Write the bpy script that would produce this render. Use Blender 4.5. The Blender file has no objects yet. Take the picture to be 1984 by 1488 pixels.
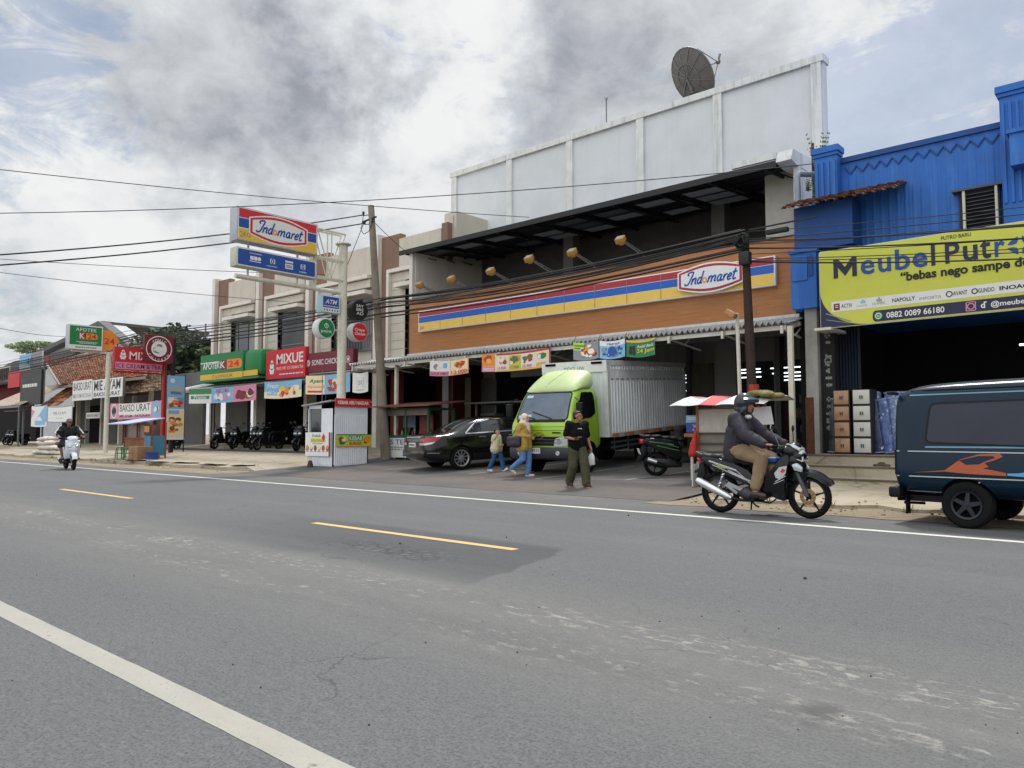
import bpy, bmesh, math, random
from mathutils import Vector, Matrix, Euler
from mathutils.bvhtree import BVHTree
from mathutils.geometry import delaunay_2d_cdt
R = math.radians
random.seed(7)
SC = bpy.context.scene
COL = SC.collection
DG = bpy.context.evaluated_depsgraph_get

# ------------------------------------------------------------------ camera
F, CX, CY, H = 1490.0, 992.0, 744.0, 1.2
PITCH = R(3.6864); YAW = R(131.595)
FH = (math.cos(YAW), math.sin(YAW)); RT = (math.sin(YAW), -math.cos(YAW))
cam = bpy.data.cameras.new('camera'); cam.lens = F / 1984 * 36; cam.sensor_width = 36
cam.clip_start = 0.05; cam.clip_end = 3000
co = bpy.data.objects.new('camera', cam); COL.objects.link(co); SC.camera = co
co.location = (0, 0, H); co.rotation_euler = (R(90) + PITCH, 0, YAW - R(90))

def ray(x, y):
    u, v = (x - CX) / F, (CY - y) / F
    c, s = math.cos(PITCH), math.sin(PITCH)
    fx, fz = c - v * s, s + v * c
    return Vector((FH[0] * fx + RT[0] * u, FH[1] * fx + RT[1] * u, fz))
def at(x, y, Y):                      # measured photo point -> world point on the plane at distance Y across the road
    r = ray(x, y); t = Y / r.y
    return Vector((r.x * t, Y, H + r.z * t))
def G(Y):                             # the forecourt rises away from the road
    return 0.0 if Y < 12 else 0.06 * (min(Y, 22.0) - 12)

# ------------------------------------------------------------------ materials
def lin(c):
    return tuple(((v / 255) / 12.92 if v / 255 <= .04045 else ((v / 255 + .055) / 1.055) ** 2.4) for v in c) + (1.0,)
MATS = {}
def mat(name, rgb, rough=.6, metal=0., var=.12, scale=4., bump=0., bscale=60., streak=0., emit=0., coat=0., spec=.5, alpha=1., dirt=None, trans=0.):
    if name in MATS: return MATS[name]
    m = bpy.data.materials.new(name); m.use_nodes = True
    nt = m.node_tree; N = nt.nodes; L = nt.links
    b = N['Principled BSDF']
    base = lin(rgb)
    if rough >= .75: spec = min(spec, .18)
    b.inputs['Roughness'].default_value = rough; b.inputs['Metallic'].default_value = metal
    b.inputs['Specular IOR Level'].default_value = spec
    b.inputs['Coat Weight'].default_value = coat; b.inputs['Coat Roughness'].default_value = .08
    b.inputs['Transmission Weight'].default_value = trans
    b.inputs['Alpha'].default_value = alpha
    tc = N.new('ShaderNodeTexCoord')
    no = N.new('ShaderNodeTexNoise'); no.inputs['Scale'].default_value = scale; no.inputs['Detail'].default_value = 6; no.inputs['Roughness'].default_value = .65
    L.new(tc.outputs['Object'], no.inputs['Vector'])
    mp = N.new('ShaderNodeMapRange'); mp.inputs['From Min'].default_value = .3; mp.inputs['From Max'].default_value = .7
    mp.inputs['To Min'].default_value = 1 - var; mp.inputs['To Max'].default_value = 1 + var * .6
    L.new(no.outputs['Fac'], mp.inputs['Value'])
    mx = N.new('ShaderNodeMix'); mx.data_type = 'RGBA'; mx.blend_type = 'MULTIPLY'; mx.inputs['Factor'].default_value = 1
    mx.inputs['A'].default_value = base
    L.new(mp.outputs['Result'], mx.inputs['B'])
    out = mx.outputs['Result']
    if streak > 0:
        mg = N.new('ShaderNodeMapping'); mg.inputs['Scale'].default_value = (5, 5, .35)
        L.new(tc.outputs['Object'], mg.inputs['Vector'])
        n2 = N.new('ShaderNodeTexNoise'); n2.inputs['Scale'].default_value = 1.0; n2.inputs['Detail'].default_value = 8; n2.inputs['Roughness'].default_value = .7
        L.new(mg.outputs['Vector'], n2.inputs['Vector'])
        m2 = N.new('ShaderNodeMapRange'); m2.inputs['From Min'].default_value = .5; m2.inputs['From Max'].default_value = .78
        m2.inputs['To Max'].default_value = streak
        L.new(n2.outputs['Fac'], m2.inputs['Value'])
        mx2 = N.new('ShaderNodeMix'); mx2.data_type = 'RGBA'
        mx2.inputs['B'].default_value = lin(dirt) if dirt else tuple(c * .35 for c in base[:3]) + (1,)
        L.new(out, mx2.inputs['A']); L.new(m2.outputs['Result'], mx2.inputs['Factor'])
        out = mx2.outputs['Result']
    L.new(out, b.inputs['Base Color'])
    mr = N.new('ShaderNodeMapRange'); mr.inputs['To Min'].default_value = max(0, rough - .08); mr.inputs['To Max'].default_value = min(1, rough + .12)
    L.new(no.outputs['Fac'], mr.inputs['Value']); L.new(mr.outputs['Result'], b.inputs['Roughness'])
    if bump > 0:
        n3 = N.new('ShaderNodeTexNoise'); n3.inputs['Scale'].default_value = bscale; n3.inputs['Detail'].default_value = 4
        L.new(tc.outputs['Object'], n3.inputs['Vector'])
        bp = N.new('ShaderNodeBump'); bp.inputs['Strength'].default_value = min(1, bump); bp.inputs['Distance'].default_value = .02
        L.new(n3.outputs['Fac'], bp.inputs['Height']); L.new(bp.outputs['Normal'], b.inputs['Normal'])
    if emit > 0:
        b.inputs['Emission Color'].default_value = base; b.inputs['Emission Strength'].default_value = emit
    MATS[name] = m
    return m

class Nodes:                           # small helper for hand-made ground materials
    def __init__(s, name):
        s.m = bpy.data.materials.new(name); s.m.use_nodes = True
        s.N = s.m.node_tree.nodes; s.L = s.m.node_tree.links; s.b = s.N['Principled BSDF']
        g = s.N.new('ShaderNodeNewGeometry'); s.pos = g.outputs['Position']
        MATS[name] = s.m
    def new(s, t, **kw):
        n = s.N.new(t)
        for k, v in kw.items(): setattr(n, k, v)
        return n
    def val(s, n, k, v):
        if isinstance(v, bpy.types.NodeSocket): s.L.new(v, n.inputs[k])
        else: n.inputs[k].default_value = v
    def noise(s, scale, detail=5, rough=.6, sc=(1, 1, 1), dist=0.):
        mg = s.new('ShaderNodeMapping'); mg.inputs['Scale'].default_value = sc; s.L.new(s.pos, mg.inputs['Vector'])
        n = s.new('ShaderNodeTexNoise'); s.val(n, 'Scale', scale); s.val(n, 'Detail', detail); s.val(n, 'Roughness', rough); s.val(n, 'Distortion', dist)
        s.L.new(mg.outputs['Vector'], n.inputs['Vector']); return n.outputs['Fac']
    def voro(s, scale, feature='DISTANCE_TO_EDGE', sc=(1, 1, 1), vec=None):
        mg = s.new('ShaderNodeMapping'); mg.inputs['Scale'].default_value = sc; s.L.new(vec or s.pos, mg.inputs['Vector'])
        n = s.new('ShaderNodeTexVoronoi', feature=feature); s.val(n, 'Scale', scale); s.L.new(mg.outputs['Vector'], n.inputs['Vector'])
        return n.outputs['Distance']
    def rng(s, v, a, b, c=0., d=1.):
        n = s.new('ShaderNodeMapRange'); s.val(n, 'Value', v); s.val(n, 'From Min', a); s.val(n, 'From Max', b); s.val(n, 'To Min', c); s.val(n, 'To Max', d); return n.outputs['Result']
    def mul(s, a, b, op='MULTIPLY'):
        n = s.new('ShaderNodeMath', operation=op); s.val(n, 0, a); s.val(n, 1, b); return n.outputs[0]
    def mix(s, f, a, b, bt='MIX'):
        n = s.new('ShaderNodeMix', data_type='RGBA', blend_type=bt)
        s.val(n, 'Factor', f)
        for k, v in (('A', a), ('B', b)):
            s.val(n, k, v)
        return n.outputs['Result']
    def band(s, axis, a, b, soft):     # 1 inside a..b along an axis
        x = s.new('ShaderNodeSeparateXYZ'); s.L.new(s.pos, x.inputs[0]); o = x.outputs[axis]
        return s.mul(s.rng(o, a - soft, a + soft), s.rng(o, b - soft, b + soft, 1, 0))
    def bump(s, h, strength=.4, dist=.01):
        n = s.new('ShaderNodeBump'); s.val(n, 'Strength', strength); s.val(n, 'Distance', dist); s.L.new(h, n.inputs['Height']); s.L.new(n.outputs['Normal'], s.b.inputs['Normal'])

def gl(v): return (v, v, v, 1)

# ------------------------------------------------------------------ mesh builder
class MB:
    def __init__(s): s.v = []; s.f = []; s.m = []; s.T = None
    def add(s, vs, fs, m=0):
        o = len(s.v)
        if s.T is not None: vs = [s.T @ Vector(p) for p in vs]
        s.v += [tuple(p) for p in vs]; s.f += [tuple(i + o for i in f) for f in fs]; s.m += [m] * len(fs)
        return s
    def box(s, x0, y0, z0, x1, y1, z1, m=0):
        v = [(x, y, z) for x in (x0, x1) for y in (y0, y1) for z in (z0, z1)]
        return s.add(v, [(0, 1, 3, 2), (4, 6, 7, 5), (0, 4, 5, 1), (2, 3, 7, 6), (0, 2, 6, 4), (1, 5, 7, 3)], m)
    def bbox(s, x0, y0, z0, x1, y1, z1, b=.02, m=0):   # bevelled box
        bm = bmesh.new(); bmesh.ops.create_cube(bm, size=1)
        for q in bm.verts: q.co = Vector(((x0 + x1) / 2 + q.co.x * (x1 - x0), (y0 + y1) / 2 + q.co.y * (y1 - y0), (z0 + z1) / 2 + q.co.z * (z1 - z0)))
        bmesh.ops.bevel(bm, geom=bm.edges[:] + bm.verts[:], offset=b, segments=2, affect='EDGES', profile=.5)
        return s.bm(bm, m)
    def bm(s, bm, m=0):
        bm.verts.index_update()
        s.add([q.co.copy() for q in bm.verts], [[q.index for q in f.verts] for f in bm.faces], m); bm.free(); return s
    def quad(s, a, b, c, d, m=0): return s.add([a, b, c, d], [(0, 1, 2, 3)], m)
    def tube(s, pts, r, n=8, m=0, cap=True):
        pts = [Vector(p) for p in pts]; k = len(pts)
        rs = r if isinstance(r, (list, tuple)) else [r] * k
        vs = []; fs = []; up = None
        for i, p in enumerate(pts):
            d = (pts[min(i + 1, k - 1)] - pts[max(i - 1, 0)])
            d = d.normalized() if d.length > 1e-9 else Vector((0, 0, 1))
            if up is None: up = Vector((0, 0, 1)) if abs(d.z) < .9 else Vector((1, 0, 0))
            e1 = up.cross(d)
            if e1.length < 1e-6: e1 = Vector((1, 0, 0)).cross(d)
            e1.normalize(); e2 = d.cross(e1); up = e2
            for j in range(n):
                a = 2 * math.pi * j / n
                vs.append(p + (e1 * math.cos(a) + e2 * math.sin(a)) * rs[i])
        for i in range(k - 1):
            for j in range(n):
                fs.append((i * n + j, i * n + (j + 1) % n, (i + 1) * n + (j + 1) % n, (i + 1) * n + j))
        if cap: fs += [tuple(range(n - 1, -1, -1)), tuple((k - 1) * n + j for j in range(n))]
        return s.add(vs, fs, m)
    def bar(s, a, b, w, h, m=0):        # square bar between two points
        a, b = Vector(a), Vector(b); d = (b - a).normalized()
        up = Vector((0, 0, 1)) if abs(d.z) < .95 else Vector((0, 1, 0))
        e1 = up.cross(d).normalized() * w / 2; e2 = d.cross(e1).normalized() * h / 2
        v = [p + q for p in (a, b) for q in (-e1 - e2, e1 - e2, e1 + e2, -e1 + e2)]
        return s.add(v, [(3, 2, 1, 0), (4, 5, 6, 7), (0, 1, 5, 4), (1, 2, 6, 5), (2, 3, 7, 6), (3, 0, 4, 7)], m)
    def lathe(s, prof, n=24, axis='Z', c=(0, 0, 0), m=0, a0=0, a1=2 * math.pi):   # prof: (r, h)
        c = Vector(c); vs = []; fs = []; k = len(prof); full = abs(a1 - a0 - 2 * math.pi) < 1e-6; nn = n if full else n + 1
        for i in range(nn):
            a = a0 + (a1 - a0) * i / n; ca, sa = math.cos(a), math.sin(a)
            for r_, h in prof:
                vs.append(c + Vector({'Z': (r_ * ca, r_ * sa, h), 'Y': (r_ * ca, h, r_ * sa), 'X': (h, r_ * ca, r_ * sa)}[axis]))
        for i in range(n):
            j = (i + 1) % nn
            for q in range(k - 1): fs.append((i * k + q, j * k + q, j * k + q + 1, i * k + q + 1))
        return s.add(vs, fs, m)
    def ball(s, c, r, n=10, m=0):
        r = r if isinstance(r, (tuple, list)) else (r, r, r); c = Vector(c); vs = []; fs = []
        k = max(4, n // 2 + 1)
        for i in range(k + 1):
            t = math.pi * i / k
            for j in range(n):
                a = 2 * math.pi * j / n
                vs.append(c + Vector((r[0] * math.sin(t) * math.cos(a), r[1] * math.sin(t) * math.sin(a), r[2] * math.cos(t))))
        for i in range(k):
            for j in range(n): fs.append((i * n + j, (i + 1) * n + j, (i + 1) * n + (j + 1) % n, i * n + (j + 1) % n))
        return s.add(vs, fs, m)
    def cap(s, a, ra, b, rb, n=12, m=0):   # tapered capsule
        a, b = Vector(a), Vector(b); d = b - a; L = max(d.length, 1e-5); d.normalize()
        pts = []; rs = []
        for t in (-89, -60, -30): pts.append(a + d * ra * math.sin(R(t))); rs.append(ra * math.cos(R(t)))
        pts.append(a); rs.append(ra); pts.append(b); rs.append(rb)
        for t in (30, 60, 89): pts.append(b + d * rb * math.sin(R(t))); rs.append(rb * math.cos(R(t)))
        return s.tube(pts, rs, n, m)
    def prism(s, poly, lo, hi, axis='Y', m=0, bev=0.):   # polygon (a,b) extruded along an axis
        f = {'Y': lambda a, b, h: (a, h, b), 'X': lambda a, b, h: (h, a, b), 'Z': lambda a, b, h: (a, b, h)}[axis]
        k = len(poly)
        if bev > 0:
            bm = bmesh.new()
            v0 = [bm.verts.new(f(a, b, lo)) for a, b in poly]; v1 = [bm.verts.new(f(a, b, hi)) for a, b in poly]
            bm.faces.new(v0[::-1]); bm.faces.new(v1)
            for i in range(k): bm.faces.new((v0[i], v0[(i + 1) % k], v1[(i + 1) % k], v1[i]))
            bmesh.ops.bevel(bm, geom=bm.edges[:], offset=bev, segments=2, affect='EDGES', profile=.5)
            return s.bm(bm, m)
        vs = [f(a, b, lo) for a, b in poly] + [f(a, b, hi) for a, b in poly]
        return s.add(vs, [tuple(range(k))[::-1], tuple(range(k, 2 * k))] + [(i, (i + 1) % k, k + (i + 1) % k, k + i) for i in range(k)], m)
    def loft(s, rings, m=0, cap=True):
        k = len(rings[0]); vs = [p for r_ in rings for p in r_]; fs = []
        for i in range(len(rings) - 1):
            for j in range(k): fs.append((i * k + j, i * k + (j + 1) % k, (i + 1) * k + (j + 1) % k, (i + 1) * k + j))
        if cap: fs += [tuple(range(k))[::-1], tuple((len(rings) - 1) * k + j for j in range(k))]
        return s.add(vs, fs, m)
    def build(s, name, mats, parent=None, world=False, angle=35, recalc=True):
        if not isinstance(mats, (list, tuple)): mats = [mats]
        vs = s.v
        if world and parent is not None:
            inv = Matrix.LocRotScale(parent.location, parent.rotation_euler, parent.scale).inverted()
            if parent.parent is not None:
                g = parent.parent; inv = inv @ Matrix.LocRotScale(g.location, g.rotation_euler, g.scale).inverted()
            vs = [tuple(inv @ Vector(p)) for p in vs]
        me = bpy.data.meshes.new(name); me.from_pydata(vs, [], s.f)
        for q in mats: me.materials.append(q)
        me.polygons.foreach_set('material_index', s.m)
        if recalc:
            bm = bmesh.new(); bm.from_mesh(me); bmesh.ops.recalc_face_normals(bm, faces=bm.faces); bm.to_mesh(me); bm.free()
        me.validate(); finish(me, angle)
        return obj(name, me, parent)
def finish(me, angle=35):
    me.polygons.foreach_set('use_smooth', [True] * len(me.polygons))
    me.set_sharp_from_angle(angle=R(angle)); me.update()
def obj(name, me, parent=None):
    o = bpy.data.objects.new(name, me); COL.objects.link(o)
    if parent is not None: o.parent = parent
    return o
def evaluated(o, name=None):            # bake modifiers, return new mesh
    bpy.context.view_layer.update()
    me = bpy.data.meshes.new_from_object(o.evaluated_get(DG())); me.name = name or o.name
    return me
def bake(o, angle=40):
    me = evaluated(o); old = o.data; o.modifiers.clear(); o.data = me; bpy.data.meshes.remove(old); finish(me, angle); return o
def tag(o, label, cat, group=None):
    o['label'] = label; o['category'] = cat
    if group: o['group'] = group
    return o
def struct(o): o['kind'] = 'structure'; return o
def thing(name, label, cat, loc=(0, 0, 0), rot=0., group=None, scale=1.):
    o = bpy.data.objects.new(name, None); COL.objects.link(o); o.empty_display_size = .1
    o.location = loc; o.rotation_euler = rot if isinstance(rot, (tuple, list)) else (0, 0, rot)
    o.scale = (scale,) * 3
    return tag(o, label, cat, group)
def dup(root, loc, rot=None, label=None):
    r = root.copy(); COL.objects.link(r); r.location = loc
    if rot is not None: r.rotation_euler = rot if isinstance(rot, (tuple, list)) else (0, 0, rot)
    if label: r['label'] = label
    for ch in [c for c in COL.objects if c.parent == root]:
        c = ch.copy(); COL.objects.link(c); c.parent = r
        for g in [x for x in COL.objects if x.parent == ch]:
            d = g.copy(); COL.objects.link(d); d.parent = c
    return r

# ------------------------------------------------------------------ lettering and printed faces
TXT = {}
def glyphs(s, bold=0., shear=0., space=1.):
    k = (s, bold, shear, space)
    if k not in TXT:
        c = bpy.data.curves.new('lettering', 'FONT'); c.body = s; c.size = 1; c.offset = bold * .6; c.shear = shear; c.resolution_u = 3; c.space_character = space; c.fill_mode = 'FRONT'
        o = bpy.data.objects.new('lettering', c); COL.objects.link(o)
        me = evaluated(o)
        vs = [(v.co.x, v.co.y) for v in me.vertices]; fs = [tuple(p.vertices) for p in me.polygons]
        bpy.data.objects.remove(o); bpy.data.curves.remove(c); bpy.data.meshes.remove(me)
        TXT[k] = (vs, fs)
    return TXT[k]
class Face:
    """A printed rectangle: A bottom-left, B bottom-right, C top-right, D top-left; u right, v up, 0..1."""
    def __init__(s, mb, A, B, C, D, lift=.004, base=.004, sag=0.):
        s.mb = mb; s.q = [Vector(p) for p in (A, B, C, D)]
        s.w = ((s.q[1] - s.q[0]).length + (s.q[2] - s.q[3]).length) / 2; s.h = ((s.q[3] - s.q[0]).length + (s.q[2] - s.q[1]).length) / 2
        s.n = (s.q[1] - s.q[0]).cross(s.q[3] - s.q[0]).normalized(); s.lift = lift; s.base = base; s.sag = sag
    def p(s, u, v, l=0):
        a, b, c, d = s.q
        return a * (1 - u) * (1 - v) + b * u * (1 - v) + c * u * v + d * (1 - u) * v + s.n * (s.base + l * s.lift)
    def poly(s, pts, m, l=0): s.mb.add([s.p(u, v, l) for u, v in pts], [tuple(range(len(pts)))], m); return s
    def rect(s, u0, v0, u1, v1, m, l=0): return s.poly([(u0, v0), (u1, v0), (u1, v1), (u0, v1)], m, l)
    def ell(s, u, v, ru, m, l=0, rv=None, n=20, a0=0):     # rv None: a true circle
        rv = ru * s.w / s.h if rv is None else rv
        return s.poly([(u + ru * math.cos(2 * math.pi * i / n + a0), v + rv * math.sin(2 * math.pi * i / n + a0)) for i in range(n)], m, l)
    def ring(s, u, v, r0, r1, m, l=0, n=28, a0=0, a1=2 * math.pi):
        k = s.w / s.h
        for i in range(n):
            a, b = a0 + (a1 - a0) * i / n, a0 + (a1 - a0) * (i + 1) / n
            s.poly([(u + r_ * math.cos(t), v + r_ * k * math.sin(t)) for r_, t in ((r0, a), (r1, a), (r1, b), (r0, b))], m, l)
        return s
    def rrect(s, u0, v0, u1, v1, r, m, l=0):
        rv = r * s.w / s.h; pts = []
        for cx, cy, a in ((u1 - r, v1 - rv, 0), (u0 + r, v1 - rv, 90), (u0 + r, v0 + rv, 180), (u1 - r, v0 + rv, 270)):
            for t in (0, 30, 60, 90): pts.append((cx + r * math.cos(R(a + t)), cy + rv * math.sin(R(a + t))))
        return s.poly(pts, m, l)
    def text(s, t, u0, v0, u1, v1, m, l=1, bold=0., shear=0., space=1., arch=None):
        vs, fs = glyphs(t, bold, shear, space)
        if not vs: return s
        x0 = min(v[0] for v in vs); x1 = max(v[0] for v in vs); y0 = min(v[1] for v in vs); y1 = max(v[1] for v in vs)
        s.mb.add([s.p(u0 + (x - x0) / max(x1 - x0, 1e-6) * (u1 - u0), v0 + (y - y0) / max(y1 - y0, 1e-6) * (v1 - v0), l) for x, y in vs], fs, m); return s
    def arc_text(s, t, u, v, r, a0, a1, hgt, m, l=1, bold=.02):   # letters around a circle, angles in degrees
        k = s.w / s.h; n = len(t)
        for i, ch in enumerate(t):
            if ch == ' ': continue
            vs, fs = glyphs(ch, bold); a = R(a0 + (a1 - a0) * (i + .5) / n); out = -1 if a1 > a0 else 1
            xs = [q[0] for q in vs]; cx = (min(xs) + max(xs)) / 2
            ps = []
            for x, y in vs:
                x, y = (x - cx) * hgt, (y - .35) * hgt
                rr = r + out * y; t_ = out * -x / r * -1
                ang = a - out * x / r
                ps.append(s.p(u + rr * math.cos(ang), v + rr * k * math.sin(ang), l))
            s.mb.add(ps, fs, m)
        return s
    def food(s, u0, v0, u1, v1, ms, n=30, l=1, seed=1, r=.05):     # printed food picture: blobs of colour
        g = random.Random(seed)
        for i in range(n):
            ru = r * g.uniform(.4, 1.2); rv = ru * s.w / s.h * g.uniform(.5, .9)
            ru = min(ru, (u1 - u0) * .4); rv = min(rv, (v1 - v0) * .4)
            s.ell(g.uniform(u0 + ru, u1 - ru), g.uniform(v0 + rv, v1 - rv), ru, g.choice(ms), l + i * .08, rv, 10)
        return s
    def scribble(s, u0, v0, u1, v1, m, rows=2, l=1, seed=3, fill=.85):   # lines of print too small to read
        g = random.Random(seed); dv = (v1 - v0) / rows
        for i in range(rows):
            u = u0
            while u < u1 - .005:
                w = g.uniform(.02, .07) * (u1 - u0) * 2; e = min(u + w, u1)
                s.rect(u, v0 + i * dv + dv * .15, e, v0 + i * dv + dv * .15 + dv * .7 * fill, m, l); u = e + .012 * (u1 - u0) * 2
        return s

# draped patches on a curved body
def bvh_of(o):
    me = o.data; return BVHTree.FromPolygons([v.co.copy() for v in me.vertices], [tuple(p.vertices) for p in me.polygons])
def drape(mb, tree, poly, axis, off=.004, m=0, step=.08, rim=0.):
    """poly in the two axes other than `axis`; axis like '-Y' = seen from the -Y side."""
    P = [Vector(p) for p in poly]
    x0, x1 = min(p.x for p in P), max(p.x for p in P); y0, y1 = min(p.y for p in P), max(p.y for p in P)
    pts = []; k = len(P)
    for i in range(k):
        a, b = P[i], P[(i + 1) % k]; n = max(1, int((b - a).length / step))
        for j in range(n): pts.append(a.lerp(b, j / n))
    ne = len(pts); edges = [(i, (i + 1) % ne) for i in range(ne)]
    nx, ny = max(1, int((x1 - x0) / step)), max(1, int((y1 - y0) / step))
    def inside(q):
        c = False
        for i in range(k):
            a, b = P[i], P[(i + 1) % k]
            if (a.y > q.y) != (b.y > q.y) and q.x < (b.x - a.x) * (q.y - a.y) / (b.y - a.y) + a.x: c = not c
        return c
    for i in range(1, nx):
        for j in range(1, ny):
            q = Vector((x0 + (x1 - x0) * i / nx, y0 + (y1 - y0) * j / ny))
            if inside(q): pts.append(q)
    vs, es, fs, *_ = delaunay_2d_cdt([Vector(p[:2]) for p in pts], edges, [], 1, 1e-5)
    sg = 1 if axis[0] == '+' else -1; ax = axis[1]
    out = []
    for q in vs:
        o = {'Y': (q.x, sg * 9, q.y), 'X': (sg * 9, q.x, q.y), 'Z': (q.x, q.y, sg * 9)}[ax]
        d = {'Y': (0, -sg, 0), 'X': (-sg, 0, 0), 'Z': (0, 0, -sg)}[ax]
        loc, nrm, *_ = tree.ray_cast(Vector(o), Vector(d))
        if loc is None:
            loc, nrm, *_ = tree.find_nearest(Vector({'Y': (q.x, sg * .5, q.y), 'X': (sg * .5, q.x, q.y), 'Z': (q.x, q.y, 1)}[ax]))
        if nrm.dot(Vector(d)) > 0: nrm = -nrm
        out.append(loc + nrm * off)
    fs = [f for f in fs if len(f) == 3]
    mb.add(out, fs, m); return mb
def dparts(name, m, parent, tree, items, step=.08):      # one part per draped patch: (poly, axis, off)
    for poly, ax, off in items:
        mb = MB(); drape(mb, tree, poly, ax, off, 0, step); mb.build(name, m, parent)
def boxes(name, m, parent, items):                       # one part per box
    for b in items: mb = MB(); mb.box(*b); mb.build(name, m, parent, True)
def bars(name, m, parent, items, w, h):                  # one part per bar
    for a, b in items: mb = MB(); mb.bar(a, b, w, h); mb.build(name, m, parent, True)
def rounded(poly, r=.05, n=3):
    out = []; k = len(poly)
    for i in range(k):
        p = Vector(poly[i]); a = (Vector(poly[i - 1]) - p); b = (Vector(poly[(i + 1) % k]) - p)
        d = min(r, a.length * .45, b.length * .45); A = p + a.normalized() * d; B = p + b.normalized() * d
        for j in range(n + 1):
            t = j / n; out.append(tuple(A * (1 - t) ** 2 + p * 2 * t * (1 - t) + B * t * t))
    return out
def blob(name, fill, mats, parent, voxel=.012, smooth=3, angle=60):
    """fill(mb) adds overlapping closed shells that are fused into one continuous surface."""
    mb = MB(); fill(mb); o = mb.build(name, mats, parent)
    r = o.modifiers.new('r', 'REMESH'); r.mode = 'VOXEL'; r.voxel_size = voxel; r.use_smooth_shade = True
    if smooth:
        q = o.modifiers.new('s', 'SMOOTH'); q.iterations = smooth; q.factor = .5
    par = o.parent; o.parent = None
    me = evaluated(o); o.modifiers.clear(); old = o.data; o.data = me; bpy.data.meshes.remove(old)
    if len(me.materials) == 0:
        for q in (mats if isinstance(mats, (list, tuple)) else [mats]): me.materials.append(q)
    o.parent = par; finish(me, angle); return o
def crumple(o, amp=.008, freq=9., sx=(1, 1, .55)):      # cloth folds worked into the surface
    from mathutils import noise
    me = o.data; ns = [v.normal.copy() for v in me.vertices]
    for v, n in zip(me.vertices, ns):
        q = Vector((v.co.x * sx[0], v.co.y * sx[1], v.co.z * sx[2])) * freq; q += noise.noise_vector(q * .6) * .9
        k = 1 - 2.2 * abs(noise.noise(q)); k2 = noise.noise(q * 2.3 + Vector((7, 1, 3)))
        v.co += n * amp * (k * .8 + k2 * .45)
    finish(me, 70); return o
def subsurf(o, lv=2, angle=45):
    par = o.parent; o.parent = None
    s = o.modifiers.new('s', 'SUBSURF'); s.levels = lv; s.render_levels = lv
    bake(o, angle); o.parent = par; return o
def cut(o, mb, inner, angle=35):         # subtract the shells in mb from o
    par = o.parent; o.parent = None
    c = mb.build('cutter', inner)
    o.data.materials.append(inner)
    b = o.modifiers.new('b', 'BOOLEAN'); b.operation = 'DIFFERENCE'; b.object = c; b.solver = 'EXACT'
    try: b.material_mode = 'TRANSFER'
    except Exception: pass
    bake(o, angle); bpy.data.objects.remove(c); o.parent = par; return o
# ------------------------------------------------------------------ world and light
SUN_EL, SUN_AZ = R(62), R(118)          # azimuth of the sun measured from +X
w = bpy.data.worlds.new('World'); SC.world = w; w.use_nodes = True
NT = w.node_tree; WN, WL = NT.nodes, NT.links
for n in list(WN): WN.remove(n)
def wn(t, **k):
    n = WN.new(t)
    for a, b in k.items(): setattr(n, a, b)
    return n
def wv(n, k, v):
    if isinstance(v, bpy.types.NodeSocket): WL.new(v, n.inputs[k])
    else: n.inputs[k].default_value = v
def wmath(op, a, b=0., c=None):
    n = wn('ShaderNodeMath', operation=op); wv(n, 0, a); wv(n, 1, b)
    if c is not None: wv(n, 2, c)
    return n.outputs[0]
def wrng(v, a, b, c=0., d=1., smooth=True):
    n = wn('ShaderNodeMapRange'); n.interpolation_type = 'SMOOTHSTEP' if smooth else 'LINEAR'
    for k, x in zip(('Value', 'From Min', 'From Max', 'To Min', 'To Max'), (v, a, b, c, d)): wv(n, k, x)
    return n.outputs['Result']
sky = wn('ShaderNodeTexSky'); sky.sky_type = 'NISHITA'; sky.sun_disc = False
sky.sun_elevation = SUN_EL; sky.sun_rotation = R(90) - SUN_AZ; sky.air_density = 1.2; sky.dust_density = 2.0
tcw = wn('ShaderNodeTexCoord'); D0 = tcw.outputs['Generated']
sep = wn('ShaderNodeSeparateXYZ'); WL.new(D0, sep.inputs[0])
zz = wmath('MAXIMUM', sep.outputs['Z'], 0.0)
den = wmath('ADD', zz, .16)
comb = wn('ShaderNodeCombineXYZ'); wv(comb, 0, wmath('DIVIDE', sep.outputs['X'], den)); wv(comb, 1, wmath('DIVIDE', sep.outputs['Y'], den))
def wnoise(vec, scale, detail=6, rough=.55, off=(0, 0, 0), dist=0., sc=(1, 1, 1)):
    m = wn('ShaderNodeMapping'); m.inputs['Location'].default_value = off; m.inputs['Scale'].default_value = sc; WL.new(vec, m.inputs['Vector'])
    n = wn('ShaderNodeTexNoise'); wv(n, 'Scale', scale); wv(n, 'Detail', detail); wv(n, 'Roughness', rough); wv(n, 'Distortion', dist)
    WL.new(m.outputs['Vector'], n.inputs['Vector']); return n
warp = wnoise(D0, 5.5, 8, .62, (3, 1, 0))
wadd = wn('ShaderNodeVectorMath', operation='MULTIPLY_ADD'); WL.new(warp.outputs['Color'], wadd.inputs[0]); wadd.inputs[1].default_value = (.36,) * 3; wadd.inputs[2].default_value = (-.18,) * 3
wsum = wn('ShaderNodeVectorMath', operation='ADD'); WL.new(D0, wsum.inputs[0]); WL.new(wadd.outputs[0], wsum.inputs[1])
wnrm = wn('ShaderNodeVectorMath', operation='NORMALIZE'); WL.new(wsum.outputs[0], wnrm.inputs[0])
def lump(px, py, rad, amp):              # a cloud bank or a gap centred on one direction of the sky
    d = wn('ShaderNodeVectorMath', operation='DOT_PRODUCT'); WL.new(wnrm.outputs[0], d.inputs[0]); d.inputs[1].default_value = ray(px, py).normalized()
    return wrng(d.outputs['Value'], math.cos(R(rad)), 1.0, 0.0, amp)
def total(l):
    s = l[0]
    for q in l[1:]: s = wmath('ADD', s, q)
    return s
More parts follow.
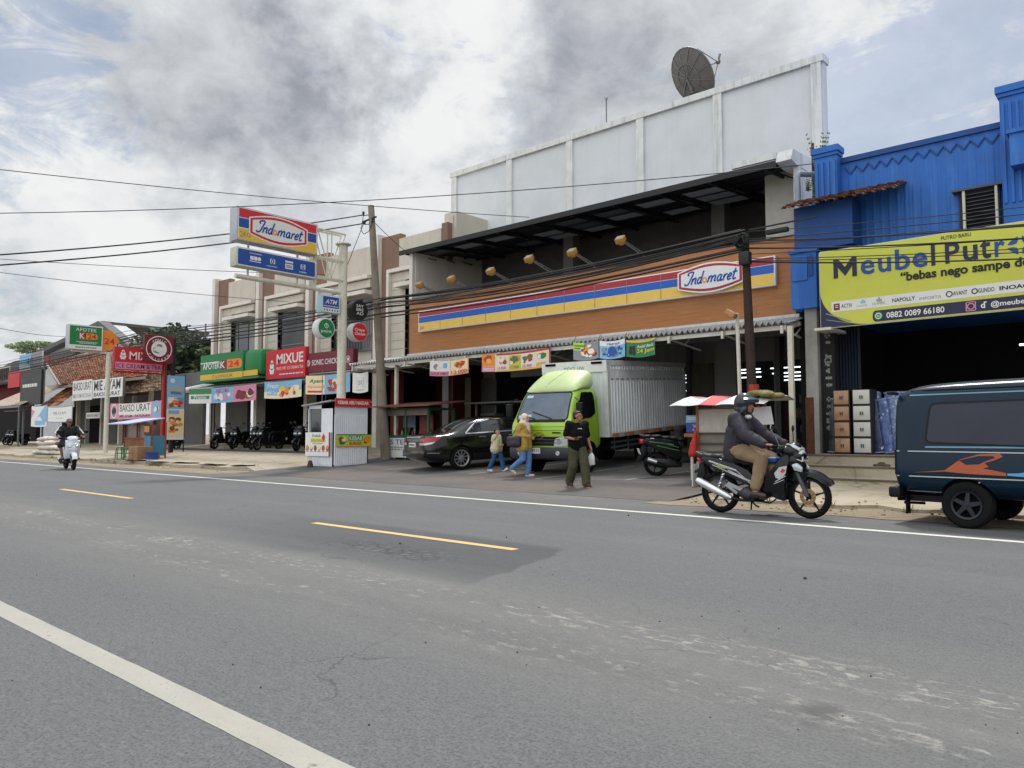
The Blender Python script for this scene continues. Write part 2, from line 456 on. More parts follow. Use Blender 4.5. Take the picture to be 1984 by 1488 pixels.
C3 = lambda n, k: wmath('MULTIPLY', wmath('SUBTRACT', n.outputs['Fac'], .5), k)
puff = wnoise(D0, 5.0, 10, .60, (5.3, 2.1, .7), .5, (1, 1, 1.7))       # heaped cloud forms
puff2 = wnoise(D0, 12.0, 12, .66, (1.7, 8.2, 2), .35, (1, 1, 1.6))
wisp = wnoise(D0, 7.0, 9, .66, (9.1, 4.4, 3), 1.2, (1, 1, 2.6))
gap = total([lump(40, 170, 9, .62), lump(110, 120, 6, .2), lump(1800, 240, 13, .62), lump(1690, 200, 7, .35), lump(1700, 60, 9, .15), lump(20, 640, 6, .25), lump(790, 110, 5, .3), C3(wisp, 2.2), C3(puff2, .9)])
cover = wrng(gap, .22, .8, 1.0, .32)
dark = total([lump(420, 215, 10, .46), lump(560, 200, 9, .38), lump(650, 110, 7, .26), lump(330, 40, 8, .22), lump(700, 250, 6, .15), lump(1080, 120, 9, .38), lump(1000, 190, 6, .15), lump(1350, 50, 10, .22), lump(1250, 130, 6, .2), lump(150, 560, 14, -.2), lump(330, 420, 9, -.15), lump(900, 20, 6, -.3), lump(1250, 10, 6, -.25), lump(740, 330, 7, -.2),
              lump(450, 110, 5, -.5), lump(830, 80, 8, -.4), lump(250, 330, 9, -.3), lump(850, 240, 7, -.25), lump(20, 250, 8, -.25), lump(1560, 60, 8, -.2), C3(puff, 1.75), C3(puff2, 1.25)])
ramp = wn('ShaderNodeValToRGB'); WL.new(wrng(dark, -.55, 1.2, 0, 1, False), ramp.inputs['Fac'])
cr = ramp.color_ramp; cr.elements[0].position = 0.0; cr.elements[0].color = (.82, .825, .825, 1); cr.elements[1].position = 1.0; cr.elements[1].color = (.245, .26, .29, 1)
for p_, c_ in ((.2, (.74, .755, .77, 1)), (.36, (.60, .625, .65, 1)), (.55, (.49, .515, .545, 1)), (.78, (.345, .365, .40, 1))):
    e = cr.elements.new(p_); e.color = c_
# overcast deck: brightest overhead, plus brightness added behind the camera to fill facades
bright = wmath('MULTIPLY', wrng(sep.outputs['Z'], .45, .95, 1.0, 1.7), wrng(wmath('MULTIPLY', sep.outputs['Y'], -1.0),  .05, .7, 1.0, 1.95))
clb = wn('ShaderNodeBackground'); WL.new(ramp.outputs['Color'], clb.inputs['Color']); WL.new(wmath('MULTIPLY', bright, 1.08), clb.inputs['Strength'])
skb = wn('ShaderNodeBackground'); WL.new(sky.outputs[0], skb.inputs['Color']); skb.inputs['Strength'].default_value = .10
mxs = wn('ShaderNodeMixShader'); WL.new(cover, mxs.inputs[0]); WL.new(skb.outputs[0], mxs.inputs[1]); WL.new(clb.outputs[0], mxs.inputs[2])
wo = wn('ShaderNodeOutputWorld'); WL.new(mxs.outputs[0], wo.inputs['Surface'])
sl = bpy.data.lights.new('sun', 'SUN'); sl.energy = 3.0; sl.angle = R(8); sl.color = (1, .96, .9)
so = bpy.data.objects.new('sun', sl); COL.objects.link(so)
sd = Vector((math.cos(SUN_EL) * math.cos(SUN_AZ), math.cos(SUN_EL) * math.sin(SUN_AZ), math.sin(SUN_EL)))
so.rotation_euler = sd.to_track_quat('Z', 'Y').to_euler(); so.location = (0, 0, 30)
SC.view_settings.view_transform = 'Standard'; SC.view_settings.look = 'None'; SC.view_settings.exposure = 0; SC.view_settings.gamma = 1
SC.cycles.max_bounces = 6; SC.cycles.transparent_max_bounces = 12
try: SC.cycles.use_denoising = True
except Exception: pass

# ------------------------------------------------------------------ ground materials
def asphalt(name, tone=.115, worn=True, brown=0.):
    a = Nodes(name)
    big = a.noise(.35, 5, .6); mid = a.noise(2.2, 6, .65, (.35, 1.3, 1)); med = a.noise(17, 6, .75, (.8, 1.3, 1)); fine = a.noise(62, 3, .8); grit = a.noise(190, 2, .6)
    c = a.mix(a.rng(big, .3, .7), gl(tone * .90), gl(tone * 1.10))
    c = a.mix(a.rng(mid, .42, .75, 0, .4), c, (tone * 1.3, tone * 1.28, tone * 1.22, 1))
    c = a.mix(a.rng(med, .30, .52, .50, 0), c, gl(tone * .5)); c = a.mix(a.rng(med, .54, .72, 0, .6), c, (tone * 1.5, tone * 1.48, tone * 1.43, 1))
    c = a.mix(a.rng(fine, .36, .50, .75, 0), c, gl(tone * .32)); c = a.mix(a.rng(fine, .56, .70, 0, .55), c, (tone * 1.75, tone * 1.72, tone * 1.66, 1))
    c = a.mix(a.rng(grit, .60, .72, 0, .5), c, gl(tone * 2.1)); c = a.mix(a.rng(grit, .30, .40, .5, 0), c, gl(tone * .4))
    c = a.mix(a.rng(a.noise(1.1, 6, .7, (1, 1, 1), .8), .64, .8, 0, .35), c, gl(tone * .62))
    if brown: c = a.mix(a.rng(a.noise(.5, 5, .6), .4, .6, 0, brown), c, (.13, .105, .085, 1))
    if worn:
        # the darker repair around the middle dash, sharper at its near end, fading out to the far one
        wob = a.mul(a.mul(a.noise(1.6, 4, .6), -.5, 'ADD'), .4)
        sx = a.new('ShaderNodeSeparateXYZ'); a.L.new(a.pos, sx.inputs[0]); X, Y = sx.outputs['X'], sx.outputs['Y']
        Xw, Yw = a.mul(X, wob, 'ADD'), a.mul(Y, a.mul(wob, .6), 'ADD')
        Xs = a.mul(Xw, a.mul(a.mul(Y, 5.1, 'SUBTRACT'), .28), 'ADD')
        pm_ = a.mul(a.rng(Xs, -10.6, -7.4), a.rng(Xs, -4.58, -4.53, 1, 0)); pm_ = a.mul(pm_, a.mul(a.rng(Yw, 4.25, 4.6), a.rng(Yw, 6.35, 6.55, 1, 0)))
        c = a.mix(a.mul(pm_, .55), c, (.036, .039, .046, 1))
        v1 = a.voro(7.5); cm = a.mul(a.mul(a.rng(X, -7.6, -6.6), a.rng(X, -5.9, -5.2, 1, 0)), a.mul(a.rng(Yw, 4.75, 5.05), a.rng(Yw, 5.2, 5.55, 1, 0)))
        c = a.mix(a.mul(a.mul(a.rng(v1, 0, .09, 1, 0), cm), .95), c, gl(.014)); c = a.mix(a.mul(a.mul(a.rng(v1, .14, .3), cm), a.rng(med, .45, .65, 0, .6)), c, (.20, .185, .155, 1))
        # scraped remains of an old painted line: two ragged tracks along the road in a wide dusty band
        c = a.mix(a.mul(a.band(1, 2.9, 4.7, .45), a.rng(a.noise(1.3, 5, .7, (.18, 1, 1)), .3, .62, .10, .42)), c, (.19, .18, .16, 1))
        for y0, y1, th, am in ((3.28, 3.54, .535, .5), (3.88, 4.22, .52, .52), (3.5, 4.0, .63, .45), (2.0, 2.7, .675, .5), (1.8, 5.5, .725, .45)):
            n = a.noise(6.5, 6, .74, (1.0, 2.1, 1), .5); n2 = a.noise(.7, 3, .5, (1, .2, 1))
            k = a.mul(a.band(1, y0, y1, .16), a.rng(a.mul(n, a.mul(a.mul(n2, .5, 'SUBTRACT'), .3), 'ADD'), th + .03, th + .10))
            c = a.mix(a.mul(k, a.mul(a.rng(fine, .3, .6, .55, 1.1), am)), c, (.40, .375, .315, 1))
        for y0, y1 in ((7.1, 7.7), (8.7, 9.3)):
            c = a.mix(a.mul(a.band(1, y0, y1, .35), .22), c, (tone * 1.3, tone * 1.32, tone * 1.36, 1))
        c = a.mix(a.mul(a.rng(Y, 10.6, 12.0), a.rng(a.noise(1.4, 5, .7), .4, .65, .1, .6)), c, (.19, .17, .14, 1))
    if worn:
        for y0, y1 in ((2.9, 3.5), (7.0, 7.8), (8.6, 9.3)): c = a.mix(a.mul(a.band(1, y0, y1, .3), a.rng(a.noise(.8, 5, .7, (.25, 2.5, 1)), .45, .75, 0, .35)), c, (.060, .060, .062, 1))
        oil = a.noise(.9, 6, .62, (.6, 1, 1), 1.0); c = a.mix(a.mul(a.rng(oil, .66, .74), .5), c, (.045, .044, .043, 1))
    c = a.mix(1.0, c, (.975, 1.0, 1.045, 1), 'MULTIPLY')
    # hairline cracks
    wp = a.new('ShaderNodeVectorMath', operation='ADD'); nn = a.new('ShaderNodeTexNoise'); a.val(nn, 'Scale', 2.5); a.val(nn, 'Detail', 4); a.L.new(a.pos, nn.inputs['Vector']); sc_ = a.new('ShaderNodeVectorMath', operation='SCALE'); a.val(sc_, 'Scale', .5); a.L.new(nn.outputs['Color'], sc_.inputs[0]); a.L.new(a.pos, wp.inputs[0]); a.L.new(sc_.outputs[0], wp.inputs[1])
    v = a.voro(.8, vec=wp.outputs[0]); n3 = a.noise(.7, 4, .6)
    c = a.mix(a.mul(a.mul(a.rng(v, 0, .009, 1, 0), a.rng(n3, .52, .62)), .6), c, gl(tone * .3))
    a.val(a.b, 'Base Color', c); a.val(a.b, 'Roughness', a.rng(mid, .3, .7, .72, .9)); a.val(a.b, 'Specular IOR Level', .35)
    a.bump(a.mul(fine, a.mul(med, 1.2), 'ADD'), .45, .008)
    return a.m
def concrete(name, rgb=(150, 142, 125), stain=.6, sc=1.):
    a = Nodes(name); b = lin(rgb)[:3]
    big = a.noise(.8 * sc, 6, .65); st = a.noise(1.6 * sc, 7, .7, (1, .5, 1), .6); fine = a.noise(60, 3, .6)
    c = a.mix(a.rng(big, .3, .7), tuple(x * .82 for x in b) + (1,), tuple(x * 1.12 for x in b) + (1,))
    c = a.mix(a.rng(st, .5, .72, 0, stain), c, (b[0] * .42, b[1] * .40, b[2] * .38, 1))
    c = a.mix(a.rng(fine, .5, .75, 0, .3), c, tuple(x * .6 for x in b) + (1,))
    v = a.voro(.5, 'DISTANCE_TO_EDGE')
    c = a.mix(a.mul(a.rng(v, 0, .014, 1, 0), .6), c, tuple(x * .3 for x in b) + (1,))
    a.val(a.b, 'Base Color', c); a.val(a.b, 'Roughness', .85); a.bump(a.mul(fine, st, 'ADD'), .5, .012)
    return a.m
def paint(name, rgb, tone=.12, wear=.5):
    a = Nodes(name)
    n = a.noise(22, 5, .7); n2 = a.noise(3.2, 5, .65, (.6, 2, 1)); fine = a.noise(120, 2, .6)
    k = a.rng(a.mul(a.mul(n, .55), a.mul(n2, .45), 'ADD'), wear - .05, wear + .05, 1, 0)
    pit = a.noise(34, 4, .75); k = a.mul(k, a.rng(pit, .27, .36, 1, 0), 'MAXIMUM')
    b = lin(rgb)
    p = a.mix(a.rng(n2, .3, .7, 0, .35), b, tuple(x * .62 for x in b[:3]) + (1,))
    p = a.mix(a.rng(fine, .55, .75, 0, .3), p, gl(tone))
    a.val(a.b, 'Base Color', a.mix(k, p, gl(tone))); a.val(a.b, 'Roughness', .75); a.bump(fine, .3, .004)
    return a.m
M_road = asphalt('asphalt', .112)
M_court = asphalt('forecourt_asphalt', .09, False, .8)
M_conc = concrete('apron_concrete', (158, 149, 130), .75)
M_conc2 = concrete('slab_concrete', (166, 155, 134), .7)
M_dirt = concrete('dirt', (135, 122, 100), .5, .6)

def sheet(name, x0, x1, ys, off, m, zf=G, nx=1, jag=0.):
    mb = MB(); k = len(ys)
    for i in range(nx + 1):
        x = x0 + (x1 - x0) * i / nx
        mb.v += [(x, y + (random.uniform(-jag, jag) if jag and j == 0 else 0), zf(y) + off) for j, y in enumerate(ys)]
    for i in range(nx):
        for j in range(k - 1): mb.f.append((i * k + j, (i + 1) * k + j, (i + 1) * k + j + 1, i * k + j + 1)); mb.m.append(0)
    return struct(mb.build(name, m, angle=10))
sheet('ground', -500, 500, [-500, -20, 12, 22, 40, 900], -.035, M_dirt)
sheet('road', -400, 300, [-5.5, 0, 4, 8, 12.0], 0.0, M_road)
sheet('forecourt', -21.9, -7.0, [11.995, 13, 15, 17, 19, 22, 23.1], .004, M_court)
sheet('road_shoulder', -400, -21.95, [11.2, 12.4], .004, M_dirt, lambda y: .0, 240, .12)
sheet('gravel_verge', -7.2, 60, [11.55, 12.8], .006, M_dirt, lambda y: 0, 120, .10)

# painted lines
M_white = paint('white_road_paint', (206, 204, 194), .13, .31)
M_white2 = paint('old_white_road_paint', (158, 156, 147), .11, .37)
M_yellow = paint('yellow_road_paint', (204, 176, 112), .13, .345)
def strip(name, x0, x1, y0, y1, m, off=.002, n=60):
    mb = MB()
    for i in range(n + 1):
        x = x0 + (x1 - x0) * i / n
        mb.v += [(x, y0 + random.uniform(-.002, .002), G(y0) + off), (x, y1 + random.uniform(-.002, .002), G(y1) + off)]
    for i in range(n): mb.f.append((2 * i, 2 * i + 2, 2 * i + 3, 2 * i + 1)); mb.m.append(0)
    return struct(mb.build(name, m, angle=10))
strip('edge_line', -300, 120, 10.12, 10.26, M_white, n=900)
strip('edge_line', -60, 40, 1.612, 1.755, M_white2, n=700)
for k in range(-6, 3):
    x = -8.94 + 9.47 * k; strip('centre_dash', x, x + 3.62, 5.99, 6.11, M_yellow, .002)
# loose stones and chippings on the carriageway
mb = MB(); g = random.Random(4)
for i in range(200):
    x, y = g.uniform(-9, 1.5), g.uniform(.6, 5.2) if i % 3 else g.uniform(5, 10)
    r_ = g.choice((.0025, .003, .004, .006) if i % 66 else (.012, .016))
    mb.ball((x, y, r_ * .5), (r_, r_ * g.uniform(.6, 1), r_ * .7), 5)
o = mb.build('gravel', mat('loose_stone', (70, 68, 64), .9, var=.3, scale=9)); o['kind'] = 'stuff'

# left apron: a cracked concrete slab slightly above the road
def slab(name, x0, x1, y0, y1, up, m, n=40, jag=.12, drop=.25):
    mb = MB(); g = random.Random(len(name)); L = []
    for i in range(n + 1):
        x = x0 + (x1 - x0) * i / n; ya = y0 + g.uniform(-jag, jag)
        ys = [ya, ya + .05, (ya + y1) / 2, y1]; u_ = -.02 if i in (0, n) else up; z = [G(ya) - drop, G(ya) + u_, G((ya + y1) / 2) + u_, G(y1) + u_]
        L.append([(x, a_, b_) for a_, b_ in zip(ys, z)])
    mb.loft(L, cap=False); mb.f = [f for f in mb.f if not (f[0] % 4 == 3 or f[1] % 4 == 0)]; mb.m = [0] * len(mb.f)
    return struct(mb.build(name, m, angle=30, recalc=False))
slab('pavement', -75, -22.0, 12.7, 21.5, .075, M_conc, 60, .22)
mb = MB()
for x, y, r_ in ((-27.5, 13.1, .9), (-29.3, 12.9, .7), (-31.5, 13.0, 1.0), (-25.2, 13.0, .8), (-23.6, 13.2, .6)):
    mb.add([(x + r_ * math.cos(t * .7) * g.uniform(.7, 1.2), y + .35 * math.sin(t * .7) * g.uniform(.7, 1.2), G(13.0) + .12 + (.02 if t % 2 else 0)) for t in range(9)], [tuple(range(9))])
struct(mb.build('broken_pavement', M_conc2))
# right: slab and the steps up to the furniture shop
slab('pavement', -6.6, 12, 12.75, 15.7, .02, M_conc2, 40, .18)
mb = MB()
mb.box(-7.3, 15.6, 0, 12, 16.45, .32); mb.box(-7.35, 16.4, 0, 12, 17.2, .53); mb.box(-7.9, 17.15, 0, 12, 27, .74)
st_ = mb.build('steps', M_conc2); struct(st_)
mb = MB()
mb.box(-7.32, 15.585, .285, 12, 15.6, .325); mb.box(-7.37, 16.385, .5, 12, 16.4, .535); mb.box(-7.92, 17.135, .71, 12, 17.15, .745)
struct(mb.build('step_edge', mat('dark_concrete', (95, 88, 76), .9, var=.3)))
# store plinth and parking lines
mb = MB(); mb.box(-22, 22.2, .3, -7.9, 30, .72); struct(mb.build('store_floor', mat('store_tiles', (120, 116, 108), .4, var=.1)))
for p0, p1 in (((-11.7, 14.0), (-11.2, 17.5)), ((-9.6, 14.6), (-8.8, 18.5)), ((-14.2, 14.3), (-13.6, 18)), ((-17.6, 14.2), (-16.9, 18)), ((-11.7, 14.0), (-7.8, 15.2))):
    mb = MB(); a_, b_ = Vector((*p0, G(p0[1]) + .009)), Vector((*p1, G(p1[1]) + .009)); d_ = (b_ - a_).cross(Vector((0, 0, 1))).normalized() * .04
    mb.quad(a_ - d_, b_ - d_, b_ + d_, a_ + d_); struct(mb.build('parking_line', M_white2))

# broken edges: gravel and tufts where the asphalt meets the pavement
mb = MB(); g = random.Random(21)
for i in range(900):
    x = g.uniform(-7, 4) if i % 2 else g.uniform(-60, -22); y = 12.45 + g.gauss(0, .38)
    if i % 5 == 0: x = g.uniform(-21.5, -7.2); y = g.uniform(12.4, 16)
    r_ = g.choice((.006, .009, .012, .016, .024)) * (1 if i % 5 else .6); mb.ball((x, y, G(y) + r_ * .4 + (.03 if y > 12.75 and (x > -6.6 or x < -22) else 0)), (r_, r_ * g.uniform(.6, 1), r_ * .6), 5, g.randrange(3))
o = mb.build('gravel', [mat('pale_stone', (150, 140, 122), .9), mat('brown_stone', (104, 92, 76), .9), mat('grey_stone', (122, 118, 110), .9)]); o['kind'] = 'stuff'
mb = MB()
for i in range(60):
    x, y = (g.uniform(-58, -23), 12.75 + g.gauss(0, .12)) if i % 3 else (g.uniform(-6.6, 3), g.choice((12.7, 15.55, 16.37)) + g.gauss(0, .03))
    zb = G(y) + (.0 if y < 15 else (.0 if y < 16 else .3))
    for k in range(14):
        a_ = g.uniform(0, 6.28); l_ = g.uniform(.05, .16); d_ = Vector((math.cos(a_) * .6, math.sin(a_) * .6, 1)) * l_; n_ = Vector((-math.sin(a_), math.cos(a_), 0)) * .006; p_ = Vector((x + g.gauss(0, .05), y + g.gauss(0, .03), zb)); mb.add([p_ - n_, p_ + n_, p_ + d_], [(0, 1, 2)], g.randrange(2))
o = mb.build('grass', [mat('tuft_green', (86, 96, 52), .8), mat('tuft_dry', (140, 128, 84), .8)], recalc=False); o['kind'] = 'stuff'
# ------------------------------------------------------------------ building materials
W_wall = mat('white_render', (208, 212, 215), .85, var=.08, scale=.7, streak=.10, bump=.15, bscale=40)
W_trim = mat('weathered_white_trim', (216, 218, 216), .85, var=.15, scale=1.6, streak=.6, dirt=(70, 68, 62), bump=.2)
W_cream = mat('cream_render', (196, 190, 176), .85, var=.1, scale=1.2, streak=.3, dirt=(120, 110, 95))
W_brown = mat('brown_render', (132, 106, 92), .85, var=.12, scale=1.0, streak=.3, dirt=(80, 62, 52))
W_white = mat('white_paint', (214, 208, 198), .7, var=.1, scale=2, streak=.25, dirt=(140, 130, 115))
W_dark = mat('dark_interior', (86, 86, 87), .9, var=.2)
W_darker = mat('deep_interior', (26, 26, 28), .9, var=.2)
W_grey = mat('grey_render', (150, 150, 146), .9, var=.15, scale=1.2, streak=.4)
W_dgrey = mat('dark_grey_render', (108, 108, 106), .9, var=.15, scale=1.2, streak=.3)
W_blue = mat('blue_paint', (32, 98, 178), .62, var=.25, scale=1.1, streak=.5, dirt=(84, 140, 196), bump=.15, bscale=30)
W_blue2 = mat('dark_blue_paint', (20, 68, 132), .65, var=.2, scale=1.4, streak=.3, dirt=(40, 88, 140))
S_white = mat('white_steel', (205, 203, 190), .5, var=.15, scale=5, streak=.3, dirt=(130, 110, 80))
S_cream = mat('cream_steel', (206, 203, 184), .5, var=.12, scale=5, streak=.3, dirt=(150, 120, 80))
S_black = mat('black_steel', (22, 23, 26), .6, var=.2)
S_grey = mat('grey_steel', (120, 122, 124), .5, .4, var=.2, scale=6)
S_galv = mat('galvanised_sheet', (178, 182, 182), .5, .25, var=.22, scale=2.5, streak=.45, dirt=(100, 92, 80))
S_rust = mat('rusty_steel', (92, 62, 46), .8, .2, var=.4, scale=6, streak=.6, dirt=(50, 34, 28))
GLASS = mat('window_glass', (20, 24, 28), .08, spec=.7, var=.1)
CONC = mat('pole_concrete', (128, 120, 106), .9, var=.25, scale=3, streak=.5, bump=.3, bscale=30)
SHUT = mat('olive_shutter', (112, 106, 82), .6, .1, var=.15, scale=3, streak=.4)
TILE = mat('clay_tile', (138, 86, 62), .85, var=.5, scale=3.0, bump=.3, bscale=25)
TILE2 = mat('mossy_clay_tile', (104, 74, 56), .9, var=.5, scale=2.0, bump=.3, bscale=25)
TILE3 = mat('bright_clay_tile', (172, 116, 84), .85, var=.35, scale=5)
WOODP = None
def wood_cladding():
    a = Nodes('orange_wood_cladding')
    sx = a.new('ShaderNodeSeparateXYZ'); a.L.new(a.pos, sx.inputs[0])
    row = a.mul(a.mul(sx.outputs['Z'], 8.0), 0, 'ADD'); fr = a.mul(row, 1.0, 'FRACT'); fl = a.mul(row, 0, 'FLOOR')
    cb = a.new('ShaderNodeCombineXYZ'); a.val(cb, 0, a.mul(a.mul(sx.outputs['X'], .35), a.mul(fl, 3.7), 'ADD')); a.val(cb, 1, fl)
    wn_ = a.new('ShaderNodeTexWhiteNoise', noise_dimensions='1D'); a.L.new(fl, wn_.inputs['W'])
    g = a.noise(3.0, 6, .65, (.5, 1, 9))
    c = a.mix(a.rng(g, .3, .7), (.31, .112, .027, 1), (.45, .185, .05, 1))
    c = a.mix(a.mul(wn_.outputs['Value'], .22), c, (.26, .10, .035, 1))
    seam = a.rng(fr, .0, .07, 1, 0); c = a.mix(a.mul(seam, .7), c, (.08, .035, .015, 1))
    st = a.noise(1.0, 6, .7, (2.2, 2.2, .25)); c = a.mix(a.rng(st, .58, .75, 0, .3), c, (.16, .09, .05, 1))
    a.val(a.b, 'Base Color', c); a.val(a.b, 'Roughness', .5); a.bump(fr, .3, .006)
    return a.m
M_wood = wood_cladding()

def corrugated(mb, x0, x1, ya, za, yb, zb, pitch=.15, amp=.022, m=0, t=0):
    n = int((x1 - x0) / pitch * 4); L0 = []
    for y, z in ((ya, za), (yb, zb)):
        L0.append([(x0 + (x1 - x0) * i / n, y, z + amp * math.sin(i * math.pi / 2)) for i in range(n + 1)])
    o = len(mb.v); k = n + 1; mb.v += L0[0] + L0[1]
    for i in range(n): mb.f.append((o + i, o + i + 1, o + k + i + 1, o + k + i)); mb.m.append(m)
    return mb
def tiled(mb, e0, e1, r1, r0, pitch=.24, course=.3, seed=1, amp=.05, ms=(0, 1, 2)):
    """a roof plane of pantiles; e0,e1 eave ends, r1,r0 ridge ends"""
    e0, e1, r1, r0 = map(Vector, (e0, e1, r1, r0)); g = random.Random(seed)
    W_ = (e1 - e0).length; Ls = ((r0 - e0).length + (r1 - e1).length) / 2; nx = max(2, int(W_ / pitch)); ny = max(2, int(Ls / course))
    nrm = (e1 - e0).cross(r0 - e0).normalized()
    if nrm.z < 0: nrm = -nrm
    def P(u, v): return e0 * (1 - u) * (1 - v) + e1 * u * (1 - v) + r1 * u * v + r0 * (1 - u) * v
    for j in range(ny):
        for i in range(nx):
            u0, u1, um = i / nx, (i + 1) / nx, (i + .5) / nx; v0, v1 = j / ny, (j + 1.12) / ny
            h = g.uniform(-.012, .012); dv = g.uniform(-.02, .02) / ny
            lo = [P(u, v0 + dv) + nrm * (z + .045 + h) for u, z in ((u0, 0), ((u0 + um) / 2, amp), ((um + u1) / 2, amp * .8), (u1, -.01))]
            hi = [P(u, min(v1, 1)) + nrm * (z + h) for u, z in ((u0, 0), ((u0 + um) / 2, amp), ((um + u1) / 2, amp * .8), (u1, -.01))]
            bt = [p - nrm * .03 for p in lo]
            mb.add(lo + hi + bt, [(0, 1, 5, 4), (1, 2, 6, 5), (2, 3, 7, 6), (8, 9, 1, 0), (9, 10, 2, 1), (10, 11, 3, 2)], g.choices(ms, (5, 3, 2))[0])
    return mb

# ------------------------------------------------------------------ the supermarket
ST = thing('store_building', 'wide two storey supermarket with tall white rear wall, orange fascia and open upper gallery', 'store', (-14.7, 23, .6))
mb = MB()
XL, XR = -24.05, -7.95; TOP = 12.62
mb.box(XL, 23.12, 8.0, XR, 23.4, TOP - .02)
mb.build('rear_wall', W_wall, ST, True)
pil = [XL + .2] + [at(px, 400, 23).x for px in (985, 1102, 1240, 1392)] + [XR - .2]
mb = MB()
for i, x in enumerate(pil):
    mb.box(x - .15, 23.02, 8.0, x + .15, 23.2, TOP - .2)
mb.box(XL - .04, 23.0, TOP - .2, XR + .04, 23.5, TOP + .02)
mb.build('coping', W_trim, ST, True)
mb = MB()                                   # upper gallery: side wall, slab, back wall, columns
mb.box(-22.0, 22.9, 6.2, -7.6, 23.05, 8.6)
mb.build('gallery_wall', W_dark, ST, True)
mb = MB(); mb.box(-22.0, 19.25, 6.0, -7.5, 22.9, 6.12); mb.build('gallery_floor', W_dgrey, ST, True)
for px in (832, 1107, 1397):
    x = at(px, 470, 22).x; mb = MB(); mb.box(x - .22, 21.8, 6.12, x + .22, 22.2, 8.4); mb.build('column', W_dgrey, ST, True)
mb = MB(); mb.box(-22.15, 19.25, 6.15, -22.0, 23.0, 8.1); mb.box(-22.2, 19.1, 6.15, -22.02, 19.25, 8.1); mb.build('side_wall', W_white, ST, True)
mb = MB(); a = at(1482, 360, 20.2); mb.box(a.x, 20.2, 6.1, -7.62, 20.4, 8.3); mb.box(-7.75, 20.4, 6.1, -7.6, 23.0, 8.3); mb.build('side_wall', mat('pale_render', (190, 188, 180), .9, streak=.3), ST, True)
# concrete eave end
mb = MB(); mb.prism([(18.9, 8.12), (19.02, 8.42), (22.9, 8.66), (22.9, 8.3), (19.4, 8.05)], -7.75, -7.35, 'X'); mb.box(-9.0, 18.98, 8.26, -7.76, 19.08, 8.42)
mb.box(-7.5, 19.4, 7.2, -7.35, 22.9, 8.05)
mb.build('eave_end', W_trim, ST, True)
# gallery roof: dark frame with dull translucent sheets
RF = MB(); RF.quad((-22.6, 19.0, 8.12), (-7.76, 19.0, 8.2), (-7.76, 22.95, 8.52), (-22.6, 22.95, 8.46)); rf = RF.build('gallery_roof', mat('dark_roof_sheet', (34, 35, 38), .6, var=.2), ST, True)
mb = MB(); mb.box(-22.62, 18.94, 8.03, -7.76, 19.0, 8.2)
for i in range(10):
    x = -22.3 + i * 1.58; mb.bar((x, 19.02, 8.06), (x, 22.9, 8.36), .06, .1)
    for y in (19.6, 20.6, 21.6):
        mb.bar((x, y, 8.09 + (y - 19) * .08), (x + .5, y + .5, 7.86 + (y - 19) * .08), .03, .03); mb.bar((x + .5, y + .5, 7.86 + (y - 19) * .08), (x, y + 1, 8.13 + (y - 19) * .08), .03, .03)
for y in (19.5, 20.3, 21.1, 21.9, 22.6): mb.bar((-22.5, y, 8.10 + (y - 19) * .08), (-7.8, y, 8.15 + (y - 19) * .08), .05, .05)
rfm = mb.build('roof_frame', S_black, ST, True)
mb = MB(); g = random.Random(5)
for i in range(9):
    for j in range(3):
        if g.random() < .75:
            x0 = -21.9 + i * 1.58; y0 = 19.62 + j * .8
            mb.quad((x0, y0, 8.06 + (y0 - 19) * .08), (x0 + 1.2, y0, 8.06 + (y0 - 19) * .08), (x0 + 1.2, y0 + .6, 8.10 + (y0 - 19) * .08), (x0, y0 + .6, 8.10 + (y0 - 19) * .08), g.randrange(2))
mb.build('roof_light', [mat('translucent_sheet', (120, 124, 130), .6, emit=.05), mat('translucent_sheet_dark', (74, 77, 84), .6, emit=.03)], ST, True)  # faint glow put into the sheets for light coming through
# fascia
mb = MB(); mb.box(-22.05, 19.0, 4.17, -7.36, 19.22, 6.17); mb.build('fascia', M_wood, ST, True)
mb = MB(); mb.box(-22.07, 18.985, 6.17, -7.34, 19.24, 6.21); mb.build('fascia_cap', S_black, ST, True)
# ground floor
mb = MB()
zf = .72
def wall_x(px): return at(px, 760, 23).x
op = [(-21.6, -20.5), (wall_x(1316), wall_x(1338)), (wall_x(1425), wall_x(1500)), (wall_x(1508), -8.1), (wall_x(960), wall_x(1130))]
op.sort(); xs = -22.0
for a0, a1 in op:
    if a0 > xs + .02: mb.box(xs, 23.0, zf, a0, 23.25, 4.2)
    mb.box(a0, 23.0, 3.45, a1, 23.25, 4.2); xs = a1
mb.box(xs, 23.0, zf, -7.6, 23.25, 4.2)
mb.build('shopfront', W_grey, ST, True)
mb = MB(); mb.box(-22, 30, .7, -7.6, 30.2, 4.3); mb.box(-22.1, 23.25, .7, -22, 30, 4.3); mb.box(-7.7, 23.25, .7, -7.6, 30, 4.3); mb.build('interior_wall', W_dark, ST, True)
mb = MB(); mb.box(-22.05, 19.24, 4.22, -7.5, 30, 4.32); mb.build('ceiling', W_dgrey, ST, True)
mb = MB(); mb.box(-22.05, 19.26, 3.72, -7.6, 19.5, 4.2); mb.build('lintel_beam', W_dgrey, ST, True)
tube_m = mat('lit_tube', (225, 240, 245), .3, emit=2.6, var=0)
for k, (px, py, L_) in enumerate(((1449, 716, .9), (1451, 722, .9), (1452, 731, .9), (1330, 727, .5), (1330, 733, .5), (1330, 741, .5), (1331, 757, .45), (1526, 712, 1.3), (1530, 722, 1.2), (1531, 729, 1.1), (1533, 736, 1.0))):
    p = at(px, py, 25.5 + (k % 4) * .8); mb = MB(); mb.tube([(p.x - L_ / 2, p.y, p.z), (p.x + L_ / 2, p.y, p.z)], .022, 8); mb.build('light_tube', tube_m, ST, True)
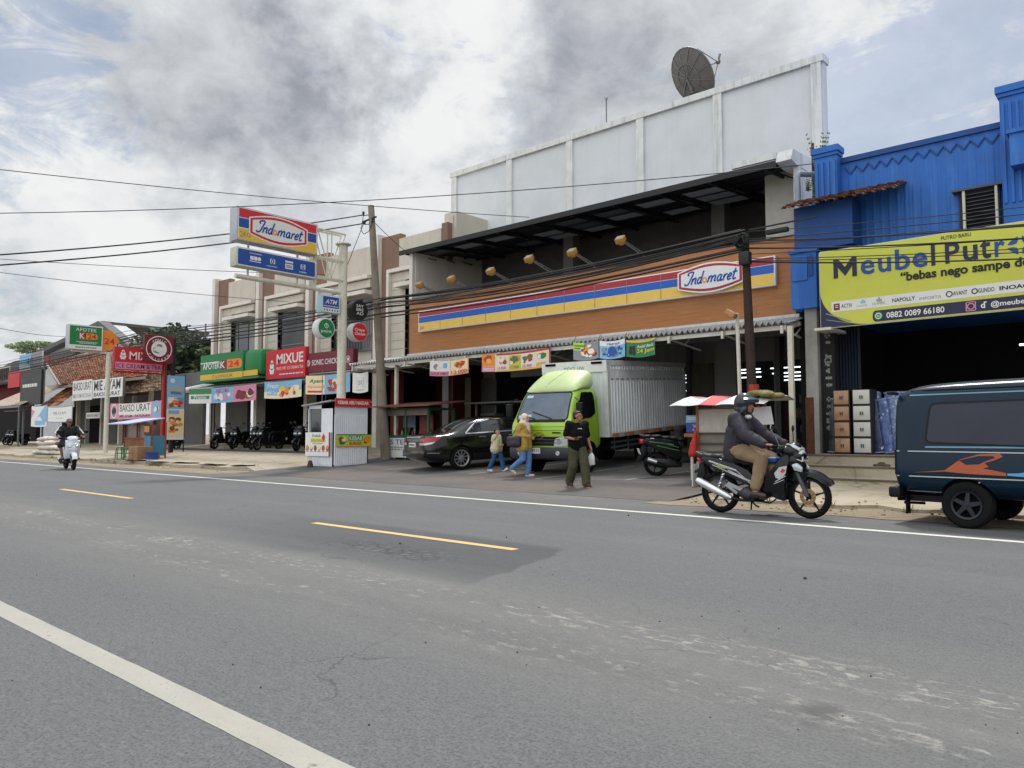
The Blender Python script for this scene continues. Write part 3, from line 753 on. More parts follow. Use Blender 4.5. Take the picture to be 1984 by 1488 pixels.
# goods shelves far inside
gm = [mat('goods_%s' % n, c, .6, var=.5, scale=14) for n, c in (('red', (120, 40, 40)), ('teal', (40, 92, 92)), ('cream', (140, 130, 110)), ('violet', (62, 44, 96)))]
for k, (a0, a1) in enumerate(op[1:]):
    mb = MB(); x = a0 + .1
    while x < a1 - .1:
        for r_ in range(4): mb.box(x, 26.6, .75 + r_ * .5, x + .16, 26.8, .75 + r_ * .5 + random.uniform(.25, .42), random.randrange(4))
        x += .18
    mb.build('goods_shelf', gm, ST, True)
# columns and folding doors
for px0, px1, Yc, mm in ((1385, 1426, 22.3, W_grey), (1330, 1338, 22.8, W_dgrey), (757, 772, 21.6, mat('old_red_render', (118, 58, 52), .9, streak=.4)), (1503, 1512, 22.6, W_dgrey)):
    x0, x1 = at(px0, 760, Yc).x, at(px1, 760, Yc).x; mb = MB(); mb.box(x0, Yc, .6, x1, Yc + .3, 4.2); mb.build('pillar', mm, ST, True)
for px0, px1, Yc in ((1340, 1386, 22.6), (886, 912, 22.0), (912, 962, 22.95)):
    x0, x1 = at(px0, 760, Yc).x, at(px1, 760, Yc).x; mb = MB(); n = max(6, int((x1 - x0) / .09))
    for i in range(n):
        a0 = x0 + (x1 - x0) * i / n; mb.prism([(a0, Yc), (a0 + (x1 - x0) / n * .5, Yc - .05), (a0 + (x1 - x0) / n, Yc)], .72, 3.45, 'Z')
    mb.build('folding_door', SHUT if px0 != 912 else W_dgrey, ST, True)
# lower canopy
mb = MB(); corrugated(mb, -23.4, -6.9, 17.25, 3.72, 19.0, 4.12); can = mb.build('canopy', S_galv, ST, True, 60)
mb = MB()
for y, z in ((17.35, 3.64), (18.2, 3.82), (18.9, 3.97)): mb.bar((-23.3, y, z), (-6.95, y, z), .05, .1)
for i in range(12):
    x = -23.2 + i * 1.47; mb.bar((x, 17.28, 3.6), (x, 19.0, 3.98), .05, .09); mb.bar((x, 18.95, 3.45), (x, 17.4, 3.6), .04, .04); mb.bar((x, 18.1, 3.55), (x, 18.6, 3.86), .03, .03)
    mb.bar((x, 17.27, 3.68), (x, 17.27, 3.5), .06, .05)
mb.build('canopy_frame', S_white, can, True)
mb = MB(); corrugated(mb, -23.4, -6.9, 17.22, 3.745, 17.34, 3.76, .15, .05); mb.build('canopy_edge', S_galv, can, True, 60)
mb = MB(); mb.box(-22.0, 18.86, 4.02, -6.95, 18.99, 4.17); mb.build('flashing', mat('pale_flashing', (196, 200, 198), .6, streak=.4), can, True)
for px, Yc in ((1534, 17.35), (768, 17.6)):
    p = at(px, 760, Yc); mb = MB(); mb.box(p.x - .055, Yc - .05, .2, p.x + .055, Yc + .05, 3.66); mb.build('canopy_post', S_cream, ST, True)
# pipes at the boundary
mb = MB(); mb.tube([(-7.15, 18.75, 4.2), (-7.15, 18.75, 7.55), (-7.12, 18.8, 7.66), (-6.7, 19.3, 7.66)], .075, 12); mb.build('drain_pipe', mat('grey_pvc', (128, 142, 156), .45, streak=.3, var=.2), ST, True)

# gallery floodlights on arms
LY = mat('yellow_lamp_body', (176, 130, 52), .5, var=.2, scale=12)
FL = None
for (px, py), (qx, qy) in (((813, 552), (858, 577)), ((875, 547), (920, 567)), ((950, 531), (997, 553)), ((1035, 512), (1072, 531)), ((1115, 498), (1156, 520)), ((1212, 476), (1250, 498))):
    e, b_ = at(px, py, 18.1), at(qx, qy, 19.0)
    if FL is None:
        FL = thing('floodlight', '', 'light', (0, 0, 0), 0, 'yellow floodlights on lattice arms above the orange fascia'); root = FL
        d = e - b_; mb = MB()
        for oz, oy in ((0, -.05), (0, .05), (.09, 0)): mb.tube([(0, oy, oz), (d.x, d.y + oy * .4, d.z + oz * .4)], .014, 6)
        for i in range(6):
            t = i / 6; q = d * t; q2 = d * (t + 1 / 6); mb.tube([(q.x, q.y - .05, q.z), (q2.x, q2.y + .05, q2.z), ], .008, 5); mb.tube([(q.x, q.y, q.z + .09), (q2.x, q2.y - .05, q2.z)], .008, 5)
        mb.build('arm', S_grey, FL)
        mb = MB(); mb.T = Matrix.Translation(d) @ Matrix.Rotation(R(-50), 4, 'X'); mb.bbox(-.13, -.08, -.11, .13, .08, .11, .02); mb.bbox(-.08, .08, -.06, .08, .15, .06, .02); mb.build('lamp_head', LY, FL)
        mb = MB(); mb.T = Matrix.Translation(d) @ Matrix.Rotation(R(-50), 4, 'X'); mb.box(-.115, -.086, -.095, .115, -.081, .095); mb.build('lamp_glass', mat('lamp_glass', (120, 110, 90), .15), FL)
        root.location = b_
    else: root = dup(FL, b_)
fls = [o for o in COL.objects if o.name.startswith('floodlight')]
for i, o in enumerate(fls):
    o['label'] = ('yellow floodlight above the 24 at the sign\'s far end', 'second yellow floodlight from the far end of the fascia', 'third yellow floodlight from the far end of the fascia', 'third yellow floodlight counted from the dish end', 'second yellow floodlight counted from the dish end', 'yellow floodlight highest in view, nearest the oval name plate')[i]

# fascia sign
red_, blu_, yel_, wht_ = mat('sign_red', (168, 34, 46), .45, var=.06), mat('sign_blue', (22, 92, 184), .45, var=.06), mat('sign_yellow', (232, 194, 84), .45, var=.06), mat('sign_white', (222, 224, 226), .45, var=.04)
sgrey = mat('sign_grey', (120, 120, 118), .5); inkblue = mat('ink_blue', (20, 72, 150), .45); orange_ = mat('sign_orange', (226, 150, 90), .5); dkgrey = mat('ink_black', (24, 24, 26), .5)
STROKES = ([(.12, .74), (.0, .86), (.12, 1.0), (.40, .98), (.33, .5), (.22, .08), (.02, 0), (-.08, .14)], [(.5, .5), (.48, .25), (.47, 0)], [(.48, .28), (.62, .48), (.74, .44), (.73, .1), (.85, .06)],
    [(1.16, .44), (1.02, .5), (.90, .26), (.99, .02), (1.12, .10), (1.18, .3)], [(1.2, 1.02), (1.18, .5), (1.18, .08), (1.3, .08)], [(1.76, .5), (1.75, .25), (1.74, 0)], [(1.75, .28), (1.88, .49), (1.99, .43), (1.99, .2), (1.98, 0)], [(1.99, .28), (2.13, .49), (2.25, .43), (2.24, .1), (2.36, .06)],
    [(2.68, .44), (2.55, .5), (2.43, .26), (2.52, .02), (2.64, .1), (2.7, .3)], [(2.71, .5), (2.7, .2), (2.72, .04), (2.84, .08)], [(2.93, .5), (2.92, .25), (2.91, 0)], [(2.92, .26), (3.0, .45), (3.13, .48)], [(3.2, .22), (3.4, .28), (3.45, .42), (3.34, .5), (3.2, .26), (3.28, .02), (3.48, .1)], [(3.66, .86), (3.63, .4), (3.63, .08), (3.72, 0), (3.84, .1)], [(3.5, .56), (3.66, .58), (3.84, .60)])
def script(f, u0, v0, u1, v1, m, l, wd=.17):        # flowing shop script drawn as brush strokes
    k = (u1 - u0) / 4.05; kv = (v1 - v0); asp = k * f.w / (kv * f.h)
    for st in STROKES:
        P = [Vector((x + y * .28, y)) for x, y in st]; Q = []
        for i in range(len(P) - 1):
            p0, p1, p2, p3 = P[max(i - 1, 0)], P[i], P[i + 1], P[min(i + 2, len(P) - 1)]
            for j in range(5):
                t = j / 5; Q.append(.5 * ((2 * p1) + (p2 - p0) * t + (2 * p0 - 5 * p1 + 4 * p2 - p3) * t * t + (3 * p1 - p0 - 3 * p2 + p3) * t ** 3))
        Q.append(P[-1]); L_ = []; R_ = []
        for i, q in enumerate(Q):
            d = (Q[min(i + 1, len(Q) - 1)] - Q[max(i - 1, 0)]); d = Vector((d.x * asp, d.y)).normalized(); n = Vector((-d.y / asp, d.x)) * wd * .5 * .8
            L_.append(q + n); R_.append(q - n)
        T_ = lambda q: (u0 + (q.x + .08) * k, v0 + q.y * kv)
        for i in range(len(Q) - 1): f.poly([T_(L_[i]), T_(L_[i + 1]), T_(R_[i + 1]), T_(R_[i])], m, l)
    cx, cy = u0 + 1.60 * k, v0 + .24 * kv; f.ell(cx, cy, .20 * k, ora_i, l, .25 * kv); f.ell(cx, cy, .08 * k, wht_i, l + 1, .10 * kv)
def oval(f, u0, v0, u1, v1, m0, l=3):     # the barrel-shaped name plate: white rim, red band, white field, blue script
    k = f.w / f.h
    def shp(ins):
        a0, b0, a1, b1 = u0 + ins, v0 + ins * k, u1 - ins, v1 - ins * k; h = b1 - b0; pts = []
        n = 12
        for i in range(n + 1): t = i / n; pts.append((a0 + (a1 - a0) * t, b0 + h * .22 - h * .22 * math.sin(math.pi * t)))
        for i in range(n + 1): t = i / n; pts.append((a1 - (a1 - a0) * t, b1 - h * .22 + h * .22 * math.sin(math.pi * t)))
        return pts
    W_ = u1 - u0
    f.poly(shp(0), wht_i, l).poly(shp(.022 * W_), red_i, l + 1).poly(shp(.058 * W_), wht_i, l + 2)
    a, b = u0 + W_ * .11, u1 - W_ * .09; y0, y1 = v0 + (v1 - v0) * .33, v0 + (v1 - v0) * .74
    script(f, a, y0, b, y1, blu_i, l + 3)
wht_i, red_i, blu_i, yel_i, ora_i, gry_i, blk_i = 0, 1, 2, 3, 4, 5, 6
SGM = [wht_, red_, mat('script_blue', (16, 84, 160), .45), yel_, orange_, sgrey, dkgrey, blu_]
TL, TRr = at(811, 607, 18.9), at(1503, 490, 18.9); BL, BR = at(813, 645, 18.9), at(1504, 551, 18.9)
x0, x1 = (TL.x + BL.x) / 2, (TRr.x + BR.x) / 2; z0, z1 = (BL.z + BR.z) / 2, (TL.z + TRr.z) / 2
FS = thing('fascia_sign', 'long red, blue and yellow striped shop sign mounted on the orange fascia', 'sign', ((x0 + x1) / 2, 18.9, z0))
mb = MB(); mb.bbox(x0, 18.86, z0, x1, 18.99, z1, .01); mb.build('sign_box', wht_, FS, True)
mb = MB(); f = Face(mb, (x0, 18.86, z0), (x1, 18.86, z0), (x1, 18.86, z1), (x0, 18.86, z1))
e = .02 / f.h * 1.5; ee = .003
f.rect(ee, e, 1 - ee, .40, yel_i).rect(ee, .42, 1 - ee, .70, 7).rect(ee, .72, 1 - ee, 1 - e, red_i)
jn = [at(px, 560, 18.9).x for px in (855, 898, 943, 991, 1042, 1095, 1154, 1216, 1282, 1445)]
for x in jn: u = (x - x0) / (x1 - x0); f.rect(u - .0008, e, u + .0008, 1 - e, gry_i, 1)
f.text('24', .007, .08, .0175, .27, gry_i, 1, .02); f.ring(.0215, .17, .0022, .0036, gry_i, 1, 14)
mb.build('stripe', SGM, FS, True)
ox0, ox1 = at(1313, 540, 18.75).x, at(1441, 530, 18.75).x
mb = MB(); f = Face(mb, (ox0, 18.75, z0 + .02), (ox1, 18.75, z0 + .02), (ox1, 18.75, z1 + .06), (ox0, 18.75, z1 + .06)); oval(f, 0, 0, 1, 1, 0, 1)
mb.prism([(ox0 + .02, z0 + .22), ((ox0 + ox1) / 2, z0 + .04), (ox1 - .02, z0 + .22), (ox1 - .02, z1 - .14), ((ox0 + ox1) / 2, z1 + .04), (ox0 + .02, z1 - .14)], 18.752, 18.87, 'Y', 0)
mb.build('name_plate', SGM, FS, True)

# roof things
DISH = thing('satellite_dish', 'large round satellite dish of dark mesh on top of the white wall', 'satellite dish', at(1340, 172, 24.5))
dl = DISH.location; cpt = at(1343, 147, 24.5) - dl; ax_ = (at(1400, 95, 23.9) - dl - cpt).normalized(); ax_ = Vector((.413, .804, .586)).normalized()
rd = 1.03; T = Matrix.Translation(cpt) @ ax_.to_track_quat('Z', 'Y').to_matrix().to_4x4()
mb = MB(); mb.T = T; mb.lathe([(.001, -.26)] + [(rd * i / 8, -.26 + .26 * (i / 8) ** 2) for i in range(1, 9)], 28)
mb.lathe([(.001, -.285)] + [(rd * i / 8, -.285 + .26 * (i / 8) ** 2) for i in range(1, 9)], 28)
mb.build('reflector', mat('dish_mesh', (106, 102, 100), .6, .3, var=.3, scale=5), DISH)
mb = MB(); mb.T = T
for i in range(12):
    a_ = i * math.tau / 12; mb.tube([(math.cos(a_) * rd * t, math.sin(a_) * rd * t, -.30 + .26 * t * t) for t in (.1, .4, .7, 1)], .014, 5)
for rr in (.5, 1.0): mb.tube([(rd * rr * math.cos(i * math.tau / 28), rd * rr * math.sin(i * math.tau / 28), -.30 + .27 * rr * rr) for i in range(29)], .018, 5)
mb.build('rib', S_grey, DISH)
mb = MB()
mb.tube([T @ Vector((0, 0, -.3)), (0, .05, -.1)], .05, 8); mb.tube([T @ Vector((-.3, .3, -.25)), (-.4, .1, -.1)], .02, 6); mb.tube([T @ Vector((.3, .3, -.25)), (.1, .4, -.1)], .02, 6)
mb.build('mount', S_grey, DISH)
mb = MB(); mb.T = T; hub = Vector((0, 0, 1.3))
for a_ in (20, 140, 260): mb.tube([(rd * math.cos(R(a_)), rd * math.sin(R(a_)), 0), hub], .018, 6)
mb.ball(hub, .09, 8); mb.tube([hub, hub + Vector((0, .22, .24))], .045, 8); mb.tube([hub + Vector((-.12, 0, 0)), hub + Vector((.16, .05, .02))], .03, 6)
mb.build('feed_arm', S_grey, DISH)
a_ = at(1175, 236, 23.5); mb = MB(); mb.tube([(0, 0, -.1), (0, 0, at(1174, 190, 23.5).z - a_.z)], .025, 6); h_ = at(1174, 190, 23.5).z - a_.z
for k in range(3): mb.tube([(0, 0, h_ - .2), (.07 * math.cos(k * 2.1), .07 * math.sin(k * 2.1), h_ + .02)], .01, 5)
o = mb.build('lightning_rod', S_grey); o.location = a_; tag(o, 'thin lightning rod standing on the white wall coping', 'lightning rod')

# ------------------------------------------------------------------ the row of shop houses
def bay(x0, x1, label, ground, ground_col, seed):
    g = random.Random(seed); Wd = x1 - x0; Y = 21.0
    t = thing('shophouse', label, 'shop house', ((x0 + x1) / 2, Y, G(20)), 0, 'brown and cream shop houses in one row')
    top = 9.72
    mb = MB(); mb.box(x0, Y + .3, 4.0, x1, Y + 5, top - .35); mb.build('wall', W_cream, t, True)
    mb = MB(); mb.box(x0 - .02, Y - .22, .6, x0 + .27, Y + .3, top + .12); mb.build('pilaster', W_white, t, True)
    boxes('brown_panel', W_brown, t, [(x0 + .27, Y, 4.0, x0 + 1.5, Y + .3, top), (x1 - .36, Y - .02, 4.0, x1 - .02, Y + .3, top - .05)])
    mb = MB(); mb.box(x0 + 1.5, Y - .06, 8.12, x1 - .36, Y + .3, top - .25); mb.build('parapet', W_cream, t, True)
    mb = MB()                                   # white frame
    mb.box(x0 + .95, Y - .3, 4.4, x0 + 1.1, Y + .02, 8.02); mb.box(x0 + .95, Y - .3, 8.02, x1 - .36, Y + .02, 8.17); mb.build('white_frame', W_white, t, True)
    mb = MB()                                   # siding boards
    for i in range(10):
        z = 4.4 + i * .36; mb.box(x0 + 1.1, Y - .14, z, x0 + 2.0, Y + .02, z + .335)
        if z > 7.5 and z < 8.0: mb.box(x0 + 2.0, Y - .14, z, x1 - .36, Y + .02, min(z + .335, 8.0))
    mb.box(x0 + 1.1, Y - .12, 4.4, x0 + 2.0, Y + .02, 8.0)
    mb.build('siding', W_cream, t, True)
    mb = MB(); mb.box(x0 + 1.75, Y - .55, 7.28, x1 - .2, Y + .02, 7.45); mb.build('window_hood', W_white, t, True)
    fr = MB(); fr.box(x0 + 2.0, Y + .15, 4.9, x1 - .36, Y + .29, 7.26)
    for i in range(1, 4): pass
    wo_ = fr.build('window', W_grey, t, True)
    mb = MB(); mb.box(x0 + 2.35, Y + .1, 4.95, x1 - 1.25, Y + .14, 7.2); mb.build('pane', GLASS, wo_, True)
    mb = MB()
    if seed != 0:
        for i in range(22): x = x0 + 2.25 + i * (Wd - 2.7) / 22; mb.box(x, Y - .02, 4.9, x + .03, Y + .01, 6.9)
        mb.box(x0 + 2.2, Y - .03, 6.86, x1 - .4, Y + .02, 6.92); mb.box(x0 + 2.2, Y - .03, 5.55, x1 - .4, Y + .02, 5.6)
        mb.build('window_grille', S_grey, wo_, True)
    mb = MB(); mb.box(x0, Y - .4, 3.95, x1, Y + .3, 4.38); mb.build('floor_band', W_white if seed > 1 else W_dgrey, t, True)
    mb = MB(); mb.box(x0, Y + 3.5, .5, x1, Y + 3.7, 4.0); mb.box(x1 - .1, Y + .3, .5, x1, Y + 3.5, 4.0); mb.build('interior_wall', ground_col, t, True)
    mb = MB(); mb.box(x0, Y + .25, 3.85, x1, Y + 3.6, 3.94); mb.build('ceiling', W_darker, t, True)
    ground(t, x0, x1, Y)
    return t
def g_door(t, x0, x1, Y):
    mb = MB(); mb.box(x0 + .25, Y + .6, .55, x0 + 2.6, Y + .8, 3.9); mb.build('side_panel', W_dgrey, t, True)
    f = MB()
    for i in range(5): f.box(x0 + 2.6 + i * .5, Y + 1.5, .6, x0 + 2.65 + i * .5, Y + 1.55, 3.2)
    f.box(x0 + 2.6, Y + 1.5, 3.15, x1 - .1, Y + 1.55, 3.25); f.build('door_frame', S_grey, t, True)
    mb = MB(); mb.box(x0 + 2.6, Y + 1.57, .6, x1 - .1, Y + 1.6, 3.15); mb.build('door_glass', GLASS, t, True)
def g_open(t, x0, x1, Y):
    mb = MB(); mb.box(x1 - .5, Y + .2, .5, x1 - .15, Y + .6, 3.9); mb.build('column', W_dgrey, t, True)
    mb = MB(); mb.box(x0 + .6, Y + 3.2, .6, x1 - .8, Y + 3.4, 2.6); mb.build('counter', mat('dim_counter', (74, 62, 54), .7), t, True)
def g_grate(t, x0, x1, Y):
    mb = MB()
    for i in range(26): x = x0 + .2 + i * .11; mb.box(x, Y + .1, .5, x + .03, Y + .13, 3.1)
    mb.build('folding_grate', S_grey, t, True)
bx = [-40.9, -36.25, -31.7, -26.5, -22.06]
bay(bx[0], bx[1], 'shop house over the green pharmacy sign, end of the row, dark open window', g_door, W_darker, 0)
bay(bx[1], bx[2], 'shop house over the red ice cream sign with barred upstairs window', g_open, W_darker, 1)
bay(bx[2], bx[3], 'shop house over the maroon chicken sign, behind the tall sign post', g_open, W_darker, 2)
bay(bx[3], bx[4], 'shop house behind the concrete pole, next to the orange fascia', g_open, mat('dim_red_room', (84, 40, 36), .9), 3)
# a taller stair tower behind the last one
mb = MB(); mb.box(-22.6, 21.3, 8.5, -21.9, 23.2, 10.15); mb.box(-22.3, 21.25, 8.5, -22.05, 21.3, 10.0)
o = mb.build('stair_tower', W_cream); tag(o, 'narrow cream stair tower between shop row and white wall', 'tower')
# shop canopies
def canopy(name, label, x0, x1, yb, zb, yf, zf, m, edge, ge=None):
    t = thing(name, label, 'canopy', ((x0 + x1) / 2, yb, zb)); mb = MB(); corrugated(mb, x0, x1, yf, zf, yb, zb, .2, .025); mb.build('canopy_sheet', m, t, True, 60)
    mb = MB(); mb.box(x0, yf - .04, zf - .13, x1, yf - .01, zf - .03); mb.build('edge_board', edge, t, True)
    mb = MB()
    for i in range(5):
        x = x0 + .1 + i * (x1 - x0 - .2) / 4; mb.bar((x, yf, zf - .1), (x, yb, zb - .1), .05, .08)
    mb.bar((x0 + .1, yb - .1, zb - .14), (x1 - .1, yb - .1, zb - .14), .05, .06); mb.bar((x0 + .1, yf + .05, zf - .14), (x1 - .1, yf + .05, zf - .14), .05, .06)
    mb.build('canopy_frame', S_black, t, True); bars('post', S_black, t, [((x, yf + .05, zf - .1), (x, yf + .05, G(yf))) for x in (x0 + .1, x1 - .1)], .05, .05); return t
canopy('shop_canopy', 'rusty orange edged canopy below the green pharmacy sign', -41.3, -36.2, 20.6, 3.95, 18.5, 3.42, S_galv, mat('orange_edge', (190, 122, 44), .6, streak=.5))
canopy('shop_canopy', 'dark canopy under the red and maroon shop signs', -36.1, -26.6, 20.6, 3.9, 18.5, 3.45, W_dgrey, S_black)

# ------------------------------------------------------------------ the blue furniture shop
BL_ = thing('furniture_shop', 'bright blue furniture shop with pilasters, zigzag trim and dark open ground floor', 'shop', (-2, 18.6, .74))
mb = MB(); mb.box(-6.5, 18.6, 4.2, 10, 26, 7.62); mb.box(-7.0, 19.2, 4.2, -6.5, 26, 7.0); mb.build('wall', W_blue, BL_, True)
mb = MB()
for i in range(92):
    x = -5.9 + i * .17; mb.prism([(x, 18.605), (x + .03, 18.588), (x + .07, 18.588), (x + .10, 18.605)], 4.25, 7.28, 'Z')
mb.build('rib_cladding', W_blue, BL_, True)
mb = MB(); mb.box(-6.2, 18.54, 7.6, 10, 18.66, 7.72)
n = 40
for i in range(n):
    x = -5.95 + i * .26; mb.prism([(x, 7.5), (x + .13, 7.34), (x + .26, 7.5), (x + .26, 7.46), (x + .13, 7.29), (x, 7.46)], 18.57, 18.6, 'Y')
mb.build('zigzag_trim', W_blue2, BL_, True)
for xa, xb, zt in ((-6.62, -5.98, 7.98), (-2.82, -2.2, 8.35), (3.0, 3.6, 8.35)):
    mb = MB(); mb.box(xa + .06, 18.3, 4.2, xb - .06, 18.62, zt - .14)
    for i in range(4): x = xa + .12 + i * (xb - xa - .24) / 3; mb.box(x - .025, 18.26, 5.9, x + .025, 18.3, zt - .35)
    mb.box(xa, 18.22, zt - .14, xb, 18.66, zt); mb.box(xa + .03, 18.26, zt - .22, xb - .03, 18.64, zt - .14)
    mb.build('pilaster', W_blue, BL_, True)
mb = MB(); mb.box(-2.55, 17.9, 6.55, 4, 18.3, 7.2); mb.box(-2.6, 17.85, 7.2, 4, 18.3, 7.28); mb.build('balcony_box', W_blue, BL_, True)
mb = MB(); mb.box(-7.02, 17.85, 4.12, -6.42, 18.6, 5.5); mb.box(-7.06, 17.8, 5.44, -6.38, 18.6, 5.52); mb.box(-6.98, 17.82, 4.78, -6.62, 17.85, 5.36); mb.build('column_head', W_blue, BL_, True)
mb = MB(); mb.prism([(-6.59, 4.86), (-6.59, 5.22), (-6.64, 5.22), (-6.54, 5.38), (-6.44, 5.22), (-6.49, 5.22), (-6.49, 4.86)], 17.825, 17.86, 'Y'); mb.build('arrow_relief', W_blue2, BL_, True)
mb = MB(); mb.box(-6.78, 18.02, .74, -6.5, 18.4, 4.2); mb.build('corner_pillar', mat('bare_pillar', (158, 156, 150), .9, var=.2, streak=.6, dirt=(80, 76, 70)), BL_, True)
mb = MB(); mb.box(-6.46, 18.15, .74, -6.16, 18.4, 4.2, 0)
f = Face(mb, (-6.45, 18.15, 1.0), (-6.17, 18.15, 1.0), (-6.17, 18.15, 4.0), (-6.45, 18.15, 4.0))
g = random.Random(3)
for i in range(16):
    v = .1 + i * .055
    if i in (5, 11): continue
    f.rect(.2 + g.random() * .15, v, .8 - g.random() * .2, v + .02, 1).rect(.25 + g.random() * .3, v - .01, .35 + g.random() * .3, v + .03, 1)
f.ring(.5, .63, .2, .3, 1)
mb.build('painted_panel', [mat('black_panel', (38, 38, 38), .8), mat('dull_white', (128, 128, 124), .8)], BL_, True)
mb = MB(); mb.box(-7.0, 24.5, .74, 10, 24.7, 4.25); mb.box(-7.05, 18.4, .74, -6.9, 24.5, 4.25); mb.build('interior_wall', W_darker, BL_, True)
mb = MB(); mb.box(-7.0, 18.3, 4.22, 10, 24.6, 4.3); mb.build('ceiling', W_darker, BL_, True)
mb = MB(); x0, x1 = at(1614, 700, 19.2).x, at(1665, 700, 19.2).x
for i in range(9): a_ = x0 + (x1 - x0) * i / 9; mb.prism([(a_, 19.2), (a_ + .05, 19.15), (a_ + .1, 19.2)], .76, 4.1, 'Z')
mb.build('folding_door', mat('dark_blue_door', (24, 40, 62), .6), BL_, True)
mb = MB(); p = at(1975, 668, 21); mb.tube([(p.x, 21, p.z), (p.x + 1.2, 21, p.z)], .025, 8); mb.build('light_tube', tube_m, BL_, True)
mb = MB(); xa, xb = at(1862, 420, 18.6).x, at(1940, 400, 18.6).x; za, zb = 5.2, 6.35
mb.box(xa, 18.5, za, xb, 18.6, zb); wv_ = mb.build('window', mat('dark_wood', (48, 40, 36), .7), BL_, True)
mb = MB(); mb.box(xa + .08, 18.47, za + .08, xb - .08, 18.495, zb - .08); mb.build('pane', W_darker, wv_, True)
mb = MB()
for i in range(14): z = za + .1 + i * .08; mb.box(xa + .08, 18.44, z, xb - .08, 18.465, z + .012)
mb.box(xa - .12, 18.35, zb, xb + .12, 18.6, zb + .05); mb.build('window_grille', mat('blue_grey_bars', (70, 78, 92), .6), wv_, True)
for x in (xa + .1, xb - .05):
    mb = MB(); mb.tube([(x, 18.4, za - .1), (x, 18.4, zb)], .03, 8); mb.build('drain_pipe', S_cream, wv_, True)
# bump-out with a tiled awning
mb = MB(); mb.box(-6.95, 17.95, 5.5, -5.62, 18.6, 6.55); mb.build('bump_out', W_blue2, BL_, True)
mb = MB(); tiled(mb, (-7.05, 17.45, 6.42), (-4.62, 17.55, 6.42), (-4.62, 18.6, 6.86), (-7.05, 18.6, 6.86), .2, .22, 3)
mb.build('tiled_awning', [mat('awning_tile', (104, 66, 50), .9, var=.45, scale=4), mat('dark_red_tile', (76, 46, 38), .85, var=.4), TILE2], BL_, True)

mb = MB(); mb.box(-41.2, 17.5, .1, -26.6, 24.6, G(17.6) + .13); struct(mb.build('porch_floor', mat('shade_dark_floor', (58, 56, 54), .5, var=.2, scale=2)))  # added dark slab; the canopy's shade is put into its colour
# ------------------------------------------------------------------ vehicle materials
RUB = mat('tyre_rubber', (20, 20, 21), .85, var=.25, scale=12, bump=.2, spec=.25)
BLKP = mat('black_plastic', (18, 19, 21), .55, var=.2, scale=8, spec=.25)
GRYP = mat('grey_plastic', (70, 72, 75), .55, var=.15)
CHROME = mat('chrome', (206, 208, 210), .12, 1., var=.05)
ALU = mat('alloy', (168, 170, 172), .3, .85, var=.08)
TINT = mat('tinted_glass', (14, 17, 22), .06, spec=.8, var=.1)
LAMPW = mat('clear_lamp', (190, 196, 200), .08, .3, spec=.8, var=.1)
LAMPR = mat('red_lamp', (176, 28, 34), .15, spec=.7, var=.1)
LAMPO = mat('amber_lamp', (206, 120, 30), .15, spec=.7)
PLATE = mat('number_plate', (206, 206, 202), .5); PLK = mat('plate_ink', (26, 26, 28), .5)
UNDER = mat('underbody', (14, 14, 15), .9)
SEATM = mat('black_vinyl', (18, 18, 22), .5, var=.15, scale=10, spec=.25)
DISC = mat('brake_disc', (150, 120, 90), .35, .8, var=.15)

def wheel(parent, c, r, wd, rimr, spokes, rim_mat, side=-1, spw=.16, hubm=None, dark=None, depth=.3, twin=False):
    """rim mesh with a child tyre; axle along Y; the dished face looks to `side`"""
    mb = MB(); o = side * wd * .5
    mb.lathe([(rimr * .98, -wd * .45), (rimr * .98, wd * .45)], 28, 'Y', m=1)
    mb.lathe([(rimr * .99, o * .96), (rimr * .86, o * .86), (rimr * .86, o * .55)], 28, 'Y')
    mb.lathe([(.001, o * depth * .5), (rimr * .95, o * depth * .4)], 24, 'Y', m=1)
    mb.lathe([(.001, o * .9), (rimr * .15, o * .88), (rimr * .19, o * .75), (rimr * .22, o * .3)], 16, 'Y')
    for i in range(spokes):
        a = i * math.tau / spokes + .2; ca, sa = math.cos(a), math.sin(a); hw = rimr * spw
        def q(rr, ww, y): return (rr * ca - ww * sa, y, rr * sa + ww * ca)
        v = [q(rimr * .15, -hw * .8, o * .82), q(rimr * .15, hw * .8, o * .82), q(rimr * .88, hw * .55, o * .78), q(rimr * .88, -hw * .55, o * .78),
             q(rimr * .15, -hw, o * .4), q(rimr * .15, hw, o * .4), q(rimr * .88, hw * .7, o * .5), q(rimr * .88, -hw * .7, o * .5)]
        mb.add(v, [(0, 1, 2, 3), (0, 4, 5, 1), (1, 5, 6, 2), (2, 6, 7, 3), (3, 7, 4, 0)])
    w_ = mb.build('wheel', [rim_mat, dark or UNDER], parent); w_.location = c
    mb = MB(); h = wd / 2; s_ = (r - rimr)
    mb.lathe([(rimr * .97, -h * .8), (rimr + s_ * .35, -h), (rimr + s_ * .75, -h * .95), (r, -h * .62), (r, h * .62), (rimr + s_ * .75, h * .95), (rimr + s_ * .35, h), (rimr * .97, h * .8)], 36, 'Y')
    mb.build('tyre', RUB, w_); return w_

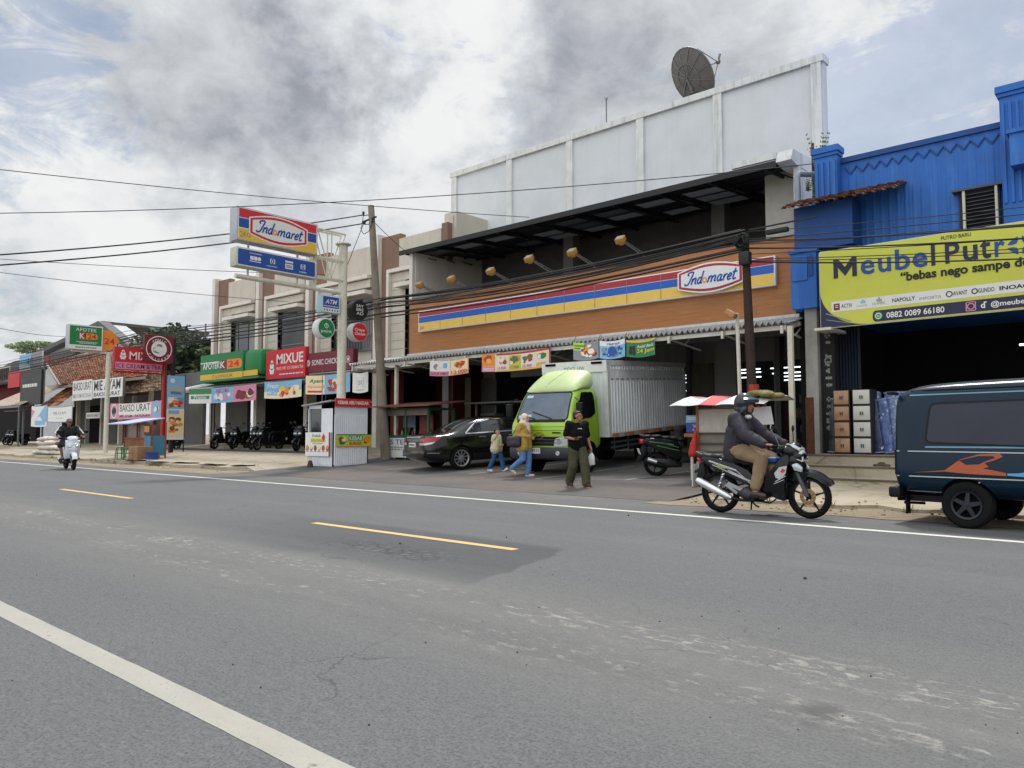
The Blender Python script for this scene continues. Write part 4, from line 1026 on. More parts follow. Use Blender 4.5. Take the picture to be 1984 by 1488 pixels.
def body_loft(name, st, paint_, parent, lv=2, sub=None):
    """st: list of (x, [(y,z) half section from bottom centre to top centre])"""
    rings = []
    for x, h in st:
        L_ = [(x + (p[2] if len(p) > 2 else 0), -p[0], p[1]) for p in h]; R_ = [(x + (p[2] if len(p) > 2 else 0), p[0], p[1]) for p in h[-2:0:-1]]
        rings.append(L_ + R_)
    mb = MB(); mb.loft(rings); o = mb.build(name, paint_, parent); subsurf(o, lv); return o
def arches(o, xs, r, zc, wid, y=.9):
    mb = MB()
    for x in xs:
        mb.lathe([(.001, -y - .2), (r, -y - .2), (r, y + .2), (.001, y + .2)], 32, 'Y', (x, 0, zc))
    return cut(o, mb, UNDER)
def line(mb, tree, pts, wd, axis, off=.004, m=0, step=.1):    # a draped strip along a polyline
    for a, b in zip(pts, pts[1:]):
        a, b = Vector(a), Vector(b); d = (b - a).normalized(); n = Vector((-d.y, d.x)) * wd / 2
        drape(mb, tree, [a - n, b - n, b + n, a + n], axis, off, m, step)

# ------------------------------------------------------------------ dark teal minibus
VANP = mat('teal_van_paint', (3, 33, 50), .22, .0, var=.08, scale=2, coat=.08, spec=.22)
VAN = thing('minibus', 'dark teal minibus with orange and blue swoosh stripes driving out of the frame', 'minibus', (0, 0, 0), R(-4.5), None, 1.04)
def vs(w, zb, wb, zbelt, wr, zr):
    return [(0, zb), (w * .86, zb), (w, zb + .18), (w * 1.0, (zb + zbelt) / 2), (wb, zbelt), ((wb + wr) / 2 + .01, (zbelt + zr) / 2), (wr, zr - .10), (wr - .10, zr - .015), (0, zr + .02)]
o = body_loft('body', [(0, vs(.70, .44, .68, .98, .60, 1.66)), (.03, vs(.74, .40, .72, .98, .63, 1.70)), (.22, vs(.76, .36, .745, .98, .655, 1.79)), (.6, vs(.765, .34, .75, .98, .66, 1.82)),
                     (1.6, vs(.765, .34, .75, .98, .66, 1.84)), (2.5, vs(.765, .34, .75, .98, .66, 1.83)), (2.95, vs(.765, .34, .745, .98, .65, 1.80)), (3.1, vs(.765, .34, .745, .98, .64, 1.74)),
                     (3.45, vs(.76, .34, .73, .98, .62, 1.35)), (3.62, vs(.75, .36, .70, .96, .58, 1.02)), (3.72, vs(.70, .38, .66, .84, .54, .90))], VANP, VAN)
tr = bvh_of(o); van_body = o
arches(o, (.84, 2.82), .315, .30, 0)
VWN = mat('smoked_van_glass', (42, 44, 56), .12, spec=.3, var=.1)
vw = [[(.40, 1.04), (.46, 1.53), (1.64, 1.55), (1.64, 1.0)], [(1.86, 1.0), (1.86, 1.55), (2.3, 1.55), (2.3, 1.0)], [(2.42, 1.0), (2.42, 1.54), (2.86, 1.54), (3.2, 1.0)]]
dparts('window', VWN, VAN, tr, [(rounded(p, .07), ax, .006) for p in vw for ax in ('-Y', '+Y')])
dparts('windscreen', VWN, VAN, tr, [(rounded([(-.52, 1.08), (-.50, 1.55), (.50, 1.55), (.52, 1.08)], .06), '-X', .006), (rounded([(-.58, 1.06), (-.52, 1.66), (.52, 1.66), (.58, 1.06)], .06), '+X', .006)])
mb = MB()
for poly in ([(.40, 1.04), (.46, 1.53), (1.64, 1.55), (1.64, 1.0)], [(1.86, 1.0), (1.86, 1.55), (2.3, 1.55), (2.3, 1.0)], [(2.42, 1.0), (2.42, 1.54), (2.86, 1.54), (3.2, 1.0)]):
    p_ = rounded(poly, .07); line(mb, tr, p_ + [p_[0]], .022, '-Y', .008)
mb.build('window_rubber', BLKP, VAN)
mb = MB()
for z in (.93, .615): line(mb, tr, [(.05, z), (2.4, z - .005), (3.5, z - .03)], .013, '-Y', .005, 0, .2)
line(mb, tr, [(.02, .425), (.55, .425)], .012, '-Y', .005, 0)
line(mb, tr, [(.4, .985), (1.6, .99)], .02, '-Y', .006, 1); line(mb, tr, [(.2, 1.645), (2.9, 1.66)], .016, '-Y', .006, 1, .2); line(mb, tr, [(.2, 1.70), (2.9, 1.715)], .012, '-Y', .006, 2, .2)  # pale teal lines paint a reflection under the window and along the roof
for x in (1.74, 2.36, 3.28): line(mb, tr, [(x, .42), (x, 1.6 if x < 3 else .95)], .009, '-Y', .004, 2)
mb.build('pinstripe_reflex', [mat('silver_pinstripe', (176, 180, 178), .4), mat('pale_teal_reflex', (96, 140, 160), .3), UNDER], VAN)
mb = MB()
drape(mb, tr, [(.25, .66), (.62, .70), (.80, .84), (1.0, .905), (1.22, .915), (1.25, .88), (1.16, .835), (1.06, .80), (1.10, .755), (1.04, .735), (1.28, .69), (1.28, .655), (.88, .665), (.62, .685)], '-Y', .007, 0, .05)
drape(mb, tr, [(1.29, .66), (1.29, .685), (1.40, .69), (1.52, .715), (2.2, .70), (2.8, .69), (2.8, .64), (2.2, .645), (1.46, .65)], '-Y', .007, 1, .08)
drape(mb, tr, [(.78, .825), (.88, .855), (1.0, .885), (1.15, .885), (1.17, .865), (1.06, .82), (1.0, .785), (.86, .775)], '-Y', .010, 2, .06)
mb.build('swoosh_decal', [mat('orange_decal', (166, 78, 40), .4, var=.12, scale=9), mat('light_blue_decal', (88, 150, 196), .4, var=.12), VANP], VAN)
mb = MB(); mb.bbox(-.07, -.74, .33, .08, .74, .47, .03); mb.box(.05, -.5, .28, .5, .5, .36)
mb.build('bumper', BLKP, VAN)
mb = MB(); mb.box(.1, -.62, .12, .12, -.50, .36); mb.tube([(.06, -.55, .26), (.3, -.5, .26)], .02, 6); mb.tube([(-.05, -.45, .3), (.6, -.45, .32)], .028, 8); mb.build('mud_flap', UNDER, VAN)
dparts('tail_light', LAMPR, VAN, tr, [(rounded([(s_ * .60, .62), (s_ * .60, .94), (s_ * .68, .94), (s_ * .68, .62)], .02), '-X', .012) for s_ in (-1, 1)])
dparts('headlight', LAMPW, VAN, tr, [(rounded([(s_ * .32, .66), (s_ * .32, .84), (s_ * .62, .84), (s_ * .62, .66)], .03), '+X', .012) for s_ in (-1, 1)])
mb = MB(); mb.box(2.5, -.79, .86, 2.64, -.755, .90); mb.build('door_handle', BLKP, VAN)
mb = MB(); mb.bbox(-.05, -.74, 1.66, .02, -.5, 1.70, .01); mb.build('hinge', BLKP, VAN)
VRIM = mat('dark_wheel', (44, 46, 52), .4, .5, var=.15)
for x in (.84, 2.82):
    for s_ in (-1, 1): wheel(VAN, (x, s_ * .66, .285), .285, .185, .175, 5, VRIM, s_, .2)
VAN.location = (-3.02, 11.98, 0); VAN.rotation_euler.z = R(-4.5)

# ------------------------------------------------------------------ black saloon car
CARP = mat('black_car_paint', (10, 11, 14), .14, .0, var=.05, coat=.6, spec=.35)
CAR = thing('saloon_car', 'glossy black saloon car with red and clear tail lamps parked nose-in', 'car', (0, 0, 0), 0)
def cs(zb, yb, ym, zm, ybl, zbl, yg, zg, zt):
    return [(0, zb), (yb, zb), (ym, zb + .12), (ym + .015, zm), (ybl + .01, (zm + zbl) / 2 + .05), (ybl, zbl), ((ybl + yg) / 2, (zbl + zg) / 2), (yg, zg), (yg * .6, zt - .012), (0, zt)]
st = [(0.0, cs(.40, .62, .74, .60, .70, .86, .60, .90, .91)), (.05, cs(.32, .70, .80, .60, .76, .92, .66, .965, .975)), (.25, cs(.25, .76, .86, .62, .82, .945, .70, 1.0, 1.015)), (.62, cs(.2, .80, .90, .62, .86, .95, .70, 1.03, 1.05)),
      (.95, cs(.2, .82, .91, .62, .87, .955, .68, 1.07, 1.11)), (1.4, cs(.2, .82, .92, .62, .875, .96, .62, 1.29, 1.34)), (1.8, cs(.2, .83, .92, .62, .88, .96, .60, 1.39, 1.44)), (2.4, cs(.2, .83, .92, .62, .88, .955, .60, 1.43, 1.478)),
      (3.0, cs(.2, .83, .92, .62, .87, .95, .60, 1.39, 1.44)), (3.4, cs(.2, .83, .915, .62, .865, .94, .62, 1.22, 1.26)), (3.8, cs(.2, .82, .91, .62, .86, .92, .66, 1.01, 1.04)), (4.3, cs(.2, .80, .89, .6, .83, .84, .60, .91, .94)),
      (4.7, cs(.22, .74, .82, .56, .76, .74, .55, .80, .83)), (4.9, cs(.28, .6, .66, .52, .6, .64, .5, .68, .70)), (4.95, cs(.34, .5, .56, .5, .5, .58, .42, .61, .62))]
o = body_loft('body', st, CARP, CAR); tr = bvh_of(o); car_body = o
arches(o, (1.05, 3.85), .36, .33, 0)
dlo = [(1.22, .985), (1.62, 1.27), (2.1, 1.355), (2.7, 1.355), (3.1, 1.26), (3.55, 1.0)]
dparts('window', TINT, CAR, tr, [(rounded(dlo, .04), ax, .006) for ax in ('-Y', '+Y')])
mb = MB(); p_ = rounded(dlo, .04)
line(mb, tr, p_ + [p_[0]], .03, '-Y', .010, 0)
line(mb, tr, [(.06, .52), (.4, .50)], .02, '-Y', .006, 0)
mb.build('chrome_trim', CHROME, CAR)
for a_, b_ in (((1.72, .97), (1.78, 1.32)), ((2.38, .97), (2.44, 1.37))): mb = MB(); line(mb, tr, [a_, b_], .045 if a_[0] > 2 else .02, '-Y', .009, 0); mb.build('window_pillar', BLKP, CAR)
for x in (1.5, 2.42, 3.5): mb = MB(); line(mb, tr, [(x, .3 if x > 1.6 else .8), (x, .96)], .008, '-Y', .004, 0); mb.build('door_seam', UNDER, CAR)
dparts('windscreen', mat('rear_glass', (40, 46, 50), .05, spec=.9, var=.1), CAR, tr, [(rounded([(.98, -.56), (.98, .56), (1.66, .50), (1.66, -.50)], .06), '+Z', .006), (rounded([(3.1, -.5), (3.1, .5), (3.75, .62), (3.75, -.62)], .06), '+Z', .006)])
for s_ in (-1, 1):
    ax = '-Y' if s_ < 0 else '+Y'
    mb = MB(); drape(mb, tr, rounded([(.02, .80), (.02, .915), (.28, .93), (.48, .925), (.32, .82)], .03), ax, .010, 0, .04); drape(mb, tr, rounded([(s_ * .50, .82), (s_ * .50, .90), (s_ * .76, .915), (s_ * .76, .80)], .02), '-X', .010, 0, .04)
    tl = mb.build('tail_light', LAMPR, CAR)
    mb = MB(); drape(mb, tr, [(.02, .735), (.02, .795), (.31, .815), (.20, .755)], ax, .011, 0, .04); drape(mb, tr, [(s_ * .45, .735), (s_ * .45, .80), (s_ * .78, .79), (s_ * .78, .735)], '-X', .010, 0, .04)
    mb.build('reversing_lamp', LAMPW, tl)
for P_ in (-.915, .915):
    for x in (1.62, 2.56): mb = MB(); mb.bbox(x, min(P_, P_ * 1.03), .86, x + .2, max(P_, P_ * 1.03), .89, .008); mb.build('door_handle', CHROME, CAR)
mb = MB(); mb.box(-.035, -.22, .68, -.005, .22, .80); f = Face(mb, (-.036, .22, .68), (-.036, -.22, .68), (-.036, -.22, .80), (-.036, .22, .80)); f.scribble(.1, .3, .9, .8, 1, 1, 1, 5)
mb.build('number_plate', [PLATE, PLK], CAR)
mb = MB(); mb.bbox(-.035, -.74, .40, .06, .74, .58, .03); mb.build('bumper', CARP, CAR)
mb = MB(); drape(mb, tr, rounded([(-.5, .925), (-.5, .96), (.5, .96), (.5, .925)], .01), '-X', .012, 0)
mb.build('chrome_bar', CHROME, CAR)
for s_ in (-1, 1): mb = MB(); mb.bbox(3.2, s_ * .98 - .09, .98, 3.34, s_ * .98 + .09, 1.12, .03); mb.bar((3.3, s_ * .88, 1.0), (3.28, s_ * .95, 1.03), .03, .04); mb.build('mirror', CARP, CAR)
for x in (1.05, 3.85):
    for s_ in (-1, 1): wheel(CAR, (x, s_ * .80, .325), .325, .215, .235, 10, ALU, s_, .10, depth=.1)
hd = R(72); CAR.rotation_euler = (0, -R(3.2), hd)
rw = Vector((-15.25, 15.11)); CAR.location = (rw.x - 1.05 * math.cos(hd) - .91 * math.sin(hd), rw.y - 1.05 * math.sin(hd) + .91 * math.cos(hd), 0)
CAR.location.z = G(CAR.location.y) + .0

# ------------------------------------------------------------------ green box truck
TRP = mat('lime_green_paint', (146, 182, 48), .3, .1, var=.08, scale=2, coat=.5); TRF = mat('sky_sheen_fairing', (186, 204, 146), .45, var=.1, scale=2)  # fairing paler than the cab: sky reflection put into its colour
TRK = thing('box_truck', 'lime green truck with a ribbed grey cargo box reversed under the canopy', 'truck', (0, 0, 0), 0)
def ts(w, zb, zbelt, wr, zr):
    return [(0, zb), (w * .93, zb), (w, zb + .12), (w + .005, (zb + zbelt) / 2), (w * .995, zbelt), ((w + wr) / 2 + .01, (zbelt + zr) / 2), (wr, zr - .12), (wr - .12, zr - .01), (0, zr + .02)]
# x forward; front axle at x=0, front bumper at x=.95
o = body_loft('cab', [(-.62, ts(.84, .62, 1.42, .78, 2.14)), (-.58, ts(.88, .56, 1.42, .80, 2.18)), (-.3, ts(.885, .55, 1.42, .81, 2.2)), (.2, ts(.885, .55, 1.40, .81, 2.18)), (.45, ts(.885, .55, 1.38, .79, 2.10)),
                    (.70, ts(.88, .55, 1.34, .77, 1.72)), (.86, ts(.87, .55, 1.28, .80, 1.40)), (.93, ts(.84, .57, 1.14, .78, 1.26)), (.955, ts(.80, .60, 1.06, .74, 1.15))], TRP, TRK)
tr = bvh_of(o)
arches(o, (0,), .42, .40, 0)
mb = MB(); drape(mb, tr, rounded([(-.73, 1.40), (-.66, 2.03), (.66, 2.03), (.73, 1.40)], .09), '+X', .008, 0, .07); mb.build('windscreen', mat('blue_windscreen', (58, 78, 100), .08, spec=.8, var=.3, scale=2), TRK)
mb = MB(); p_ = rounded([(-.75, 1.38), (-.68, 2.05), (.68, 2.05), (.75, 1.38)], .09); line(mb, tr, p_ + [p_[0]], .03, '+X', .007)
line(mb, tr, [(-.7, 1.36), (.7, 1.36)], .06, '+X', .009)
wn_p = [(-.34, 1.50), (-.34, 2.04), (.22, 2.04), (.52, 1.62), (.40, 1.38), (-.1, 1.40)]
mb.build('windscreen_rubber', BLKP, TRK)
dparts('window', TINT, TRK, tr, [(rounded(wn_p, .06), ax, .008) for ax in ('+Y', '-Y')])
for a_, b_ in (((.30, 1.415), (-.28, 1.58)), ((-.18, 1.415), (-.62, 1.50))):
    mb = MB(); line(mb, tr, [a_, b_], .022, '+X', .025); line(mb, tr, [(a_[0], 1.36), a_], .05, '+X', .022); mb.build('wiper', BLKP, TRK)
dparts('sticker', mat('pale_paper', (170, 190, 205), .6, var=.3, scale=20), TRK, tr, [([(-.68, 1.42), (-.68, 1.50), (-.3, 1.52), (-.28, 1.44)], '+X', .012), ([(-.6, 1.93), (-.6, 1.99), (-.4, 1.99), (-.4, 1.93)], '+X', .012)])
mb = MB(); drape(mb, tr, rounded([(-.62, .76), (-.62, .98), (.62, .98), (.62, .76)], .03), '+X', .012, 0)
for z in (.83, .91): line(mb, tr, [(-.6, z), (.6, z)], .015, '+X', .02, 1)
mb.build('grille', [BLKP, GRYP], TRK)
mb = MB()
for i in range(24):
    a_, b_ = i * math.tau / 24, (i + 1) * math.tau / 24
    line(mb, tr, [(.14 * math.cos(a_), 1.0 + .075 * math.sin(a_)), (.14 * math.cos(b_), 1.0 + .075 * math.sin(b_))], .022, '+X', .03)
line(mb, tr, [(-.11, .97), (-.02, 1.0), (.02, 1.0), (.11, .97)], .02, '+X', .03); line(mb, tr, [(-.11, 1.03), (-.02, 1.0), (.02, 1.0), (.11, 1.03)], .02, '+X', .03)
mb.build('emblem', CHROME, TRK)
for s_ in (-1, 1):
    mb = MB(); drape(mb, tr, rounded([(s_ * .42, .74), (s_ * .46, .93), (s_ * .62, .98), (s_ * .80, 1.0), (s_ * .80, .76)], .03), '+X', .014, 0, .05)
    hl = mb.build('headlight', LAMPW, TRK)
    mb = MB(); c_ = tr.ray_cast(Vector((9, s_ * .58, .86)), Vector((-1, 0, 0)))[0]
    if c_: mb.lathe([(.001, .03), (.07, .03), (.085, .0)], 14, 'X', c_ + Vector((-.012, 0, 0)))
    mb.build('reflector', CHROME, hl)
mb = MB()
for z in (1.13, 1.22): line(mb, tr, [(-.78, z), (.78, z)], .008, '+X', .004)
line(mb, tr, [(.38, 1.075), (.62, 1.075)], .035, '+X', .006)
for x in (-.46, .60): line(mb, tr, [(x, .62), (x, 1.9 if x < 0 else 1.3)], .01, '+Y', .005); line(mb, tr, [(x, .62), (x, 1.9 if x < 0 else 1.3)], .01, '-Y', .005)
line(mb, tr, [(-.46, .62), (.60, .62)], .01, '+Y', .005)
mb.build('panel_seam', UNDER, TRK)
mb = MB(); mb.bbox(.80, -.88, .44, 1.02, .88, .72, .05); mb.box(.7, -.86, .42, .9, .86, .60); mb.build('bumper', mat('dark_bumper', (34, 38, 44), .45, var=.15), TRK)
mb = MB(); mb.box(1.02, -.30, .57, 1.035, .06, .71); f = Face(mb, (1.035, -.30, .57), (1.035, .06, .57), (1.035, .06, .71), (1.035, -.30, .71)); f.text('9111', .35, .3, .9, .8, 1, 1, .03); mb.build('number_plate', [PLATE, PLK], TRK)
for s_ in (-1, 1): mb = MB(); mb.lathe([(.001, .02), (.05, .02), (.06, 0)], 12, 'X', (1.02, s_ * .56, .58)); mb.build('fog_lamp', LAMPW, TRK)
for s_ in (-1, 1):
    mb = MB(); mb.bbox(.66, s_ * 1.04 - .09, 1.46, .76, s_ * 1.04 + .09, 1.80, .03); mb.tube([(.62, s_ * .88, 1.40), (.72, s_ * 1.02, 1.42), (.72, s_ * 1.02, 1.84), (.6, s_ * .85, 1.92)], .014, 6); mb.build('mirror', BLKP, TRK)
# wind deflector
o = body_loft('roof_fairing', [(-.62, [(0, 2.1), (.74, 2.1), (.78, 2.3), (.74, 2.56), (.62, 2.66), (0, 2.68)]), (-.4, [(0, 2.1), (.76, 2.1), (.79, 2.28), (.74, 2.5), (.60, 2.61), (0, 2.64)]), (0, [(0, 2.1), (.77, 2.1), (.78, 2.2), (.71, 2.36), (.56, 2.44), (0, 2.48)]),
                              (.3, [(0, 2.08), (.75, 2.08), (.75, 2.13), (.66, 2.22), (.5, 2.28), (0, 2.32)]), (.45, [(0, 2.04), (.72, 2.04), (.72, 2.07), (.62, 2.12), (.45, 2.15), (0, 2.17)])], TRF, TRK)
tr2 = bvh_of(o); mb = MB(); line(mb, tr2, [(.4, -.1), (.0, .02), (-.55, .10)], .02, '+Z', .004); mb.build('fairing_crease', mat('dull_green', (120, 144, 80), .5), o)
# box
BOXM = mat('box_sheet', (226, 229, 231), .5, .0, var=.14, scale=1.5, streak=.35, dirt=(96, 96, 88)); BX0, BX1, bw, bz0, bz1 = -.86, -6.0, .96, .86, 2.84
mb = MB(); mb.box(BX1, -bw, bz0, BX0, bw, bz1); bx_ = mb.build('cargo_box', BOXM, TRK)
n = 30
for s_ in (-1, 1):
    mb = MB()
    for i in range(n):
        x = BX1 + .12 + i * (BX0 - BX1 - .24) / n; wdt = (BX0 - BX1 - .24) / n
        for z0_, z1_ in ((bz0 + .1, 2.32), (2.62, 2.72)):
            mb.prism([(x, s_ * bw), (x + wdt * .12, s_ * (bw + .022)), (x + wdt * .42, s_ * (bw + .022)), (x + wdt * .55, s_ * bw)], z0_, z1_, 'Z')
    mb.build('ribbing', BOXM, bx_)
mb = MB()
for s_ in (-1, 1):
    y0, y1 = sorted((s_ * bw, s_ * (bw + .035)))
    mb.box(BX1, y0, bz1 - .12, BX0 + .02, y1, bz1 + .02); mb.box(BX0 - .12, y0, bz0, BX0 + .02, y1, bz1); mb.box(BX1, y0, bz0, BX1 + .1, y1, bz1)
mb.box(BX0, -bw - .03, bz1 - .28, BX0 + .05, bw + .03, bz1 + .02); mb.box(BX0 + .01, -bw, bz0, BX0 + .03, -bw + .1, bz1); mb.box(BX0 + .01, bw - .1, bz0, BX0 + .03, bw, bz1)
mb.build('frame_rail', mat('box_frame', (214, 215, 212), .5, .2, var=.12, streak=.3), bx_)
for s_ in (-1, 1): mb = MB(); mb.box(BX0 + .05, min(s_ * .55, s_ * .86), bz1 - .07, BX0 + .075, max(s_ * .55, s_ * .86), bz1 - .01); mb.build('marker_lamp', UNDER, bx_)
mb = MB(); f = Face(mb, (BX0 + .05, -.55, bz1 - .27), (BX0 + .05, .55, bz1 - .27), (BX0 + .05, .55, bz1 - .06), (BX0 + .05, -.55, bz1 - .06)); f.text('YOG 101', .22, .2, .78, .72, 0, 1, .0); mb.build('lettering', mat('faded_blue_ink', (88, 120, 130), .6), bx_)
for s_ in (-1, 1):
    mb = MB()
    y0, y1 = sorted((s_ * bw, s_ * (bw + .045))); x = BX1 + .15; k = 0
    while x < BX0 - .3:
        mb.box(x, y0, bz0 - .02, x + .28, y1, bz0 + .08, k % 3); x += .30; k += 1
    for zz_ in (2.36, 2.74):
        for i in range(16): x = BX1 + .3 + i * .3; mb.box(x, y0, zz_, x + .12, y1 - .02, zz_ + .015, 3)
    mb.build('reflective_strip', [mat('rusty_orange', (166, 112, 66), .7, var=.3, scale=12), mat('faded_rose', (168, 132, 116), .7, var=.3, scale=12), mat('grimy_white', (160, 160, 150), .7, var=.2), UNDER], bx_)
mb = MB()
for s_ in (-1, 1): mb.box(-6.0, s_ * .36 - .05, .60, .6, s_ * .36 + .05, .80)
for x in (-1.2, -2.2, -3.2, -4.2, -5.2): mb.box(x, -.9, .78, x + .08, .9, .86)
mb.bbox(-2.1, .45, .48, -1.2, .88, .80, .04); mb.box(-2.9, .85, .45, -2.2, .9, .7); mb.box(-5.9, -.9, .45, -5.85, .9, .55)
mb.build('chassis', UNDER, TRK)
for s_ in (-1, 1):
    mb = MB()
    for z in (.55, .68): mb.box(-3.2, s_ * .9 - .015, z, -1.1, s_ * .9 + .015, z + .05)
    for x in (-3.0, -2.1, -1.3): mb.box(x, s_ * .9 - .012, .5, x + .05, s_ * .9 + .012, .85)
    mb.build('side_guard', GRYP, TRK)
TW = mat('grey_truck_wheel', (120, 122, 122), .5, .3, var=.15)
for s_ in (-1, 1):
    wheel(TRK, (0, s_ * .74, .38), .38, .22, .22, 6, TW, s_, .2, depth=.5)
    wheel(TRK, (-3.6, s_ * .66, .38), .38, .38, .22, 6, TW, s_, .2, depth=-.2)
th = R(276.4); TRK.rotation_euler = (0, R(3.3), th)
TRK.location = (-12.22, 15.65, 0); TRK.location.z = G(15.65) - .02

# ------------------------------------------------------------------ motorbikes
def panel(parent, name, poly, y0, y1, m, bev=.012):
    mb = MB(); mb.prism(poly, y0, y1, 'Y', 0, bev); return mb.build(name, m, parent)
def bike_wheel(t, c, r, wd, n, rim_m, disc=None, name='wheel', spoke_w=.02):
    mb = MB(); rr = r - .058
    mb.lathe([(rr, -.03), (rr, .03), (rr - .022, .034), (rr - .022, -.034), (rr, -.03)], 36, 'Y')
    mb.lathe([(.001, -.055), (.035, -.055), (.04, 0), (.035, .055), (.001, .055)], 14, 'Y')
    for i in range(n):
        a = i * math.tau / n + .3; d = Vector((math.cos(a), 0, math.sin(a))); e = Vector((math.cos(a + .25), 0, math.sin(a + .25)))
        mb.bar(d * .03, d * (rr * .55) , .024, spoke_w * 1.4); mb.bar(d * (rr * .5), d * (rr - .01), .022, spoke_w)
    w_ = mb.build(name, rim_m, t); w_.location = c
    mb = MB(); h = wd / 2
    mb.lathe([(rr - .004, -h * .6), (rr + .02, -h), (r - .02, -h * .8), (r - .004, -h * .4), (r, 0), (r - .004, h * .4), (r - .02, h * .8), (rr + .02, h), (rr - .004, h * .6)], 40, 'Y'); mb.build('tyre', RUB, w_)
    if disc:
        mb = MB(); mb.lathe([(.05, -.062), (.105, -.062), (.105, -.058), (.05, -.058)], 24, 'Y')
        for i in range(10): a = i * math.tau / 10; mb.ball((math.cos(a) * .08, -.063, math.sin(a) * .08), .012, 6)
        mb.build('brake_disc', disc, w_)
    return w_
# --- the passing step-through motorcycle (local +x forward, -y faces the camera; rear axle at x=0, front axle at x=1.24)
BKP = mat('black_bike_paint', (16, 18, 22), .22, .0, var=.08, coat=.2, spec=.25); SLV = mat('silver_decal', (190, 194, 198), .25, .5, var=.08)
BK = thing('motorcycle', 'black step-through motorcycle with silver decals passing close to the camera', 'motorcycle', (-5.48, 10.98, 0), R(0.5), None, 1.09)
bike_wheel(BK, (0, 0, .285), .285, .085, 5, BLKP); bike_wheel(BK, (1.24, 0, .285), .285, .075, 5, BLKP, DISC)
def tail_x(p): return p
# rear side panels: long rising tail
sp = [(-.26, .74), (-.20, .78), (.02, .765), (.25, .70), (.45, .62), (.58, .50), (.66, .36), (.60, .33), (.42, .42), (.22, .50), (.0, .60), (-.14, .66)]
for s_ in (-1, 1): panel(BK, 'side_panel', sp, min(s_ * .075, s_ * .135), max(s_ * .075, s_ * .135), BKP, .02)
mb = MB()
for a_, b_, w_ in (((-.10, .72), (.30, .60), .022), ((.02, .64), (.48, .46), .016), ((.18, .60), (.60, .42), .013), ((.30, .60), (.56, .38), .010), ((-.05, .665), (.22, .565), .010)):
    mb.bar((a_[0], -.138, a_[1]), (b_[0], -.138, b_[1]), .006, w_)
mb.build('stripe', SLV, BK)
mb = MB(); mb.bar((-.02, -.139, .685), (.18, -.139, .625), .006, .02); mb.bar((0.03, -.139, .655), (.14, -.139, .622), .006, .012); mb.build('logo', mat('yellow_green_decal', (150, 160, 90), .4), BK)
# seat
def seatf(mb):
    for x, z, r_ in ((-.20, .775, .075), (-.02, .775, .10), (.14, .745, .11), (.30, .715, .115), (.44, .70, .10), (.54, .68, .07)):
        for y in (-.05, .05): mb.ball((x, y, z), (.12, r_ * .85, .05), 10)
blob('seat', seatf, SEATM, BK, .014, 4)
mb = MB(); mb.tube([(-.22, -.09, .80), (-.33, -.06, .835), (-.33, .06, .835), (-.22, .09, .80)], .016, 8); mb.build('grab_rail', GRYP, BK)
mb = MB(); mb.bbox(-.32, -.07, .69, -.22, .07, .77, .02); mb.build('tail_light', LAMPR, BK)
mb = MB(); mb.prism([(-.22, .70), (-.28, .70), (-.36, .40), (-.30, .34), (-.20, .52)], -.06, .06, 'Y', 0, .01); mb.build('rear_mudguard', BLKP, BK)
mb = MB(); mb.box(-.395, -.085, .34, -.385, .085, .66); f = Face(mb, (-.395, .085, .36), (-.395, -.085, .36), (-.395, -.085, .58), (-.395, .085, .58)); f.scribble(.15, .5, .85, .8, 1, 1); mb.box(-.40, -.085, .33, -.384, .085, .345, 2); mb.bar((-.39, 0, .55), (-.26, 0, .62), .05, .03, 1)
mb.T = Matrix.Translation((0, 0, 0)); mb.build('number_plate', [PLATE, PLK, LAMPR], BK)
# frame, engine, swing arm, shock, exhaust
mb = MB(); mb.bar((0, -.10, .285), (.44, -.10, .33), .03, .045); mb.bar((0, .10, .285), (.44, .10, .33), .03, .045); mb.tube([(.42, 0, .62), (.5, 0, .40), (.62, 0, .26)], .03, 8); mb.tube([(1.02, 0, .78), (.86, 0, .55), (.62, 0, .42), (.42, 0, .50), (.1, 0, .66)], .035, 8)
mb.build('frame', BLKP, BK)
def engf(mb):
    mb.ball((.50, 0, .30), (.17, .13, .10), 14); mb.cap((.58, 0, .31), .085, (.80, 0, .34), .07, 12); mb.cap((.46, -.12, .29), .10, (.46, .11, .29), .10, 14); mb.cap((.36, -.09, .30), .07, (.52, -.13, .27), .09)
blob('engine', engf, mat('engine_alloy', (64, 66, 70), .45, .6, var=.25, scale=12), BK, .014, 2)
mb = MB(); mb.lathe([(.001, -.155), (.075, -.155), (.095, -.13), (.10, -.11)], 20, 'Y', (.46, 0, .29))
for i in range(6): mb.box(.60 + i * .03, -.085, .25, .612 + i * .03, .085, .43)
mb.bar((.40, -.14, .33), (.18, -.15, .42), .02, .05); mb.bar((.32, -.15, .29), (.16, -.15, .40), .02, .04)
mb.build('engine_cover', ALU, BK)
for s_ in (-1, 1):
    mb = MB(); mb.tube([(.02, s_ * .115, .32), (.12, s_ * .115, .60)], .012, 8, 0)
    pts = [(.03 + .09 * t + .026 * math.cos(t * 36), s_ * .115 + .026 * math.sin(t * 36), .34 + .24 * t) for t in [i / 50 for i in range(51)]]
    mb.tube(pts, .008, 5, 0); mb.build('rear_shock', CHROME, BK)
mb = MB(); mb.tube([(.78, -.09, .30), (.66, -.14, .21), (.40, -.16, .20), (.22, -.165, .225)], .02, 10); mb.build('exhaust_pipe', BLKP, BK)
mb = MB(); mb.tube([(.24, -.165, .22), (.18, -.168, .245), (-.22, -.175, .43), (-.27, -.176, .45)], [.03, .05, .056, .036], 16); mb.build('silencer', mat('muffler_silver', (206, 208, 208), .2, .8, var=.1, scale=6), BK)
